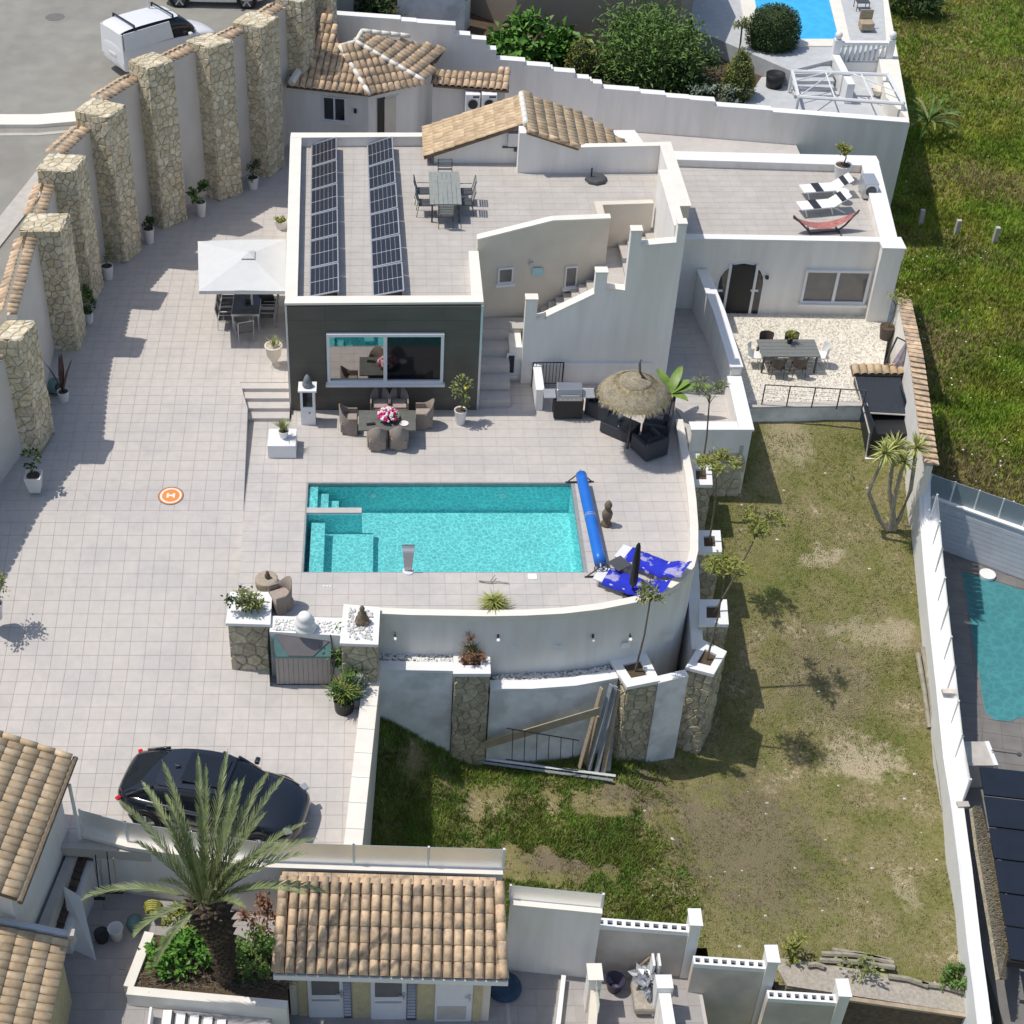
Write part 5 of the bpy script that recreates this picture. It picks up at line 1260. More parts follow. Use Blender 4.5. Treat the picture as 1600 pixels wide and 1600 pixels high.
# ============================================================ NEIGHBOUR AT THE BACK
zN = lambda x: interp([(-4,3.5),(12,1.1)], x)
gb = [(-4,66.8),(3,66.0),(8,64.2),(14,62.4),(21.6,60.6),(24,84),(24,120),(-4,120)]
g = G()
for a_,b_ in zip([-4,0,4,8,12],[0,4,8,12,30]):
    c_ = clip(clip(gb,1,0,b_),-1,0,-a_)
    if len(c_) > 2: g.prism(c_, [-8]*len(c_), [zN(x) for x,y in c_])
struct('back_garden', g, 'soil')
bh = thing('back_house', 'tan rendered neighbour building behind the villa garden trees', 'house', (5,72,3))
b1 = [(3.4,70.5),(6.0,68.9),(13.2,67.5),(14.4,71),(14.2,90),(3,90)]
obj('wall', G().prism(b1, 0, 6.3), 'tan', bh)
obj('lower_wing', G().prism([(-3.5,70.2),(3.2,69.6),(3.2,80),(-3.5,80)], 0, 6.2), 'tan2', bh)
rs = obj('stair_slope', G().prism([(.6,68.2),(3.6,67.6),(3.9,68.6),(.9,69.3)], 0, [5.6,3.9,3.9,5.6]), 'plaster_old', bh)
for k in range(12):
    f = k/11; obj('tile', G().ob((.9+2.7*f,68.5-.6*f,5.62-1.66*f),(.22,.7,.08),ry=.5), 'roof', bh)
ZP = 1.9
nt_ = struct('back_terrace', G().prism([xy(1085,45,ZP),xy(1235,110,ZP),xy(1385,72,ZP),xy(1375,-60,ZP),xy(1060,-60,ZP)], -3, ZP-.01), 'greytile')
pp_ = [xy(1168,-60,ZP),xy(1190,62,ZP),xy(1310,62,ZP),xy(1280,-60,ZP)]
bpool = thing('back_pool', 'bright blue neighbour pool at the top edge', 'swimming pool', (*pp_[0],ZP))
cp_ = [xy(1145,-60,ZP),xy(1170,73,ZP),xy(1330,73,ZP),xy(1300,-60,ZP)]
obj('coping', G().prism(cp_, ZP-.1, ZP+.04), 'coping', bpool); obj('basin', G().prism(pp_, ZP-.05, ZP+.044), 'poolblue', bpool); obj('water', G().add([(x,y,ZP+.08) for x,y in (pp_ if area(pp_) > 0 else pp_[::-1])],[(0,1,2,3)]), 'water2', bpool)
ZL = 1.15
lower = struct('lower_back_deck', G().prism([xy(1225,183,ZL),xy(1235,112,ZL),xy(1395,100,ZL),xy(1420,183,ZL)], -3, ZL), 'greytile')
struct('lower_back_path', G().prism([xy(1150,180,ZL),xy(1235,182,ZL),xy(1240,120,ZL),xy(1190,120,ZL)], -3, ZL-.005), 'greytile')
stp = thing('back_steps', 'pale steps between the back pool terrace and lower deck', 'steps', at(1265,120,1.5))
for k in range(4):
    a = at(1238,108+11*k,1.75-.15*k); b = at(1300,108+11*k,1.75-.15*k); obj('step', G().box(a.x,b.x,a.y-.5,a.y+.3,ZL-.2,1.75-.15*k), 'greytile', stp)
bal = thing('balustrade', 'white balustrade with ball topped posts at the back pool', 'balustrade', at(1345,95,ZP))
a, b = at(1306,98,ZP-.3), at(1382,97,ZP-.3)
obj('rail', G().box(a.x,b.x,a.y-.12,a.y+.12,ZP+.55,ZP+.68), 'white', bal); obj('base', G().box(a.x,b.x,a.y-.1,a.y+.1,ZL,ZP-.25), 'white', bal)
for k in range(9):
    x = a.x+.2+(b.x-a.x-.4)*k/8; obj('baluster', G().lathe([(.05,0),(.09,.15),(.11,.3),(.05,.6),(.07,.8)], (x,a.y,ZP-.25), 8), 'white', bal, True)
for x in (a.x-.1,b.x+.1): obj('post', G().box(x-.15,x+.15,a.y-.15,a.y+.15,ZL,ZP+.8), 'white', bal); obj('ball', G().ball((x,a.y,ZP+.98),.17), 'white', bal, True)
a2 = at(1306,112,ZL+.9); obj('stair_rail', G().box(a.x-.28,a.x+.04,a.y-3.2,a.y-.16,ZL,ZL+.9), 'white', bal)
dw = thing('back_side_wall', 'broad white topped wall on the right side of the back pool terrace', 'wall', at(1400,100,2))
obj('wall', G().prism([xy(1385,150,1.9),xy(1421,186,1.9),xy(1384,-60,2.4),xy(1355,-60,2.4),xy(1372,60,2.2)], -5, 1.85), 'coping', dw)
pg = thing('pergola', 'bare white pergola frame on the lower back deck', 'pergola', at(1320,150,ZL))
zg_ = 2.15
c4 = [at(1248,151,zg_),at(1412,162,zg_),at(1388,117,zg_),at(1238,111,zg_)]
for i in range(4):
    a,b = c4[i], c4[(i+1)%4]; obj('beam', G().tube([a,b],.075,6), 'white_m', pg); obj('leg', G().tube([a,(a.x,a.y,ZL)],.06,6), 'white_m', pg)
for u_,v_ in ((.35,0),(.72,0)):
    a = c4[0].lerp(c4[1],u_); b = c4[3].lerp(c4[2],u_); obj('rafter', G().tube([a,b],.035,6), 'white_m', pg)
obj('brace', G().tube([c4[0],c4[3].lerp(c4[2],.42)],.03,6).tube([c4[0].lerp(c4[3],.6),c4[3].lerp(c4[2],.35)],.03,6).tube([c4[1].lerp(c4[2],.4),c4[3].lerp(c4[2],.62)],.03,6), 'white_m', pg)
# ============================================================ FURNITURE AND OBJECTS
def P3(v, dz=0): return Vector((v[0], v[1], v[2]+dz))
# ---------- solar panels
fz = 3.8
def panel_row(L0, L1, R0, R1, lab):
    # L = low edge (left), R = raised edge
    for k in range(6):
        a0, a1 = L0.lerp(L1,k/6), L0.lerp(L1,(k+1)/6); b0, b1 = R0.lerp(R1,k/6), R0.lerp(R1,(k+1)/6)
        t = thing('solar_panel', lab % ['nearest the pool side','second from the pool side','third from the pool side','third from the rear','second from the rear','at the rear'][k], 'solar panel', a0, 'solar panels on the flat roof')
        u = (b0-a0); v = (a1-a0); n = u.cross(v).normalized(); n = n if n.z > 0 else -n
        def pt(s, r, h=0): return a0+u*s+v*r+n*h
        g = G()
        for s0,s1,r0,r1 in ((0,1,.005,.035),(0,1,.965,.995),(0,.03,.035,.965),(.97,1,.035,.965)):
            q = [pt(s0,r0,.0),pt(s1,r0,.0),pt(s1,r1,.0),pt(s0,r1,.0)]; w = [p+n*.035 for p in q]
            g.add(q+w, [(3,2,1,0),(4,5,6,7),(0,1,5,4),(1,2,6,5),(2,3,7,6),(3,0,4,7)])
        obj('frame', g, 'alu', t)
        g = G().add([pt(.02,.03,.008),pt(.98,.03,.008),pt(.98,.97,.008),pt(.02,.97,.008)], [(0,1,2,3)]); obj('backing', g, 'white_m', t)
        for i in range(6):
            for j in range(2):
                s0 = .035+i*.155; s1 = s0+.148; r0 = .04+j*.467; r1 = r0+.453
                obj('cell', G().add([pt(s0,r0,.013),pt(s1,r0,.013),pt(s1,r1,.013),pt(s0,r1,.013)], [(0,1,2,3)]), 'cell', t)
        g = G(); e = pt(.96,.5)
        for r_ in (.12,.88):
            e = pt(.96,r_); g.box(e.x-.02,e.x+.02,e.y-.02,e.y+.02,fz,e.z); 
        obj('bracket', g, 'alu', t)
        g = G(); q0, q1 = pt(.97,.0), pt(.97,1); g.quad(Vector((q0.x,q0.y,fz)),Vector((q1.x,q1.y,fz)),q1,q0,.02); obj('back_plate', g, 'concrete', t)
def raised(px, py, z): return at(px, py, z)
panel_row(at(484,465,fz+.06), at(487,227,fz+.06), at(530,456,fz+.50), at(526,214,fz+.50), 'solar panel in the left row, %s')
panel_row(at(583,464,fz+.06), at(574,227,fz+.06), at(632,455,fz+.50), at(613,213,fz+.50), 'solar panel in the right row, %s')
# ---------- pots
def pot(p, h, r0, r1, m='pot_w', square=False, name='pot', soil=True, parent=None):
    g = G(); x, y, z = p
    if square:
        g.add([(x-r0,y-r0,z),(x+r0,y-r0,z),(x+r0,y+r0,z),(x-r0,y+r0,z),(x-r1,y-r1,z+h),(x+r1,y-r1,z+h),(x+r1,y+r1,z+h),(x-r1,y+r1,z+h),
               (x-r1*.85,y-r1*.85,z+h),(x+r1*.85,y-r1*.85,z+h),(x+r1*.85,y+r1*.85,z+h),(x-r1*.85,y+r1*.85,z+h),
               (x-r1*.8,y-r1*.8,z+h-.05),(x+r1*.8,y-r1*.8,z+h-.05),(x+r1*.8,y+r1*.8,z+h-.05),(x-r1*.8,y+r1*.8,z+h-.05)],
              [(3,2,1,0),(0,1,5,4),(1,2,6,5),(2,3,7,6),(3,0,4,7)]+[(4+i,4+(i+1)%4,8+(i+1)%4,8+i) for i in range(4)]+[(8+i,8+(i+1)%4,12+(i+1)%4,12+i) for i in range(4)]+[(12,13,14,15)])
    else:
        g.lathe([(r0,0),(r0*1.02,.02),(r1,h-.02),(r1*1.03,h),(r1*.88,h),(r1*.86,h-.05),(.01,h-.05)], p, 18)
    o = obj(name, g, m, parent, not square)
    if soil: obj('soil', G().cyl((x,y,z+h-.06), r1*.84*(.9 if square else 1), r1*.84, .03, 14), 'soil', parent)
    return o
def blade_tuft(p, n, L, w, m, parent, droop=.5, name='leaf', up=.9, spread=.6, stuff=True, seed=1):
    r = random.Random(seed); g = G(); p = Vector(p)
    for i in range(n):
        a = r.uniform(0,6.283); e = r.uniform(spread*.2,spread)*1.4; d = Vector((math.cos(a)*math.sin(e), math.sin(a)*math.sin(e), math.cos(e))); l = L*r.uniform(.7,1.1)
        m1 = p+d*l*.55; d2 = (d+Vector((d.x,d.y,-1))*droop).normalized(); m2 = m1+d2*l*.45; sd = d.cross(Vector((0,0,1)))
        sd = (sd.normalized() if sd.length > .01 else Vector((1,0,0)))*w*.5
        g.add([p-sd*.6,p+sd*.6,m1+sd,m1-sd,m2],[(0,1,2,3),(3,2,4)])
    return obj('foliage', g, m, parent)
def crown(c, rx, ry, rz, n, L, w, seed=1, clumps=0, hollow=.45, g=None, jit=.5):
    r = random.Random(seed); g = g or G(); c = Vector(c); cl = []
    for _ in range(clumps or max(6,n//45)):
        a = r.uniform(0,6.283); u = r.uniform(-1,1); k = math.sqrt(1-u*u); rr = r.uniform(hollow,1)**.7
        cl.append(Vector((math.cos(a)*k*rx*rr, math.sin(a)*k*ry*rr, u*rz*rr)))
    cs = .30
    for i in range(n):
        q = cl[i%len(cl)]; v = Vector((r.gauss(0,rx*cs*jit*1.2), r.gauss(0,ry*cs*jit*1.2), r.gauss(0,rz*cs*jit*1.2)))
        p = c+q+v; d = Vector((r.gauss(0,1),r.gauss(0,1),r.gauss(.2,.7)))+(q+v)*.6/max(rx,.1)
        g.leaf(p, d, Vector((r.gauss(0,.4),r.gauss(0,.4),1)), L*r.uniform(.7,1.3), w*r.uniform(.7,1.2))
    return g
def shrub_pot(px, py, z, h, r0, r1, kind, label, foliage, square=False, potm='pot_w', group='potted plants along the boundary wall', seed=1, cat='potted plant'):
    p = at(px, py, z); t = thing('potted_plant', label, cat, p, group)
    pot(p, h, r0, r1, potm, square, 'pot', parent=t)
    q = Vector((p.x,p.y,p.z+h-.03)); foliage(t, q, seed); return t
def f_bush(rx, rz, n, m, lift=0, L=.10, stem=True, w=.06):
    def f(t, q, s):
        if stem: obj('stem', G().tube([q, q+Vector((.02,.01,lift*.6)), q+Vector((-.02,0,lift+rz*.3))], .022, 6), 'trunk', t)
        obj('foliage', crown(q+Vector((0,0,lift+rz*.7)), rx, rx, rz, n, L, w, s), m, t)
    return f
def f_tuft(n, L, w, m, droop=.5, spread=.6):
    return lambda t, q, s: blade_tuft(q, n, L, w, m, t, droop, spread=spread, seed=s)
cz_ = lambda px, py: on(px, py, court_z).z
PW = 'potted plants along the boundary wall'
shrub_pot(396,294,.55,.50,.17,.24,'', 'tapered white pot with dark green bush nearest the hut', f_bush(.34,.40,260,'leaf_dk',.05), seed=1)
shrub_pot(315,337,.55,.62,.15,.22,'', 'tapered white pot with leafy money plant left of the sun umbrella', f_bush(.36,.42,200,'leaf_g',.12,.16,w=.12), seed=2)
shrub_pot(234,379,.55,.62,.15,.22,'', 'tapered white pot with tight round green bush', f_bush(.25,.26,300,'leaf_dk',.0), seed=3)
shrub_pot(169,435,.55,.55,.17,.24,'', 'tapered white pot with thin sparse shrub', f_bush(.33,.42,90,'leaf_ol',.28,.09), seed=4)
shrub_pot(139,504,.52,.45,.15,.2,'', 'white pot with a tall narrow cypress bush', f_bush(.24,.62,700,'leaf_g',.0,.10), seed=5)
shrub_pot(101,627,.42,.42,.15,.2,'', 'white pot with tall brown leaning leaves beside the hose reel', lambda t,q,s: blade_tuft(q,9,1.7,.16,'bronze',t,.15,spread=.28,seed=4), seed=6)
shrub_pot(56,765,.2,.60,.17,.25,'', 'square tapered white pot with a few small leaves', f_bush(.30,.5,60,'leaf_dk',.2,.14,w=.12), square=True, seed=7)
shrub_pot(-8,965,-.6,.55,.22,.3,'', 'pot with round topped olive shrub at the left frame edge', f_bush(.5,.5,500,'leaf_ol',.5,.1), seed=8)
shrub_pot(440,356,.55,.35,.2,.26,'', 'white pot with small round yellow green bush behind the umbrella', f_bush(.24,.16,160,'leaf_ye',.0), group='x', seed=9)
M_ = None
p = on(84,612,court_z); t = thing('hose_reel', 'blue green hose reel on the ground beside the leaning brown plant', 'hose reel', p)
obj('drum', G().cyl((p.x,p.y,p.z+.28),.27,.27,.22,18,(.9,-.5,.1)), 'tealp', t); obj('hub', G().cyl((p.x+.1,p.y-.06,p.z+.29),.12,.12,.16,12,(.9,-.5,.1)), 'dkgrey', t); obj('base', G().box(p.x-.2,p.x+.25,p.y-.15,p.y+.15,p.z,p.z+.06), 'dkgrey', t)
# urn by the villa
p = at(429,572,.5); t = thing('stone_urn', 'cream footed urn with spiky plant at the corner of the villa', 'urn', p)
obj('urn', G().lathe([(.19,0),(.2,.05),(.08,.12),(.10,.2),(.24,.45),(.28,.78),(.31,.80),(.31,.86),(.25,.86),(.23,.8),(.01,.78)], p, 20), 'cream', t, True)
blade_tuft(p+Vector((0,0,.8)), 60, .45, .025, 'leaf_ol', t, .4, seed=11)
# ---------- cantilever sun umbrella and metal dining set
zc = 2.75
cs = [at(311,455,zc),at(446,455,zc),at(447,374,zc),at(309,377,zc)]
pk = at(389,397,3.3); umb = thing('sun_umbrella', 'large square white sun umbrella over the courtyard dining table', 'umbrella', (pk.x,pk.y,.55))
for i in range(4):
    a,b = cs[i],cs[(i+1)%4]; g = G(); m_ = (a+b)/2+Vector((0,0,.03)); g.quad(a,m_,pk,pk+Vector((.001,0,0)),.012); g2 = G()
    g = G().add([a,m_,pk,a-Vector((0,0,.01)),m_-Vector((0,0,.01)),pk-Vector((0,0,.01))],[(0,1,2),(5,4,3),(0,3,4,1),(1,4,5,2)]).add([m_,b,pk,m_-Vector((0,0,.01)),b-Vector((0,0,.01)),pk-Vector((0,0,.01))],[(0,1,2),(5,4,3),(0,3,4,1),(1,4,5,2)])
    g.quad(a-Vector((0,0,.12)),b-Vector((0,0,.12)),b,a,.01)
    obj('canopy', g, 'canvas', umb)
v0 = [pk.lerp(c,.16)+Vector((0,0,.05)) for c in cs]; top = pk+Vector((0,0,.10))
g = G().add(v0+[top],[(0,1,4),(1,2,4),(2,3,4),(3,0,4)]); obj('vent', g, 'canvas', umb)
obj('pole', G().tube([(pk.x,pk.y,.55),(pk.x,pk.y,3.28)],.035,8), 'white_m', umb)
for c in cs: obj('rib', G().tube([pk-Vector((0,0,.03)), c-Vector((0,0,.02))],.015,5), 'white_m', umb)
def chair_metal(label):
    t = thing('garden_chair', label, 'chair', (0,0,0), 'metal chairs at the courtyard table')
    g = G()
    for x in (-.27,.27):
        g.tube([(x,.25,0),(x,.25,.64),(x,-.25,.64),(x,-.28,0)],.016,6); g.tube([(x,-.24,.42),(x,-.34,.92)],.016,6)
    g.tube([(-.27,-.34,.92),(.27,-.34,.92)],.016,6); g.tube([(-.27,.25,.42),(.27,.25,.42)],.014,6)
    obj('frame', g, 'alu', t, local=True)
    obj('seat', G().box(-.25,.25,-.24,.25,.41,.44), 'mesh_g', t, local=True)
    obj('backrest', G().ob((0,-.31,.68),(.48,.02,.40),rx=.2), 'mesh_g', t, local=True); return t
tp = at(362,491,1.27)
tb = thing('dining_table', 'grey glass topped dining table under the white umbrella', 'table', (tp.x,tp.y,.52))
obj('tabletop', G().box(tp.x,tp.x+.95,tp.y,tp.y+1.9,1.24,1.27), 'navyglass', tb)
obj('frame', G().box(tp.x-.02,tp.x+.97,tp.y-.02,tp.y-.001,1.2,1.275).box(tp.x-.02,tp.x-.001,tp.y,tp.y+1.9,1.2,1.275).box(tp.x+.951,tp.x+.97,tp.y,tp.y+1.9,1.2,1.275), 'alu', tb)
for x,y in ((.03,.03),(.92,.03),(.03,1.87),(.92,1.87)): obj('leg', G().box(tp.x+x-.025,tp.x+x+.025,tp.y+y-.025,tp.y+y+.025,.53,1.24), 'alu', tb)
p = Vector((tp.x+.5,tp.y+.75,1.27)); t = thing('table_centrepiece', 'small dark bowl with glass on the courtyard dining table', 'bowl', p); obj('bowl', G().lathe([(.05,0),(.12,.08),(.11,.08),(.02,.02)],p,12), 'black', t); obj('glass', G().cyl(p+Vector((.12,.12,0)),.035,.04,.14,10), 'alu', t)
zc0 = .53; cx_, cy_ = tp.x, tp.y
spots = [((cx_-.25,cy_+.35),-90,'metal garden chair at the left side of the courtyard table, front one'),((cx_-.25,cy_+.95),-90,'metal garden chair at the left side of the courtyard table, middle one'),((cx_-.25,cy_+1.5),-90,'metal garden chair at the left side of the courtyard table, rear one'),
 ((cx_+1.2,cy_+.5),90,'metal garden chair on the right side of the courtyard table, nearest the viewer'),((cx_+1.25,cy_+1.25),90,'metal garden chair between courtyard table and villa wall'),((cx_+.45,cy_-.45),18,'metal garden chair turned at the front end of the courtyard table')]
c0_ = chair_metal(spots[0][2])
for i,((x,y),a,l) in enumerate(spots):
    c = c0_ if i == 0 else copy_tree(c0_); c.location = (x,y,zc0); c.rotation_euler.z = rad(a); c['label'] = l
solo('black_jacket', G().ob((cx_+1.12,cy_+1.25,zc0+.62),(.5,.5,.42),rz=.3,ry=.15), 'black', 'black jacket draped on the chair by the villa wall', 'jacket', bevel=.08)
# ---------- landing pad
p = on(267,775,court_z); n_ = 40
lp_ = thing('landing_pad', 'round orange drone landing pad with white H on the courtyard tiles', 'landing pad', p)
nrm = Vector((0,-(court_z(0,p.y+.5)-court_z(0,p.y-.5)),1)).normalized()
for r_,h,m_,nm in ((.40,.012,'statue','rim'),(.372,.016,'orange','border'),(.335,.02,'petal','ring'),(.275,.024,'orange','disc')): obj(nm, G().cyl(p,r_,r_,h,36,nrm), m_, lp_)
sl = nrm.to_track_quat('Z','Y').to_matrix()
g = G()
for (x0,x1,y0,y1) in ((-.13,-.06,-.10,.10),(.06,.13,-.10,.10),(-.06,.06,-.035,.035)):
    q = [p+nrm*.027+Vector((x,y,-nrm.y*y)) for x,y in ((x0,y0),(x1,y0),(x1,y1),(x0,y1))]; g.add(q,[(0,1,2,3)])
obj('letter', g, 'petal', lp_)
# ---------- white cabinet pillar with stone figure
p = at(482,664,0); cb = thing('garden_cabinet', 'tall white pillar cabinet with niche beside the dark villa front', 'cabinet', p)
obj('body', G().box(p.x-.24,p.x+.24,p.y,p.y+.42,0,.72).box(p.x-.24,p.x-.16,p.y,p.y+.42,.721,1.35).box(p.x+.16,p.x+.24,p.y,p.y+.42,.721,1.35).box(p.x-.159,p.x+.159,p.y+.2,p.y+.42,.721,1.35), 'white', cb)
obj('top', G().box(p.x-.30,p.x+.30,p.y-.06,p.y+.48,1.351,1.41), 'white', cb); obj('knob', G().ball((p.x+.05,p.y-.02,.5),.025), 'dkgrey', cb)
obj('pane', G().box(p.x-.158,p.x+.158,p.y+.02,p.y+.03,.75,1.33), 'glass_dk', cb)
q = Vector((p.x,p.y+.22,1.41)); solo('stone_lantern', G().lathe([(.14,0),(.17,.06),(.16,.16),(.12,.2),(.13,.24),(.09,.36),(.02,.46)],q,16), 'pot_g', 'rounded grey stone ornament on top of the white cabinet', 'ornament', smooth=True)
# ---------- wicker dining set
tl_, tr_ = at(560,672,.75), at(650,673,.75); bl_ = at(560,641,.75)
tbl = thing('dining_table', 'dark grey stone topped dining table with flowers in front of the dark villa wall', 'table', (tl_.x,tl_.y,0))
obj('tabletop', G().box(tl_.x,tr_.x,tl_.y,bl_.y,.70,.75), 'slate', tbl, bevel=.01)
for x in (tl_.x+.35,tr_.x-.35): obj('leg', G().box(x-.06,x+.06,tl_.y+.12,bl_.y-.12,0,.70), 'dkgrey', tbl)
def wicker(label):
    t = thing('wicker_chair', label, 'chair', (0,0,0), 'taupe wicker armchairs round the flower table')
    g = G(); n = 9; H = []
    # curved shell: back + arms falling to the front
    for i in range(n*2+1):
        a = math.pi*(-.02+1.04*i/(2*n)); s_ = math.sin(a); x = -.29*math.cos(a); y = -.27*s_; top = .62+.32*max(0,s_)**1.6; H.append((x,y,top))
    vs = []
    for x,y,top in H: k = 1.0; vs += [(x*.86,y*.86,0),(x,y,.42),(x*1.04,y*1.06,top),(x*.94,y*.94,top),(x*.9,y*.9,.42)]
    m_ = len(H); fs = []
    for i in range(m_-1):
        for j in range(4): fs.append((i*5+j,(i+1)*5+j,(i+1)*5+j+1,i*5+j+1))
    g.add(vs, fs); obj('shell', g, 'wicker', t, True, local=True)
    obj('seat', G().box(-.25,.25,-.24,.27,.08,.40), 'wicker', t, local=True, bevel=.03)
    obj('arm_front', G().box(-.30,-.25,-.01,.26,.0,.62).box(.25,.30,-.01,.26,0,.62), 'wicker', t, local=True, bevel=.01)
    obj('cushion', G().box(-.23,.23,-.22,.25,.401,.46), 'cushion_t', t, local=True, bevel=.02); return t
w0 = wicker('x')
ws = [((594,648),180,'wicker armchair behind the flower table, left one'),((623,648),180,'wicker armchair behind the flower table, right one'),((545,672),-90,'wicker armchair at the left end of the flower table'),((663,664),90,'wicker armchair at the right end of the flower table'),((590,699),0,'wicker armchair in front of the flower table, left one'),((623,698),0,'wicker armchair in front of the flower table, right one')]
for i,((px,py),a,l) in enumerate(ws):
    c = w0 if i == 0 else copy_tree(w0); q = at(px,py,0); c.location = q; c.rotation_euler.z = rad(a); c['label'] = l; c.scale = (1.1,)*3
q = (Vector(((tl_.x+tr_.x)/2+.03,(tl_.y+bl_.y)/2+.05,.75))); fl = thing('flower_bowl', 'big bowl of pink and white flowers on the terrace table', 'flowers', q)
obj('bowl', G().lathe([(.12,0),(.26,.12),(.25,.14),(.02,.1)],q,18), 'black', fl)
r = random.Random(3); gp, gw = G(), G()
for i in range(150):
    a = r.uniform(0,6.28); rr = .36*math.sqrt(r.random()); h = .14+.26*(1-(rr/.38)**2); c = q+Vector((rr*math.cos(a),rr*math.sin(a),h)); k = int((a*2.1+rr*6))%2
    (gp if k else gw).ball(c, r.uniform(.03,.055), nu=6, nv=4)
obj('pink_flowers', gp, 'pink', fl); obj('white_flowers', gw, 'petal', fl); obj('leaves', crown(q+Vector((0,0,.16)),.34,.34,.12,120,.1,.06,4), 'leaf_g', fl)
solo('serving_dish', G().cyl((tr_.x-.38,tl_.y+.33,.751),.12,.15,.03,14), 'petal', 'white dish with bread at the right end of the flower table', 'dish')
solo('black_case', G().ob((tl_.x+.40,tl_.y+.3,.765),(.28,.1,.05),rz=.2), 'black', 'small black case lying left of the flowers on the table', 'case')
# potted lemon tree, white block planter
def tree_slim(t, base, top, crown_r, n, m, L=.14, w=.07, bend=.06, seed=1, r0=.035, sub=3, rz=None):
    r = random.Random(seed); base, top = Vector(base), Vector(top); mid = base.lerp(top,.5)+Vector((bend,0,0))
    pts = [base, base.lerp(mid,.5), mid, mid.lerp(top,.55), top]; obj('trunk', G().tube(pts, r0, 7, r0*.6), 'trunk', t)
    g = G()
    for k in range(sub*2):
        a = 6.28*k/(sub*2)+r.uniform(-.3,.3); e = top+Vector((math.cos(a)*crown_r*.7, math.sin(a)*crown_r*.7, r.uniform(.1,.8)*crown_r)); g.tube([mid.lerp(top,.8),(mid.lerp(top,.9)+e)/2+Vector((0,0,.05)),e], r0*.4, 5, r0*.15)
    obj('branch', g, 'trunk', t)
    obj('crown', crown(top+Vector((0,0,crown_r*.35)), crown_r, crown_r, rz or crown_r*.75, n, L, w, seed, hollow=.2), m, t)
p = at(719,661,0); t = thing('potted_tree', 'lemon tree with one yellow fruit in a tapered white pot by the villa steps', 'potted tree', p)
pot(p,.55,.15,.21,parent=t); tree_slim(t, p+Vector((0,0,.5)), p+Vector((.05,.0,1.25)), .33, 330, 'leaf_ol', .12, .06, seed=12, rz=.5)
obj('fruit', G().ball(p+Vector((.12,-.2,1.55)),.05), 'yellow', t)
p0 = at(419,716,0); p1 = at(463,714,0); solo('white_block', G().box(p0.x,p1.x,p0.y,p0.y+.92,0,.5), 'white', 'low white cube plinth on the terrace near the steps', 'plinth', bevel=.01)
p = Vector((p0.x+.50,p0.y+.45,.5)); t = thing('potted_plant', 'white pot with spiky plant on the white plinth', 'potted plant', p); pot(p,.28,.12,.17,parent=t); blade_tuft(p+Vector((0,0,.25)),50,.55,.03,'leaf_ol',t,.35,seed=8)
# ---------- BBQ corner
t = thing('barbecue_wall', 'low white L shaped wall behind the gas barbecue', 'wall', at(836,640,0))
a = at(836,641,0); b = at(848,642,0); xb0 = a.x
obj('wall', G().box(xb0,xb0+.24,a.y,a.y+1.75,0,.80).box(xb0+.241,9.1,a.y+1.5,a.y+1.75,0,.80), 'plaster', t); obj('coping', G().box(xb0-.02,xb0+.26,a.y-.02,a.y+1.76,.801,.85).box(xb0+.261,9.1,a.y+1.47,a.y+1.77,.801,.85), 'white', t)
p = at(887,656,0); bq = thing('gas_barbecue', 'steel gas barbecue with closed lid and black cart', 'barbecue', p)
obj('cart', G().box(p.x-.48,p.x+.48,p.y,p.y+.55,.06,.78), 'black', bq, bevel=.01); obj('grill_box', G().box(p.x-.42,p.x+.42,p.y-.02,p.y+.55,.781,.93), 'steel', bq)
obj('lid', G().add([(p.x-.42,p.y-.0,.931),(p.x+.42,p.y-.0,.931),(p.x+.42,p.y+.55,.931),(p.x-.42,p.y+.55,.931),(p.x-.42,p.y+.08,1.16),(p.x+.42,p.y+.08,1.16),(p.x+.42,p.y+.42,1.24),(p.x-.42,p.y+.42,1.24)],[(0,1,5,4),(1,2,6,5),(2,3,7,6),(3,0,4,7),(4,5,6,7)]), 'steel', bq, bevel=.02)
obj('handle', G().tube([(p.x-.3,p.y-.06,1.02),(p.x+.3,p.y-.06,1.02)],.018,8), 'alu', bq)
for s_ in (-1,1): obj('side_shelf', G().box(p.x+s_*.64-.2,p.x+s_*.64+.2,p.y+.03,p.y+.52,.86,.90), 'alu', bq, bevel=.01)
for k in range(5): obj('knob', G().cyl((p.x-.3+.15*k,p.y-.02,.855),.028,.028,.03,10,(0,-1,0)), 'alu', bq)
g_ = thing('iron_railing', 'black iron railing panel at the foot of the stair wall', 'railing', at(855,598,0))
ra, rb_ = (at(831,601,0)), at(877,603,0); yy = 43.7
rx0, rx1 = onplane(831,600,(5,yy-.1),(9,yy-.1)).x, onplane(878,600,(5,yy-.1),(9,yy-.1)).x
obj('rail', G().tube([(rx0,yy-.1,1.0),(rx1,yy-.1,1.0)],.022,6), 'black', g_)
obj('lower_rail', G().tube([(rx0,yy-.1,.15),(rx1,yy-.1,.15)],.015,6), 'black', g_)
for k in range(10): x = rx0+(rx1-rx0)*k/9; obj('bar', G().tube([(x,yy-.1,0 if k in (0,9) else .15),(x,yy-.1,1.0)],.028 if k in (0,9) else .011,6), 'black', g_)
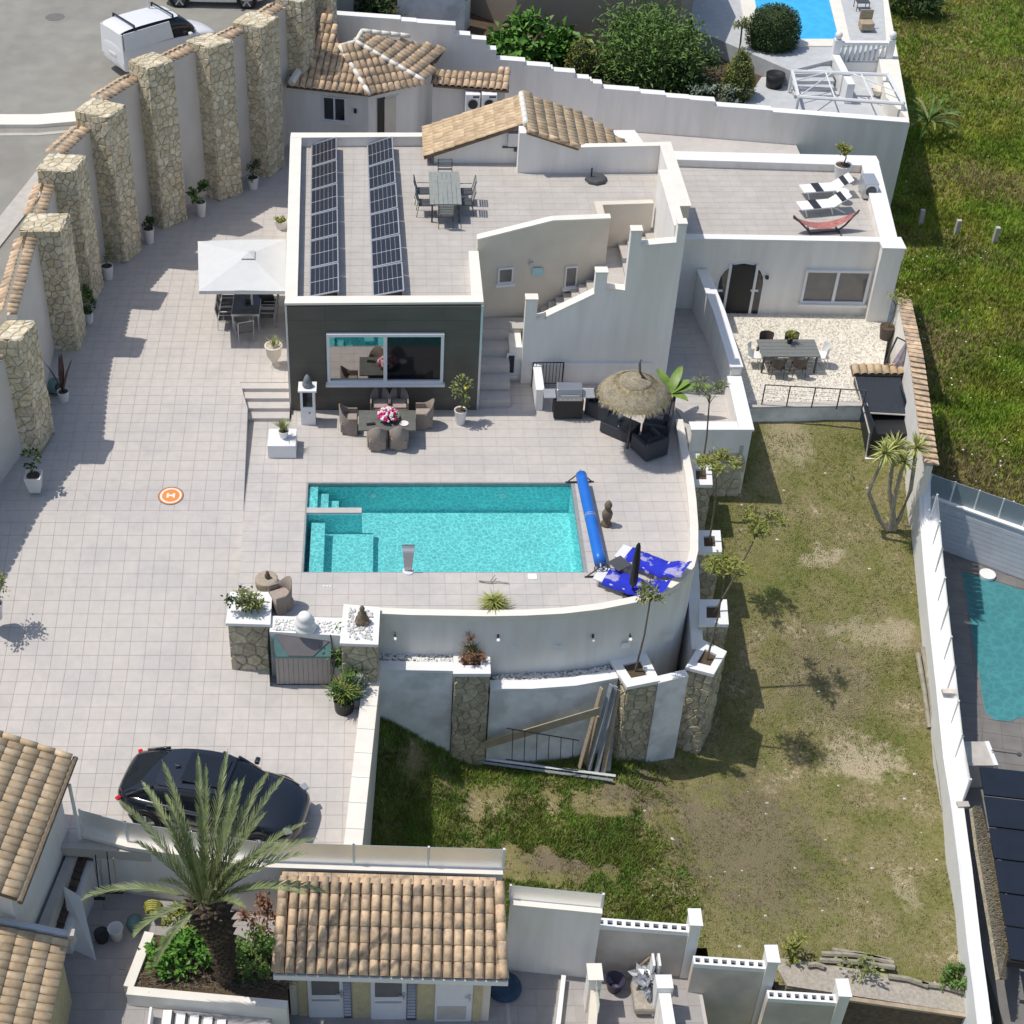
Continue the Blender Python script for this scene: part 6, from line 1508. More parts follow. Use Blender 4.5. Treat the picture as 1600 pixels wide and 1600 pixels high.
# ---------- thatched parasol and rattan lounge
pc_ = at(994,655,0); pc_ = Vector((8.05,42.35,0)); zt0 = 2.05
ctr = at(991,612,2.25); ctr = Vector((ctr.x,ctr.y,0))
th2 = thing('thatched_parasol', 'round thatched parasol with a crooked pole tip beside the barbecue', 'parasol', ctr)
R0 = 1.12
obj('thatch_dome', G().lathe([(.02,2.80),(.15,2.78),(.5,2.66),(.51,2.63),(.88,2.48),(R0*.97,2.27),(R0*1.0,2.17),(R0*.9,2.14),(.4,2.4),(.01,2.45)][::-1], ctr, 40), 'thatch', th2, True)
obj('cap_ring', G().lathe([(.45,2.60),(.52,2.63),(.53,2.67),(.44,2.71),(.1,2.83),(.01,2.84)], ctr, 32), 'thatch', th2, True)
r = random.Random(9); g = G()
for i in range(5200):
    a = r.uniform(0,6.283); s0 = r.uniform(.35,1.0); rr = R0*s0; z0 = 2.80-.60*s0**1.7+.03; d = Vector((math.cos(a),math.sin(a),0)); l = r.uniform(.12,.26)
    p = ctr+d*rr+Vector((0,0,z0)); q = ctr+d*(rr+l*.55)+Vector((0,0,z0-l*(.25+.45*s0)+r.uniform(-.02,.02)))+d.cross(Vector((0,0,1)))*r.uniform(-.03,.03)
    sd = d.cross(Vector((0,0,1)))*.009; g.add([p-sd,p+sd,q+sd*.5,q-sd*.5],[(0,1,2,3)])
obj('thatch_straw', g, 'straw', th2, kind='stuff')
obj('pole', G().tube([ctr,ctr+Vector((0,0,2.6)),ctr+Vector((.40,0,2.68)),ctr+Vector((.20,0,2.85)),ctr+Vector((.10,.0,3.0)),ctr+Vector((.06,.02,3.35)),ctr+Vector((.10,.02,3.45))],.05,8,.035), 'trunk', th2)
def rbox(g, *a): g.box(*a); return g
def sofa(name, label, cx, cy, w, rz, arm=True, deep=.78, cat='sofa'):
    t = thing(name, label, cat, (cx,cy,0), 'dark rattan lounge set', rad(rz))
    obj('base', G().box(-w/2+.12,w/2-.12,-deep/2,deep/2,.05,.34), 'rattan', t, local=True, bevel=.01)
    obj('backrest', G().box(-w/2,w/2,-deep/2-.1,-deep/2,.05,.72), 'rattan', t, local=True, bevel=.02)
    for s_ in (-1,1): obj('arm', G().box(s_*(w/2-.06)-.06,s_*(w/2-.06)+.06,-deep/2+.001,deep/2,.05,.60), 'rattan', t, local=True, bevel=.02)
    k = max(1,round(w/.75)); ww = (w-.26)/k
    for i in range(k): obj('cushion', G().box(-w/2+.13+i*ww+.01,-w/2+.13+(i+1)*ww-.01,-deep/2+.14,deep/2-.01,.341,.46), 'cushion', t, local=True, bevel=.04); obj('back_cushion', G().ob((-w/2+.13+(i+.5)*ww,-deep/2+.09,.62),(ww-.04,.14,.34),rx=.15), 'cushion', t, local=True, bevel=.04)
    return t
q = at(1012,705,0); sofa('rattan_armchair','dark rattan armchair nearest the viewer beside the thatched parasol',q.x,q.y,.85,28,cat='armchair')
q = at(1030,668,0); sofa('rattan_sofa','dark rattan sofa against the terrace wall under the thatched parasol',q.x-.1,q.y+.1,1.7,75)
q = at(925,645,0); sofa('rattan_armchair','dark rattan armchair between barbecue and coffee table',q.x+.35,q.y-.05,.85,-122,cat='armchair')
q = at(968,676,0); t = thing('rattan_table', 'dark rattan coffee table under the edge of the thatched parasol', 'table', q, 'dark rattan lounge set', rad(-38))
obj('body', G().box(-.55,.55,-.38,.38,.04,.42), 'rattan', t, local=True, bevel=.02); obj('tabletop', G().box(-.53,.53,-.36,.36,.421,.435), 'glass_dk', t, local=True)
solo('candle_lantern', G().lathe([(.07,0),(.09,.1),(.08,.22),(.04,.3)],(q.x,q.y+.12,.44),10), 'steel', 'small metal lantern on the rattan coffee table', 'lantern', smooth=True)
# banana plant
p = at(1052,648,.0); p = Vector((9.45,42.0,0)); t = thing('banana_plant', 'young banana plant with broad leaves between parasol and ramp', 'plant', p)
obj('stem', G().tube([p,p+Vector((0,0,.9))],.06,8,.04), 'leaf_g', t)
for k,(a,l,e) in enumerate(((0,1.5,.55),(170,1.1,1.1),(120,.9,1.15),(60,1.0,1.2),(-150,.9,1.0),(-40,.7,.4),(20,.8,.9))):
    a = rad(a); d = Vector((math.cos(a),math.sin(a),0)); sd = d.cross(Vector((0,0,1))); vs = []; n = 8
    for i in range(n+1):
        s_ = i/n; c = p+Vector((0,0,.85))+d*(l*s_*math.cos(e*(1-s_*.6)))+Vector((0,0,l*(s_*math.sin(e)-.35*s_*s_))); w = .17*math.sin(math.pi*min(1,s_*.93+.07))**.6; vs += [c+sd*w+Vector((0,0,.04)),c,c-sd*w+Vector((0,0,.04))]
    fs = [(i*3+j,i*3+j+1,(i+1)*3+j+1,(i+1)*3+j) for i in range(n) for j in (0,1)]; obj('leaf', G().add(vs,fs), 'leaf_bn', t, True)
# ---------- pool cover reel, statue, loungers
a, b = at(908,742,.42), at(938,880,.42); rl = thing('pool_cover_reel', 'long blue pool cover roll on a metal reel beside the pool', 'pool cover', (a.x,a.y,0))
d = (b-a); 
obj('roll', G().tube([a+d*(k/12) for k in range(13)],.175,18), 'blue', rl, True)
for s_ in (.48,.50): obj('strap', G().tube([a+d*s_,a+d*(s_+.008)],.18,18), 'alu', rl)
obj('axle', G().tube([a-d.normalized()*.25,b+d.normalized()*.25],.03,8), 'alu', rl)
dn = d.normalized(); sdn = Vector((-dn.y,dn.x,0))
for e in (a-dn*.14,b+dn*.14):
    obj('stand', G().tube([e,(e.x+sdn.x*.38,e.y+sdn.y*.38,.04)],.022,6).tube([e,(e.x-sdn.x*.38,e.y-sdn.y*.38,.04)],.022,6).tube([(e.x+sdn.x*.45,e.y+sdn.y*.45,.03),(e.x-sdn.x*.45,e.y-sdn.y*.45,.03)],.025,6), 'dkgrey', rl)
w = b+dn*.2; g = G(); 
ring = [w+sdn*(.2*math.cos(t_*math.pi/8))+Vector((0,0,.2*math.sin(t_*math.pi/8))) for t_ in range(17)]; g.tube(ring,.018,6)
for k in range(4): g.tube([w,w+sdn*(.2*math.cos(k*math.pi/2))+Vector((0,0,.2*math.sin(k*math.pi/2)))],.012,5)
obj('hand_wheel', g, 'dkgrey', rl)
p = at(947,820,0); st_ = thing('stone_statue', 'brown carved stone figure beside the blue pool cover', 'statue', p)
obj('body', G().lathe([(.16,0),(.17,.08),(.10,.14),(.15,.3),(.17,.46),(.12,.58),(.07,.62),(.10,.68),(.125,.78),(.09,.88),(.03,.96)],p,12), 'statue', st_, True)
obj('face', G().ob(p+Vector((0,-.09,.76)),(.10,.07,.14)), 'statue', st_, bevel=.02)
def lounger(label, pos, rz):
    t = thing('sun_lounger', label, 'sun lounger', pos, 'loungers with blue towels', rad(rz))
    obj('frame', G().box(-.32,.32,-1.0,.45,.24,.30).ob((0,.80,.44),(.64,.72,.05),rx=.45), 'white_m', t, local=True, bevel=.015)
    for x in (-.26,.26):
        for y in (-.85,.35): obj('leg', G().box(x-.025,x+.025,y-.025,y+.025,0,.24), 'white_m', t, local=True)
    vs = []; n = 14
    for i in range(n+1):
        y = -.70+1.85*i/n; z = .315 if y < .45 else .315+(y-.45)*.48; z += .018*math.sin(i*1.9); w_ = .36+.02*math.sin(i*2.3); vs += [(-w_,y,z-.10),(-w_*.88,y,z+.012*math.sin(i*1.3)),(0,y,z+.014),(w_*.88,y,z),(w_,y,z-.12)]
    obj('towel', G().add(vs,[(i*5+j,i*5+j+1,(i+1)*5+j+1,(i+1)*5+j) for i in range(n) for j in range(4)]), 'towel', t, True, local=True)
    obj('pillow', G().ob((0,-.86,.33),(.5,.24,.06)), 'white', t, local=True, bevel=.02) if False else None
    return t
q = at(981,922,0); lounger('sun lounger with blue towel nearest the curved wall', q, -118)
q = at(1013,890,0); lounger('sun lounger with blue towel between the pool reel and terrace wall', q, -128+5)
q = at(966,897,0); t = thing('lounger_tray', 'small dark side table between the two loungers', 'side table', q); obj('top', G().ob((q.x,q.y,.42),(.5,.5,.03),rz=.6), 'dkgrey', t, bevel=.01); obj('leg', G().cyl((q.x,q.y,0),.2,.05,.4,10), 'dkgrey', t)
p = at(989,950,.0); p = Vector((p.x,p.y+.42,0)); t = thing('folded_parasol', 'folded black parasol standing between the loungers and curved wall', 'parasol', p)
obj('pole', G().tube([p,p+Vector((.02,.0,2.1))],.03,8), 'black', t); obj('folded_canopy', G().lathe([(.10,.55),(.12,.7),(.11,1.5),(.07,2.0),(.02,2.12)],p,10), 'black', t); obj('base', G().cyl(p,.26,.24,.07,16), 'dkgrey', t)
pebbles('pebble_bed', [xy(1042,935),xy(1070,912),xy(1078,890),xy(1060,880),xy(1045,905)], .02, 120, .07, label='white pebbles in the corner behind the loungers')
# shower spout / fountain blade
p = at(638,901,0); t = thing('water_blade', 'curved steel waterfall spout at the front edge of the pool', 'fountain', p)
vs = []; n = 10
for i in range(n+1):
    s_ = i/n; a = s_*2.0; y = p.y+.25-.32*math.cos(a*.9)*0+ (0.0 if s_<.5 else (s_-.5)*.9); z = .02+.72*math.sin(min(1,s_*1.25)*math.pi/2)-.12*max(0,s_-.8)*4; w_ = .11+.09*s_; vs += [(p.x-w_,y,z),(p.x+w_,y,z),(p.x+w_,y-.03,z-.02),(p.x-w_,y-.03,z-.02)]
obj('blade', G().add(vs,[(i*4+j,i*4+(j+1)%4,(i+1)*4+(j+1)%4,(i+1)*4+j) for i in range(n) for j in range(4)]+[(0,3,2,1),(n*4,n*4+1,n*4+2,n*4+3)]), 'steel', t); obj('foot', G().cyl((p.x,p.y+.23,0),.17,.17,.03,20), 'white_m', t)
q = at(832,901,0); solo('skimmer_lid', G().box(q.x-.13,q.x+.13,q.y-.12,q.y+.12,0,.015), 'white', 'square white skimmer lid set in the paving beside the pool', 'lid')
for k,px in enumerate((506,511,516)):
    q = at(px,916,0); solo('deck_light', G().cyl((q.x,q.y,0),.03,.03,.015,10), 'white', ['tiny white deck light in the trio left of the spout, leftmost','tiny white deck light in the trio left of the spout, middle','tiny white deck light in the trio left of the spout, rightmost'][k], 'light', 'deck lights')
p = at(771,912,0); solo('driftwood', G().tube([p+Vector((-.42,.08,.04)),p+Vector((-.1,0,.07)),p+Vector((.15,.03,.05)),p+Vector((.45,-.02,.04))],.022,6,.012).tube([p+Vector((-.1,0,.07)),p+Vector((0.05,.25,.12))],.014,5), 'wood_g', 'thin driftwood branch lying behind the grassy plant', 'branch')
p = at(771,957,0); p.y += .12; t = thing('grass_plant', 'arching striped grass plant just inside the curved wall', 'plant', p); blade_tuft(p,170,.75,.03,'leaf_ye',t,.9,spread=.75,seed=21); pot(p,.2,.14,.18,'dkgrey',parent=t)
# ---------- group by the stone planters
p = at(417,914,0); t = thing('round_rug_stand', 'round woven disc with small dark figure near the corner planter', 'ornament', p); obj('disc', G().lathe([(.33,0),(.34,.25),(.33,.27),(.27,.28),(.02,.26)],p,28), 'wickerlt', t, True); obj('figure', G().lathe([(.07,0),(.09,.08),(.05,.18),(.05,.22),(.01,.28)],p+Vector((.03,.02,.27)),10), 'statue', t, True)
q = at(441,948,0); c = copy_tree(w0); c.location = q; c.rotation_euler.z = rad(115); c['label'] = 'single wicker armchair behind the corner planter'; del c['group']
q = at(392,955,.42); t = thing('planter_shrub', 'flowering olive green shrub spilling over the corner planter', 'shrub', q); obj('stem', G().tube([q,q+Vector((0,0,.3))],.04,6), 'trunk', t); obj('foliage', crown(q+Vector((0,.05,.35)),.48,.42,.36,520,.13,.06,31,hollow=.2), 'leaf_ol', t)
obj('dark_foliage', crown(q+Vector((-.15,.05,.5)),.45,.3,.25,130,.11,.06,33,hollow=.4), 'leaf_dk', t)
q = at(477,984,.30); t = thing('white_vase', 'large white beehive shaped vase on the low planter wall', 'vase', q); obj('body', G().lathe([(.20,0),(.30,.05),(.31,.16),(.24,.22),(.27,.27),(.28,.36),(.20,.43),(.22,.48),(.17,.58),(.12,.62),(.01,.63)],q,24), 'white', t, True)
q = at(566,972,.42); t = thing('seated_statue', 'seated brown stone figure on the pebble topped planter', 'statue', q); obj('body', G().lathe([(.20,0),(.21,.07),(.19,.15),(.12,.26),(.13,.33),(.06,.40),(.065,.45),(.08,.52),(.05,.60),(.01,.64)],q,16), 'statue', t, True); obj('lap', G().ob(q+Vector((0,-.10,.07)),(.38,.16,.12)), 'statue', t, bevel=.05)
# storage box, glass panel, plants
cz2 = court_z(0,30.6)
a = at(433,1072,cz2); b = at(517,1078,cz2-.02); sb = thing('storage_box', 'taupe plastic storage box with grey fabric cover below the white vase', 'storage box', (a.x,a.y,cz2))
hb = 1.25
obj('base', G().box(a.x,b.x,a.y,a.y+.40,cz2-.05,cz2+.08), 'dkgrey', sb)
nw = (b.x-a.x-.16)/10
for k in range(10): obj('plank', G().box(a.x+.08+nw*k+.004,a.x+.08+nw*(k+1)-.004,a.y+.005,a.y+.05,cz2+.081,cz2+hb-.1), 'shed', sb)
obj('frame', G().box(a.x,a.x+.075,a.y,a.y+.38,cz2+.081,cz2+hb-.1).box(b.x-.075,b.x,a.y,a.y+.38,cz2+.081,cz2+hb-.1).box(a.x+.076,b.x-.076,a.y+.051,a.y+.38,cz2+.081,cz2+hb-.12), 'shed', sb)
obj('lid', G().add([(a.x-.03,a.y-.03,cz2+hb-.09),(b.x+.03,a.y-.03,cz2+hb-.09),(b.x+.03,a.y+.38,cz2+hb+.50),(a.x-.03,a.y+.38,cz2+hb+.50),(a.x-.03,a.y-.03,cz2+hb-.02),(b.x+.03,a.y-.03,cz2+hb-.02),(b.x+.03,a.y+.38,cz2+hb+.57),(a.x-.03,a.y+.38,cz2+hb+.57)],[(3,2,1,0),(4,5,6,7),(0,1,5,4),(1,2,6,5),(2,3,7,6),(3,0,4,7)]), 'tealp', sb)
zl = lambda y: cz2+hb-.02+.59*(y-a.y+.03)/.41+.012
cvp = [(a.x+.38,a.y-.03),(b.x-.48,a.y-.04),(b.x+.05,a.y+.24),(b.x-.02,a.y+.37),(a.x+.02,a.y+.38),(a.x+.06,a.y+.26)]
obj('fabric_cover', G().prism(cvp,[zl(y)-.004 for x,y in cvp],[zl(y)+.03 for x,y in cvp]), 'shedlid', sb)
ga = thing('glass_screen', 'greenish glass screen standing beside the storage box', 'glass screen', (a.x-.3,a.y,cz2))
x_ = a.x-.2; obj('pane', G().add([(x_,a.y-.05,cz2),(x_+.02,a.y-.05,cz2),(x_-.03,a.y+1.5,cz2+.3),(x_-.05,a.y+1.5,cz2+.3),(x_,a.y-.02,cz2+1.7),(x_+.02,a.y-.02,cz2+1.7),(x_-.03,a.y+1.5,cz2+1.9),(x_-.05,a.y+1.5,cz2+1.9)],[(3,2,1,0),(4,5,6,7),(0,1,5,4),(1,2,6,5),(2,3,7,6),(3,0,4,7)]), 'greenglass', ga)
zq = court_z(0,29.5)
q = at(538,1110,zq); t = thing('potted_plant', 'big dark pot with bushy yellow green plant beside the storage box', 'potted plant', q); pot(q,.5,.26,.30,'black',parent=t); obj('foliage', crown(q+Vector((.0,.1,.8)),.36,.36,.45,600,.14,.05,41), 'leaf_g', t); blade_tuft(q+Vector((0,0,.5)),60,.8,.03,'leaf_ye',t,.5,seed=5)
q = Vector((-1.5,30.95,-1.6)); t = thing('climbing_plant', 'tall trailing climber rising behind the dark pot to the white vase', 'plant', q); obj('stem', G().tube([q,q+Vector((.1,.1,1.0)),q+Vector((.0,.3,1.9))],.025,6), 'trunk', t); obj('foliage', crown(q+Vector((.15,.25,1.5)),.5,.3,.65,320,.14,.06,42,hollow=.1), 'leaf_g', t)
q = Vector((-.86,30.95,-1.6)); t = thing('palm_shrub', 'spiky dwarf palm against the pebble topped planter', 'palm', q); blade_tuft(q+Vector((0,0,.75)),150,.62,.035,'leaf_g',t,.45,spread=.9,seed=44); pot(q,.7,.2,.26,'dkgrey',parent=t)
q = Vector((-.78,30.35,-1.6)); t = thing('grey_foliage_plant', 'pale grey leaved plant right of the dark pot', 'plant', q); pot(q,.4,.18,.22,'pot_g',parent=t); obj('foliage', crown(q+Vector((0,0,.7)),.3,.3,.35,380,.11,.05,45), 'leaf_gy', t)
# planter pillar plants
def pillar_plant(key, fn): t, c = PIL[key]; return c
c = PIL['G'][1]; t = thing('planter_shrub', 'reddish grassy shrub in the left stone pillar', 'shrub', c); obj('foliage', crown(c+Vector((0,0,.35)),.3,.3,.45,380,.14,.04,51), 'reddish', t); blade_tuft(c,80,.7,.025,'leaf_ol',t,.3,seed=52,spread=.4)
TL = [('E',(1018,925),'slim potted tree rising in front of the loungers',300,'leaf_ol',.34),('D',(1136,885),'slim tree in the corner stone pillar with yellow green crown',620,'leaf_ye',.55),('C',(1168,822),'slim tree leaning right over the lawn from the third pillar',520,'leaf_ye',.55),('B',(1122,722),'slim tree with crown in front of the ramp end wall',560,'leaf_ye',.5),('A',(1110,612),'slim tall tree with thin crown over the ramp',330,'leaf_olg',.45)]
for key,(px,py),lab,n,m_,cr in TL:
    base = PIL[key][1]; d = ray(px,py); Yt = base.y+.15; tt = Yt/d[1]; top = Vector((d[0]*tt,Yt,CH+d[2]*tt))
    if key == 'C': top = Vector((base.x+1.0,base.y+.4,zat(px,py,base.y+.4)))
    t = thing('slim_tree', lab, 'tree', base, 'slim trees in the stone planters'); tree_slim(t, base-Vector((0,0,.05)), top-Vector((0,0,cr*.3)), cr*1.08, int(n*.95), m_, .16, .05, .05, seed=ord(key), rz=cr*.6)
# ============================================================ VEHICLES
def loft(g, secs, cap=True):
    n = len(secs[0]); b = len(g.v)
    for s in secs: g.v += [tuple(p) for p in s]
    for i in range(len(secs)-1):
        for j in range(n-1): g.f.append((b+i*n+j, b+i*n+j+1, b+(i+1)*n+j+1, b+(i+1)*n+j))
    if cap: g.f.append(tuple(b+j for j in range(n))[::-1]); g.f.append(tuple(b+(len(secs)-1)*n+j for j in range(n)))
    return g
def car(name, label, cat, pos, rz, paint, L=4.85, Wd=1.95, H=1.6, belt=.98, body=None, house=None, rails=False, glassfull=True, tilt=0, wheel=.36, van=False):
    t = thing(name, label, cat, pos, None, rad(rz)); t.rotation_euler.y = rad(tilt)
    hw = Wd/2
    # body stations: x fraction, half width factor, lower z, belt z, deck z
    body = body or [(-.5,.52,.45,.80,.86),(-.48,.78,.34,.90,.98),(-.42,.93,.26,.96,1.03),(-.28,1,.22,belt,belt+.05),(0,1,.22,belt-.02,belt+.04),(.2,1,.22,belt-.05,belt+.02),(.34,.97,.24,.86,.98),(.43,.88,.26,.76,.90),(.48,.70,.30,.66,.78),(.5,.45,.40,.58,.66)]
    secs = []
    for fx, fw_, zb, zm, zd in body:
        x = fx*L; w = hw*fw_
        s = [(-w*.90,zb),(-w*.99,zb+.12),(-w,zb+(zm-zb)*.55),(-w*.96,zm-.03),(-w*.88,zm+(zd-zm)*.5),(-w*.5,zd),(0,zd+.015),(w*.5,zd),(w*.88,zm+(zd-zm)*.5),(w*.96,zm-.03),(w,zb+(zm-zb)*.55),(w*.99,zb+.12),(w*.90,zb),(0,zb),(-w*.90,zb)]
        secs.append([(x,y,z) for y,z in s])
    o = obj('body', loft(G(), secs), paint, t, True, local=True)
    m = o.modifiers.new('sub','SUBSURF'); m.levels = m.render_levels = 1
    house = house or [(-.49,.72,.92,.93,.60),(-.42,.80,.98,1.12,.66),(-.28,.84,1.0,1.42,.72),(-.12,.86,1.0,H-.02,.74),(.02,.87,1.0,H,.75),(.10,.87,1.0,H-.05,.74),(.2,.86,.98,1.26,.74),(.285,.83,.95,.97,.72)]
    gs = []; rs = []
    for fx,wb,zb,zr,wt in house:
        x = fx*L; a, b_ = hw*wb, hw*wt
        pr = [(-a,zb-.04),(-a*.98,zb+.02),(-b_-(a-b_)*.25,zb+(zr-zb)*.75),(-b_*.92,zr-.02),(-b_*.5,zr+.005),(0,zr+.012),(b_*.5,zr+.005),(b_*.92,zr-.02),(b_+(a-b_)*.25,zb+(zr-zb)*.75),(a*.98,zb+.02),(a,zb-.04)]
        gs.append([(x,y,z) for y,z in pr])
    w_ = obj('windows', loft(G(), gs), 'glass_dk', t, True, local=True); m = w_.modifiers.new('sub','SUBSURF'); m.levels = m.render_levels = 1
    k0, k1 = (2,6) if not van else (0,5)
    rsec = [[(x,y*.98,z+.018) for x,y,z in s[3:8]] for s in gs[k0:k1]]
    o = obj('roof', loft(G(), rsec, False), paint, t, True, local=True); m = o.modifiers.new('sub','SUBSURF'); m.levels = m.render_levels = 1
    if not van:
        for s_ in (0,1):
            for i0,i1 in ((k0,1),(k1-1,6 if len(gs)>6 else len(gs)-1),(4,4)):
                pa = gs[i0][3 if s_ == 0 else 7]; pb = gs[i1][1 if s_ == 0 else 9]
                obj('window_post', G().tube([(pa[0],pa[1],pa[2]+.01),(pb[0],pb[1]*1.0,pb[2]+.01)],.04,6), paint, t, True, local=True)
    for fx in (-.31,.31):
        for s_ in (-1,1):
            c = (fx*L, s_*(hw-.10), wheel-.02); wh = obj('wheel', G().cyl((c[0],c[1]-s_*.12,c[2]),wheel,wheel,.24,24,(0,s_,0)), 'tyre', t, local=True)
            obj('rim', G().cyl((c[0],c[1]+s_*.122,c[2]),wheel*.70,wheel*.66,.012,20,(0,s_,0)), 'dkgrey', wh, local=True)
            for k in range(5):
                a = k*1.2566+.3; obj('spoke', G().ob((c[0]+.14*math.cos(a)*wheel/.36,c[1]+s_*.142,c[2]+.14*math.sin(a)*wheel/.36),(.24*wheel/.36,.02,.06),ry=-a), 'alu', wh, local=True)
            obj('wheel_arch', G().cyl((c[0],s_*(hw-.13),c[2]+.02),wheel+.06,wheel+.06,.125,22,(0,s_,0)), 'black', t, local=True)
    for s_ in (-1,1):
        obj('door_mirror', G().ob((.17*L,s_*(hw+.08),belt+.06),(.14,.2,.13)), paint, t, local=True, bevel=.04)
        obj('tail_light', G().ob((-.455*L,s_*hw*.70,.84),(.13,.40,.07),rz=s_*.60), 'red', t, local=True, bevel=.03)
        obj('headlight', G().ob((.430*L,s_*hw*.66,.77),(.22,.42,.08),rz=-s_*.75,ry=.3), 'lens', t, local=True, bevel=.04)
    return t
p = at(338,1268,-1.9)
bc = car('black_car', 'black coupe style car parked on the driveway behind the palm fronds', 'car', p, -14, 'carpaint', L=5.05, Wd=2.06, H=1.62)
obj('grille', G().ob((2.42,0,.50),(.05,1.1,.16)), 'black', bc, local=True); obj('badge', G().ob((2.33,0,.80),(.03,.09,.03)), 'alu', bc, local=True)
obj('aerial', G().ob((-.95,0,1.60),(.16,.06,.05)), 'carpaint', bc, local=True, bevel=.02)
obj('sunroof', G().ob((-.15,0,1.652),(1.1,1.0,.01)), 'glass_dk', bc, local=True, bevel=.004)
obj('side_trim', G().box(-1.5,.9,-.985,-.965,.96,.975).box(-1.5,.9,.965,.985,.96,.975), 'dkgrey', bc, local=True)
# white panel van
vb = [(-.5,.90,.40,1.05,1.25),(-.49,.97,.30,1.15,1.35),(-.40,1,.26,1.2,1.36),(0,1,.25,1.15,1.3),(.2,1,.25,1.05,1.15),(.33,.97,.26,.95,1.08),(.43,.9,.28,.82,.95),(.49,.76,.34,.66,.8),(.5,.62,.42,.6,.7)]
vh = [(-.492,.93,1.2,1.74,.82),(-.47,.95,1.2,1.86,.84),(-.30,.95,1.2,1.9,.85),(.0,.94,1.18,1.88,.84),(.12,.93,1.12,1.80,.82),(.18,.92,1.1,1.66,.8),(.30,.88,1.02,1.12,.78)]
pv = on(255,92,road_z)
vn = car('white_van', 'small white panel van with black roof bars parked above the boundary wall', 'van', pv, 38, 'vanpaint', L=4.35, Wd=1.85, H=1.88, belt=1.1, body=vb, house=vh, van=True, wheel=.32)
# van: white side panels over the rear glass, roof bars, rear doors
for s_ in (-1,1): obj('side_panel', G().add([(-2.10,s_*.885,1.15),(.05,s_*.885,1.15),(-.05,s_*.82,1.80),(-2.06,s_*.80,1.78),(-2.10,s_*.87,1.15),(.05,s_*.87,1.15),(-.05,s_*.79,1.80),(-2.06,s_*.77,1.78)],[(0,1,2,3),(7,6,5,4),(0,4,5,1),(1,5,6,2),(2,6,7,3),(3,7,4,0)]), 'vanpaint', vn, local=True)
obj('rear_door', G().add([(-2.17,-.84,.62),(-2.17,.84,.62),(-2.14,.78,1.76),(-2.14,-.78,1.76),(-2.12,-.84,.62),(-2.12,.84,.62),(-2.09,.78,1.76),(-2.09,-.78,1.76)],[(0,1,2,3),(7,6,5,4),(0,4,5,1),(1,5,6,2),(2,6,7,3),(3,7,4,0)][:6]), 'vanpaint', vn, local=True)
obj('number_plate', G().box(-2.19,-2.175,-.26,.26,.75,.86), 'petal', vn, local=True)
for x in (-1.55,.15): obj('roof_bar', G().box(x-.03,x+.03,-.78,.78,1.97,2.01).box(x-.03,x+.03,-.80,-.74,1.85,1.97).box(x-.03,x+.03,.74,.80,1.85,1.97), 'black', vn, local=True)
pw = at(336,8,5.55)
car('white_car', 'white car parked on the road, cut off by the top edge', 'car', (pw.x,pw.y+.72,5.5), -3, 'vanpaint', L=4.5, Wd=1.85, H=1.6, wheel=.36)
p = at(229,78,5.9); lp = thing('lamp_post', 'slim grey lamp post rising behind the stone pillar by the van', 'lamp post', (p.x+.1,p.y+.8,5.2)); b_ = Vector((p.x+.1,p.y+.9,4.6)); obj('pole', G().tube([b_,b_+Vector((0,0,6.2))],.05,8,.035), 'alu', lp)
# ============================================================ PALM AND BIG PLANTS
def frond(base, az, el, L, droop, seed, lw=.026, ll=.40, n=46, twist=0):
    r = random.Random(seed); d = Vector((math.cos(az)*math.cos(el),math.sin(az)*math.cos(el),math.sin(el))); pts = []; k = 12; p = Vector(base); cur = d.copy()
    for i in range(k+1): pts.append(p.copy()); p = p+cur*(L/k); cur = (cur+Vector((0,0,-droop/k*(.5+i/k)))).normalized()
    g = G().tube(pts, .022, 5, .005)
    for i in range(n):
        f = .12+.86*i/n; q = f*k; j = int(q); c = pts[j].lerp(pts[min(j+1,k)], q-j); tg = (pts[min(j+1,k)]-pts[j]).normalized()
        sd = tg.cross(Vector((0,0,1))); sd = sd.normalized() if sd.length > .05 else Vector((math.sin(az),-math.cos(az),0)); up = sd.cross(tg)
        l = ll*(math.sin(math.pi*min(1,f*.9+.12))**.55)*r.uniform(.85,1.1)
        for s_ in (-1,1):
            dd = (tg*1.0+sd*s_*r.uniform(.30,.48)+up*r.uniform(.12,.38)).normalized(); e = c+dd*l; w = tg.cross(dd).cross(dd).normalized()*lw*.5
            m_ = c+dd*l*.5; g.add([c-w*.6,c+w*.6,m_+w,m_-w,e],[(0,1,2,3),(3,2,4)])
    return g
base = at(352,1528,-3.4); yb = base.y; ctop = Vector((onplane(322,1408,(0,yb-.55),(1,yb-.55))))
pt_ = thing('palm_tree', 'large date palm in front of the black car with shaggy trunk', 'palm tree', base)
mid = base.lerp(ctop,.45)+Vector((.10,0,0))
def rad_tube(pts, rads, n=14, rough=.03, seed=1):
    r = random.Random(seed); g = G(); vs = []
    for (p, rr) in zip(pts, rads):
        for i in range(n): a = 2*math.pi*i/n; q = rr*(1+r.uniform(-rough,rough)*3); vs.append((p.x+q*math.cos(a),p.y+q*math.sin(a),p.z))
    m_ = len(pts); fs = [(j*n+i,j*n+(i+1)%n,(j+1)*n+(i+1)%n,(j+1)*n+i) for j in range(m_-1) for i in range(n)]+[tuple((m_-1)*n+i for i in range(n))]
    return g.add(vs,fs)
pts = [base.lerp(ctop,f)+Vector((.12*math.sin(f*3.1),0,0)) for f in [i/14 for i in range(15)]]
obj('trunk', rad_tube(pts,[.26,.24,.22,.21,.21,.22,.24,.27,.31,.36,.40,.42,.40,.36,.25]), 'palmtrunk', pt_)
g = G(); r = random.Random(4)
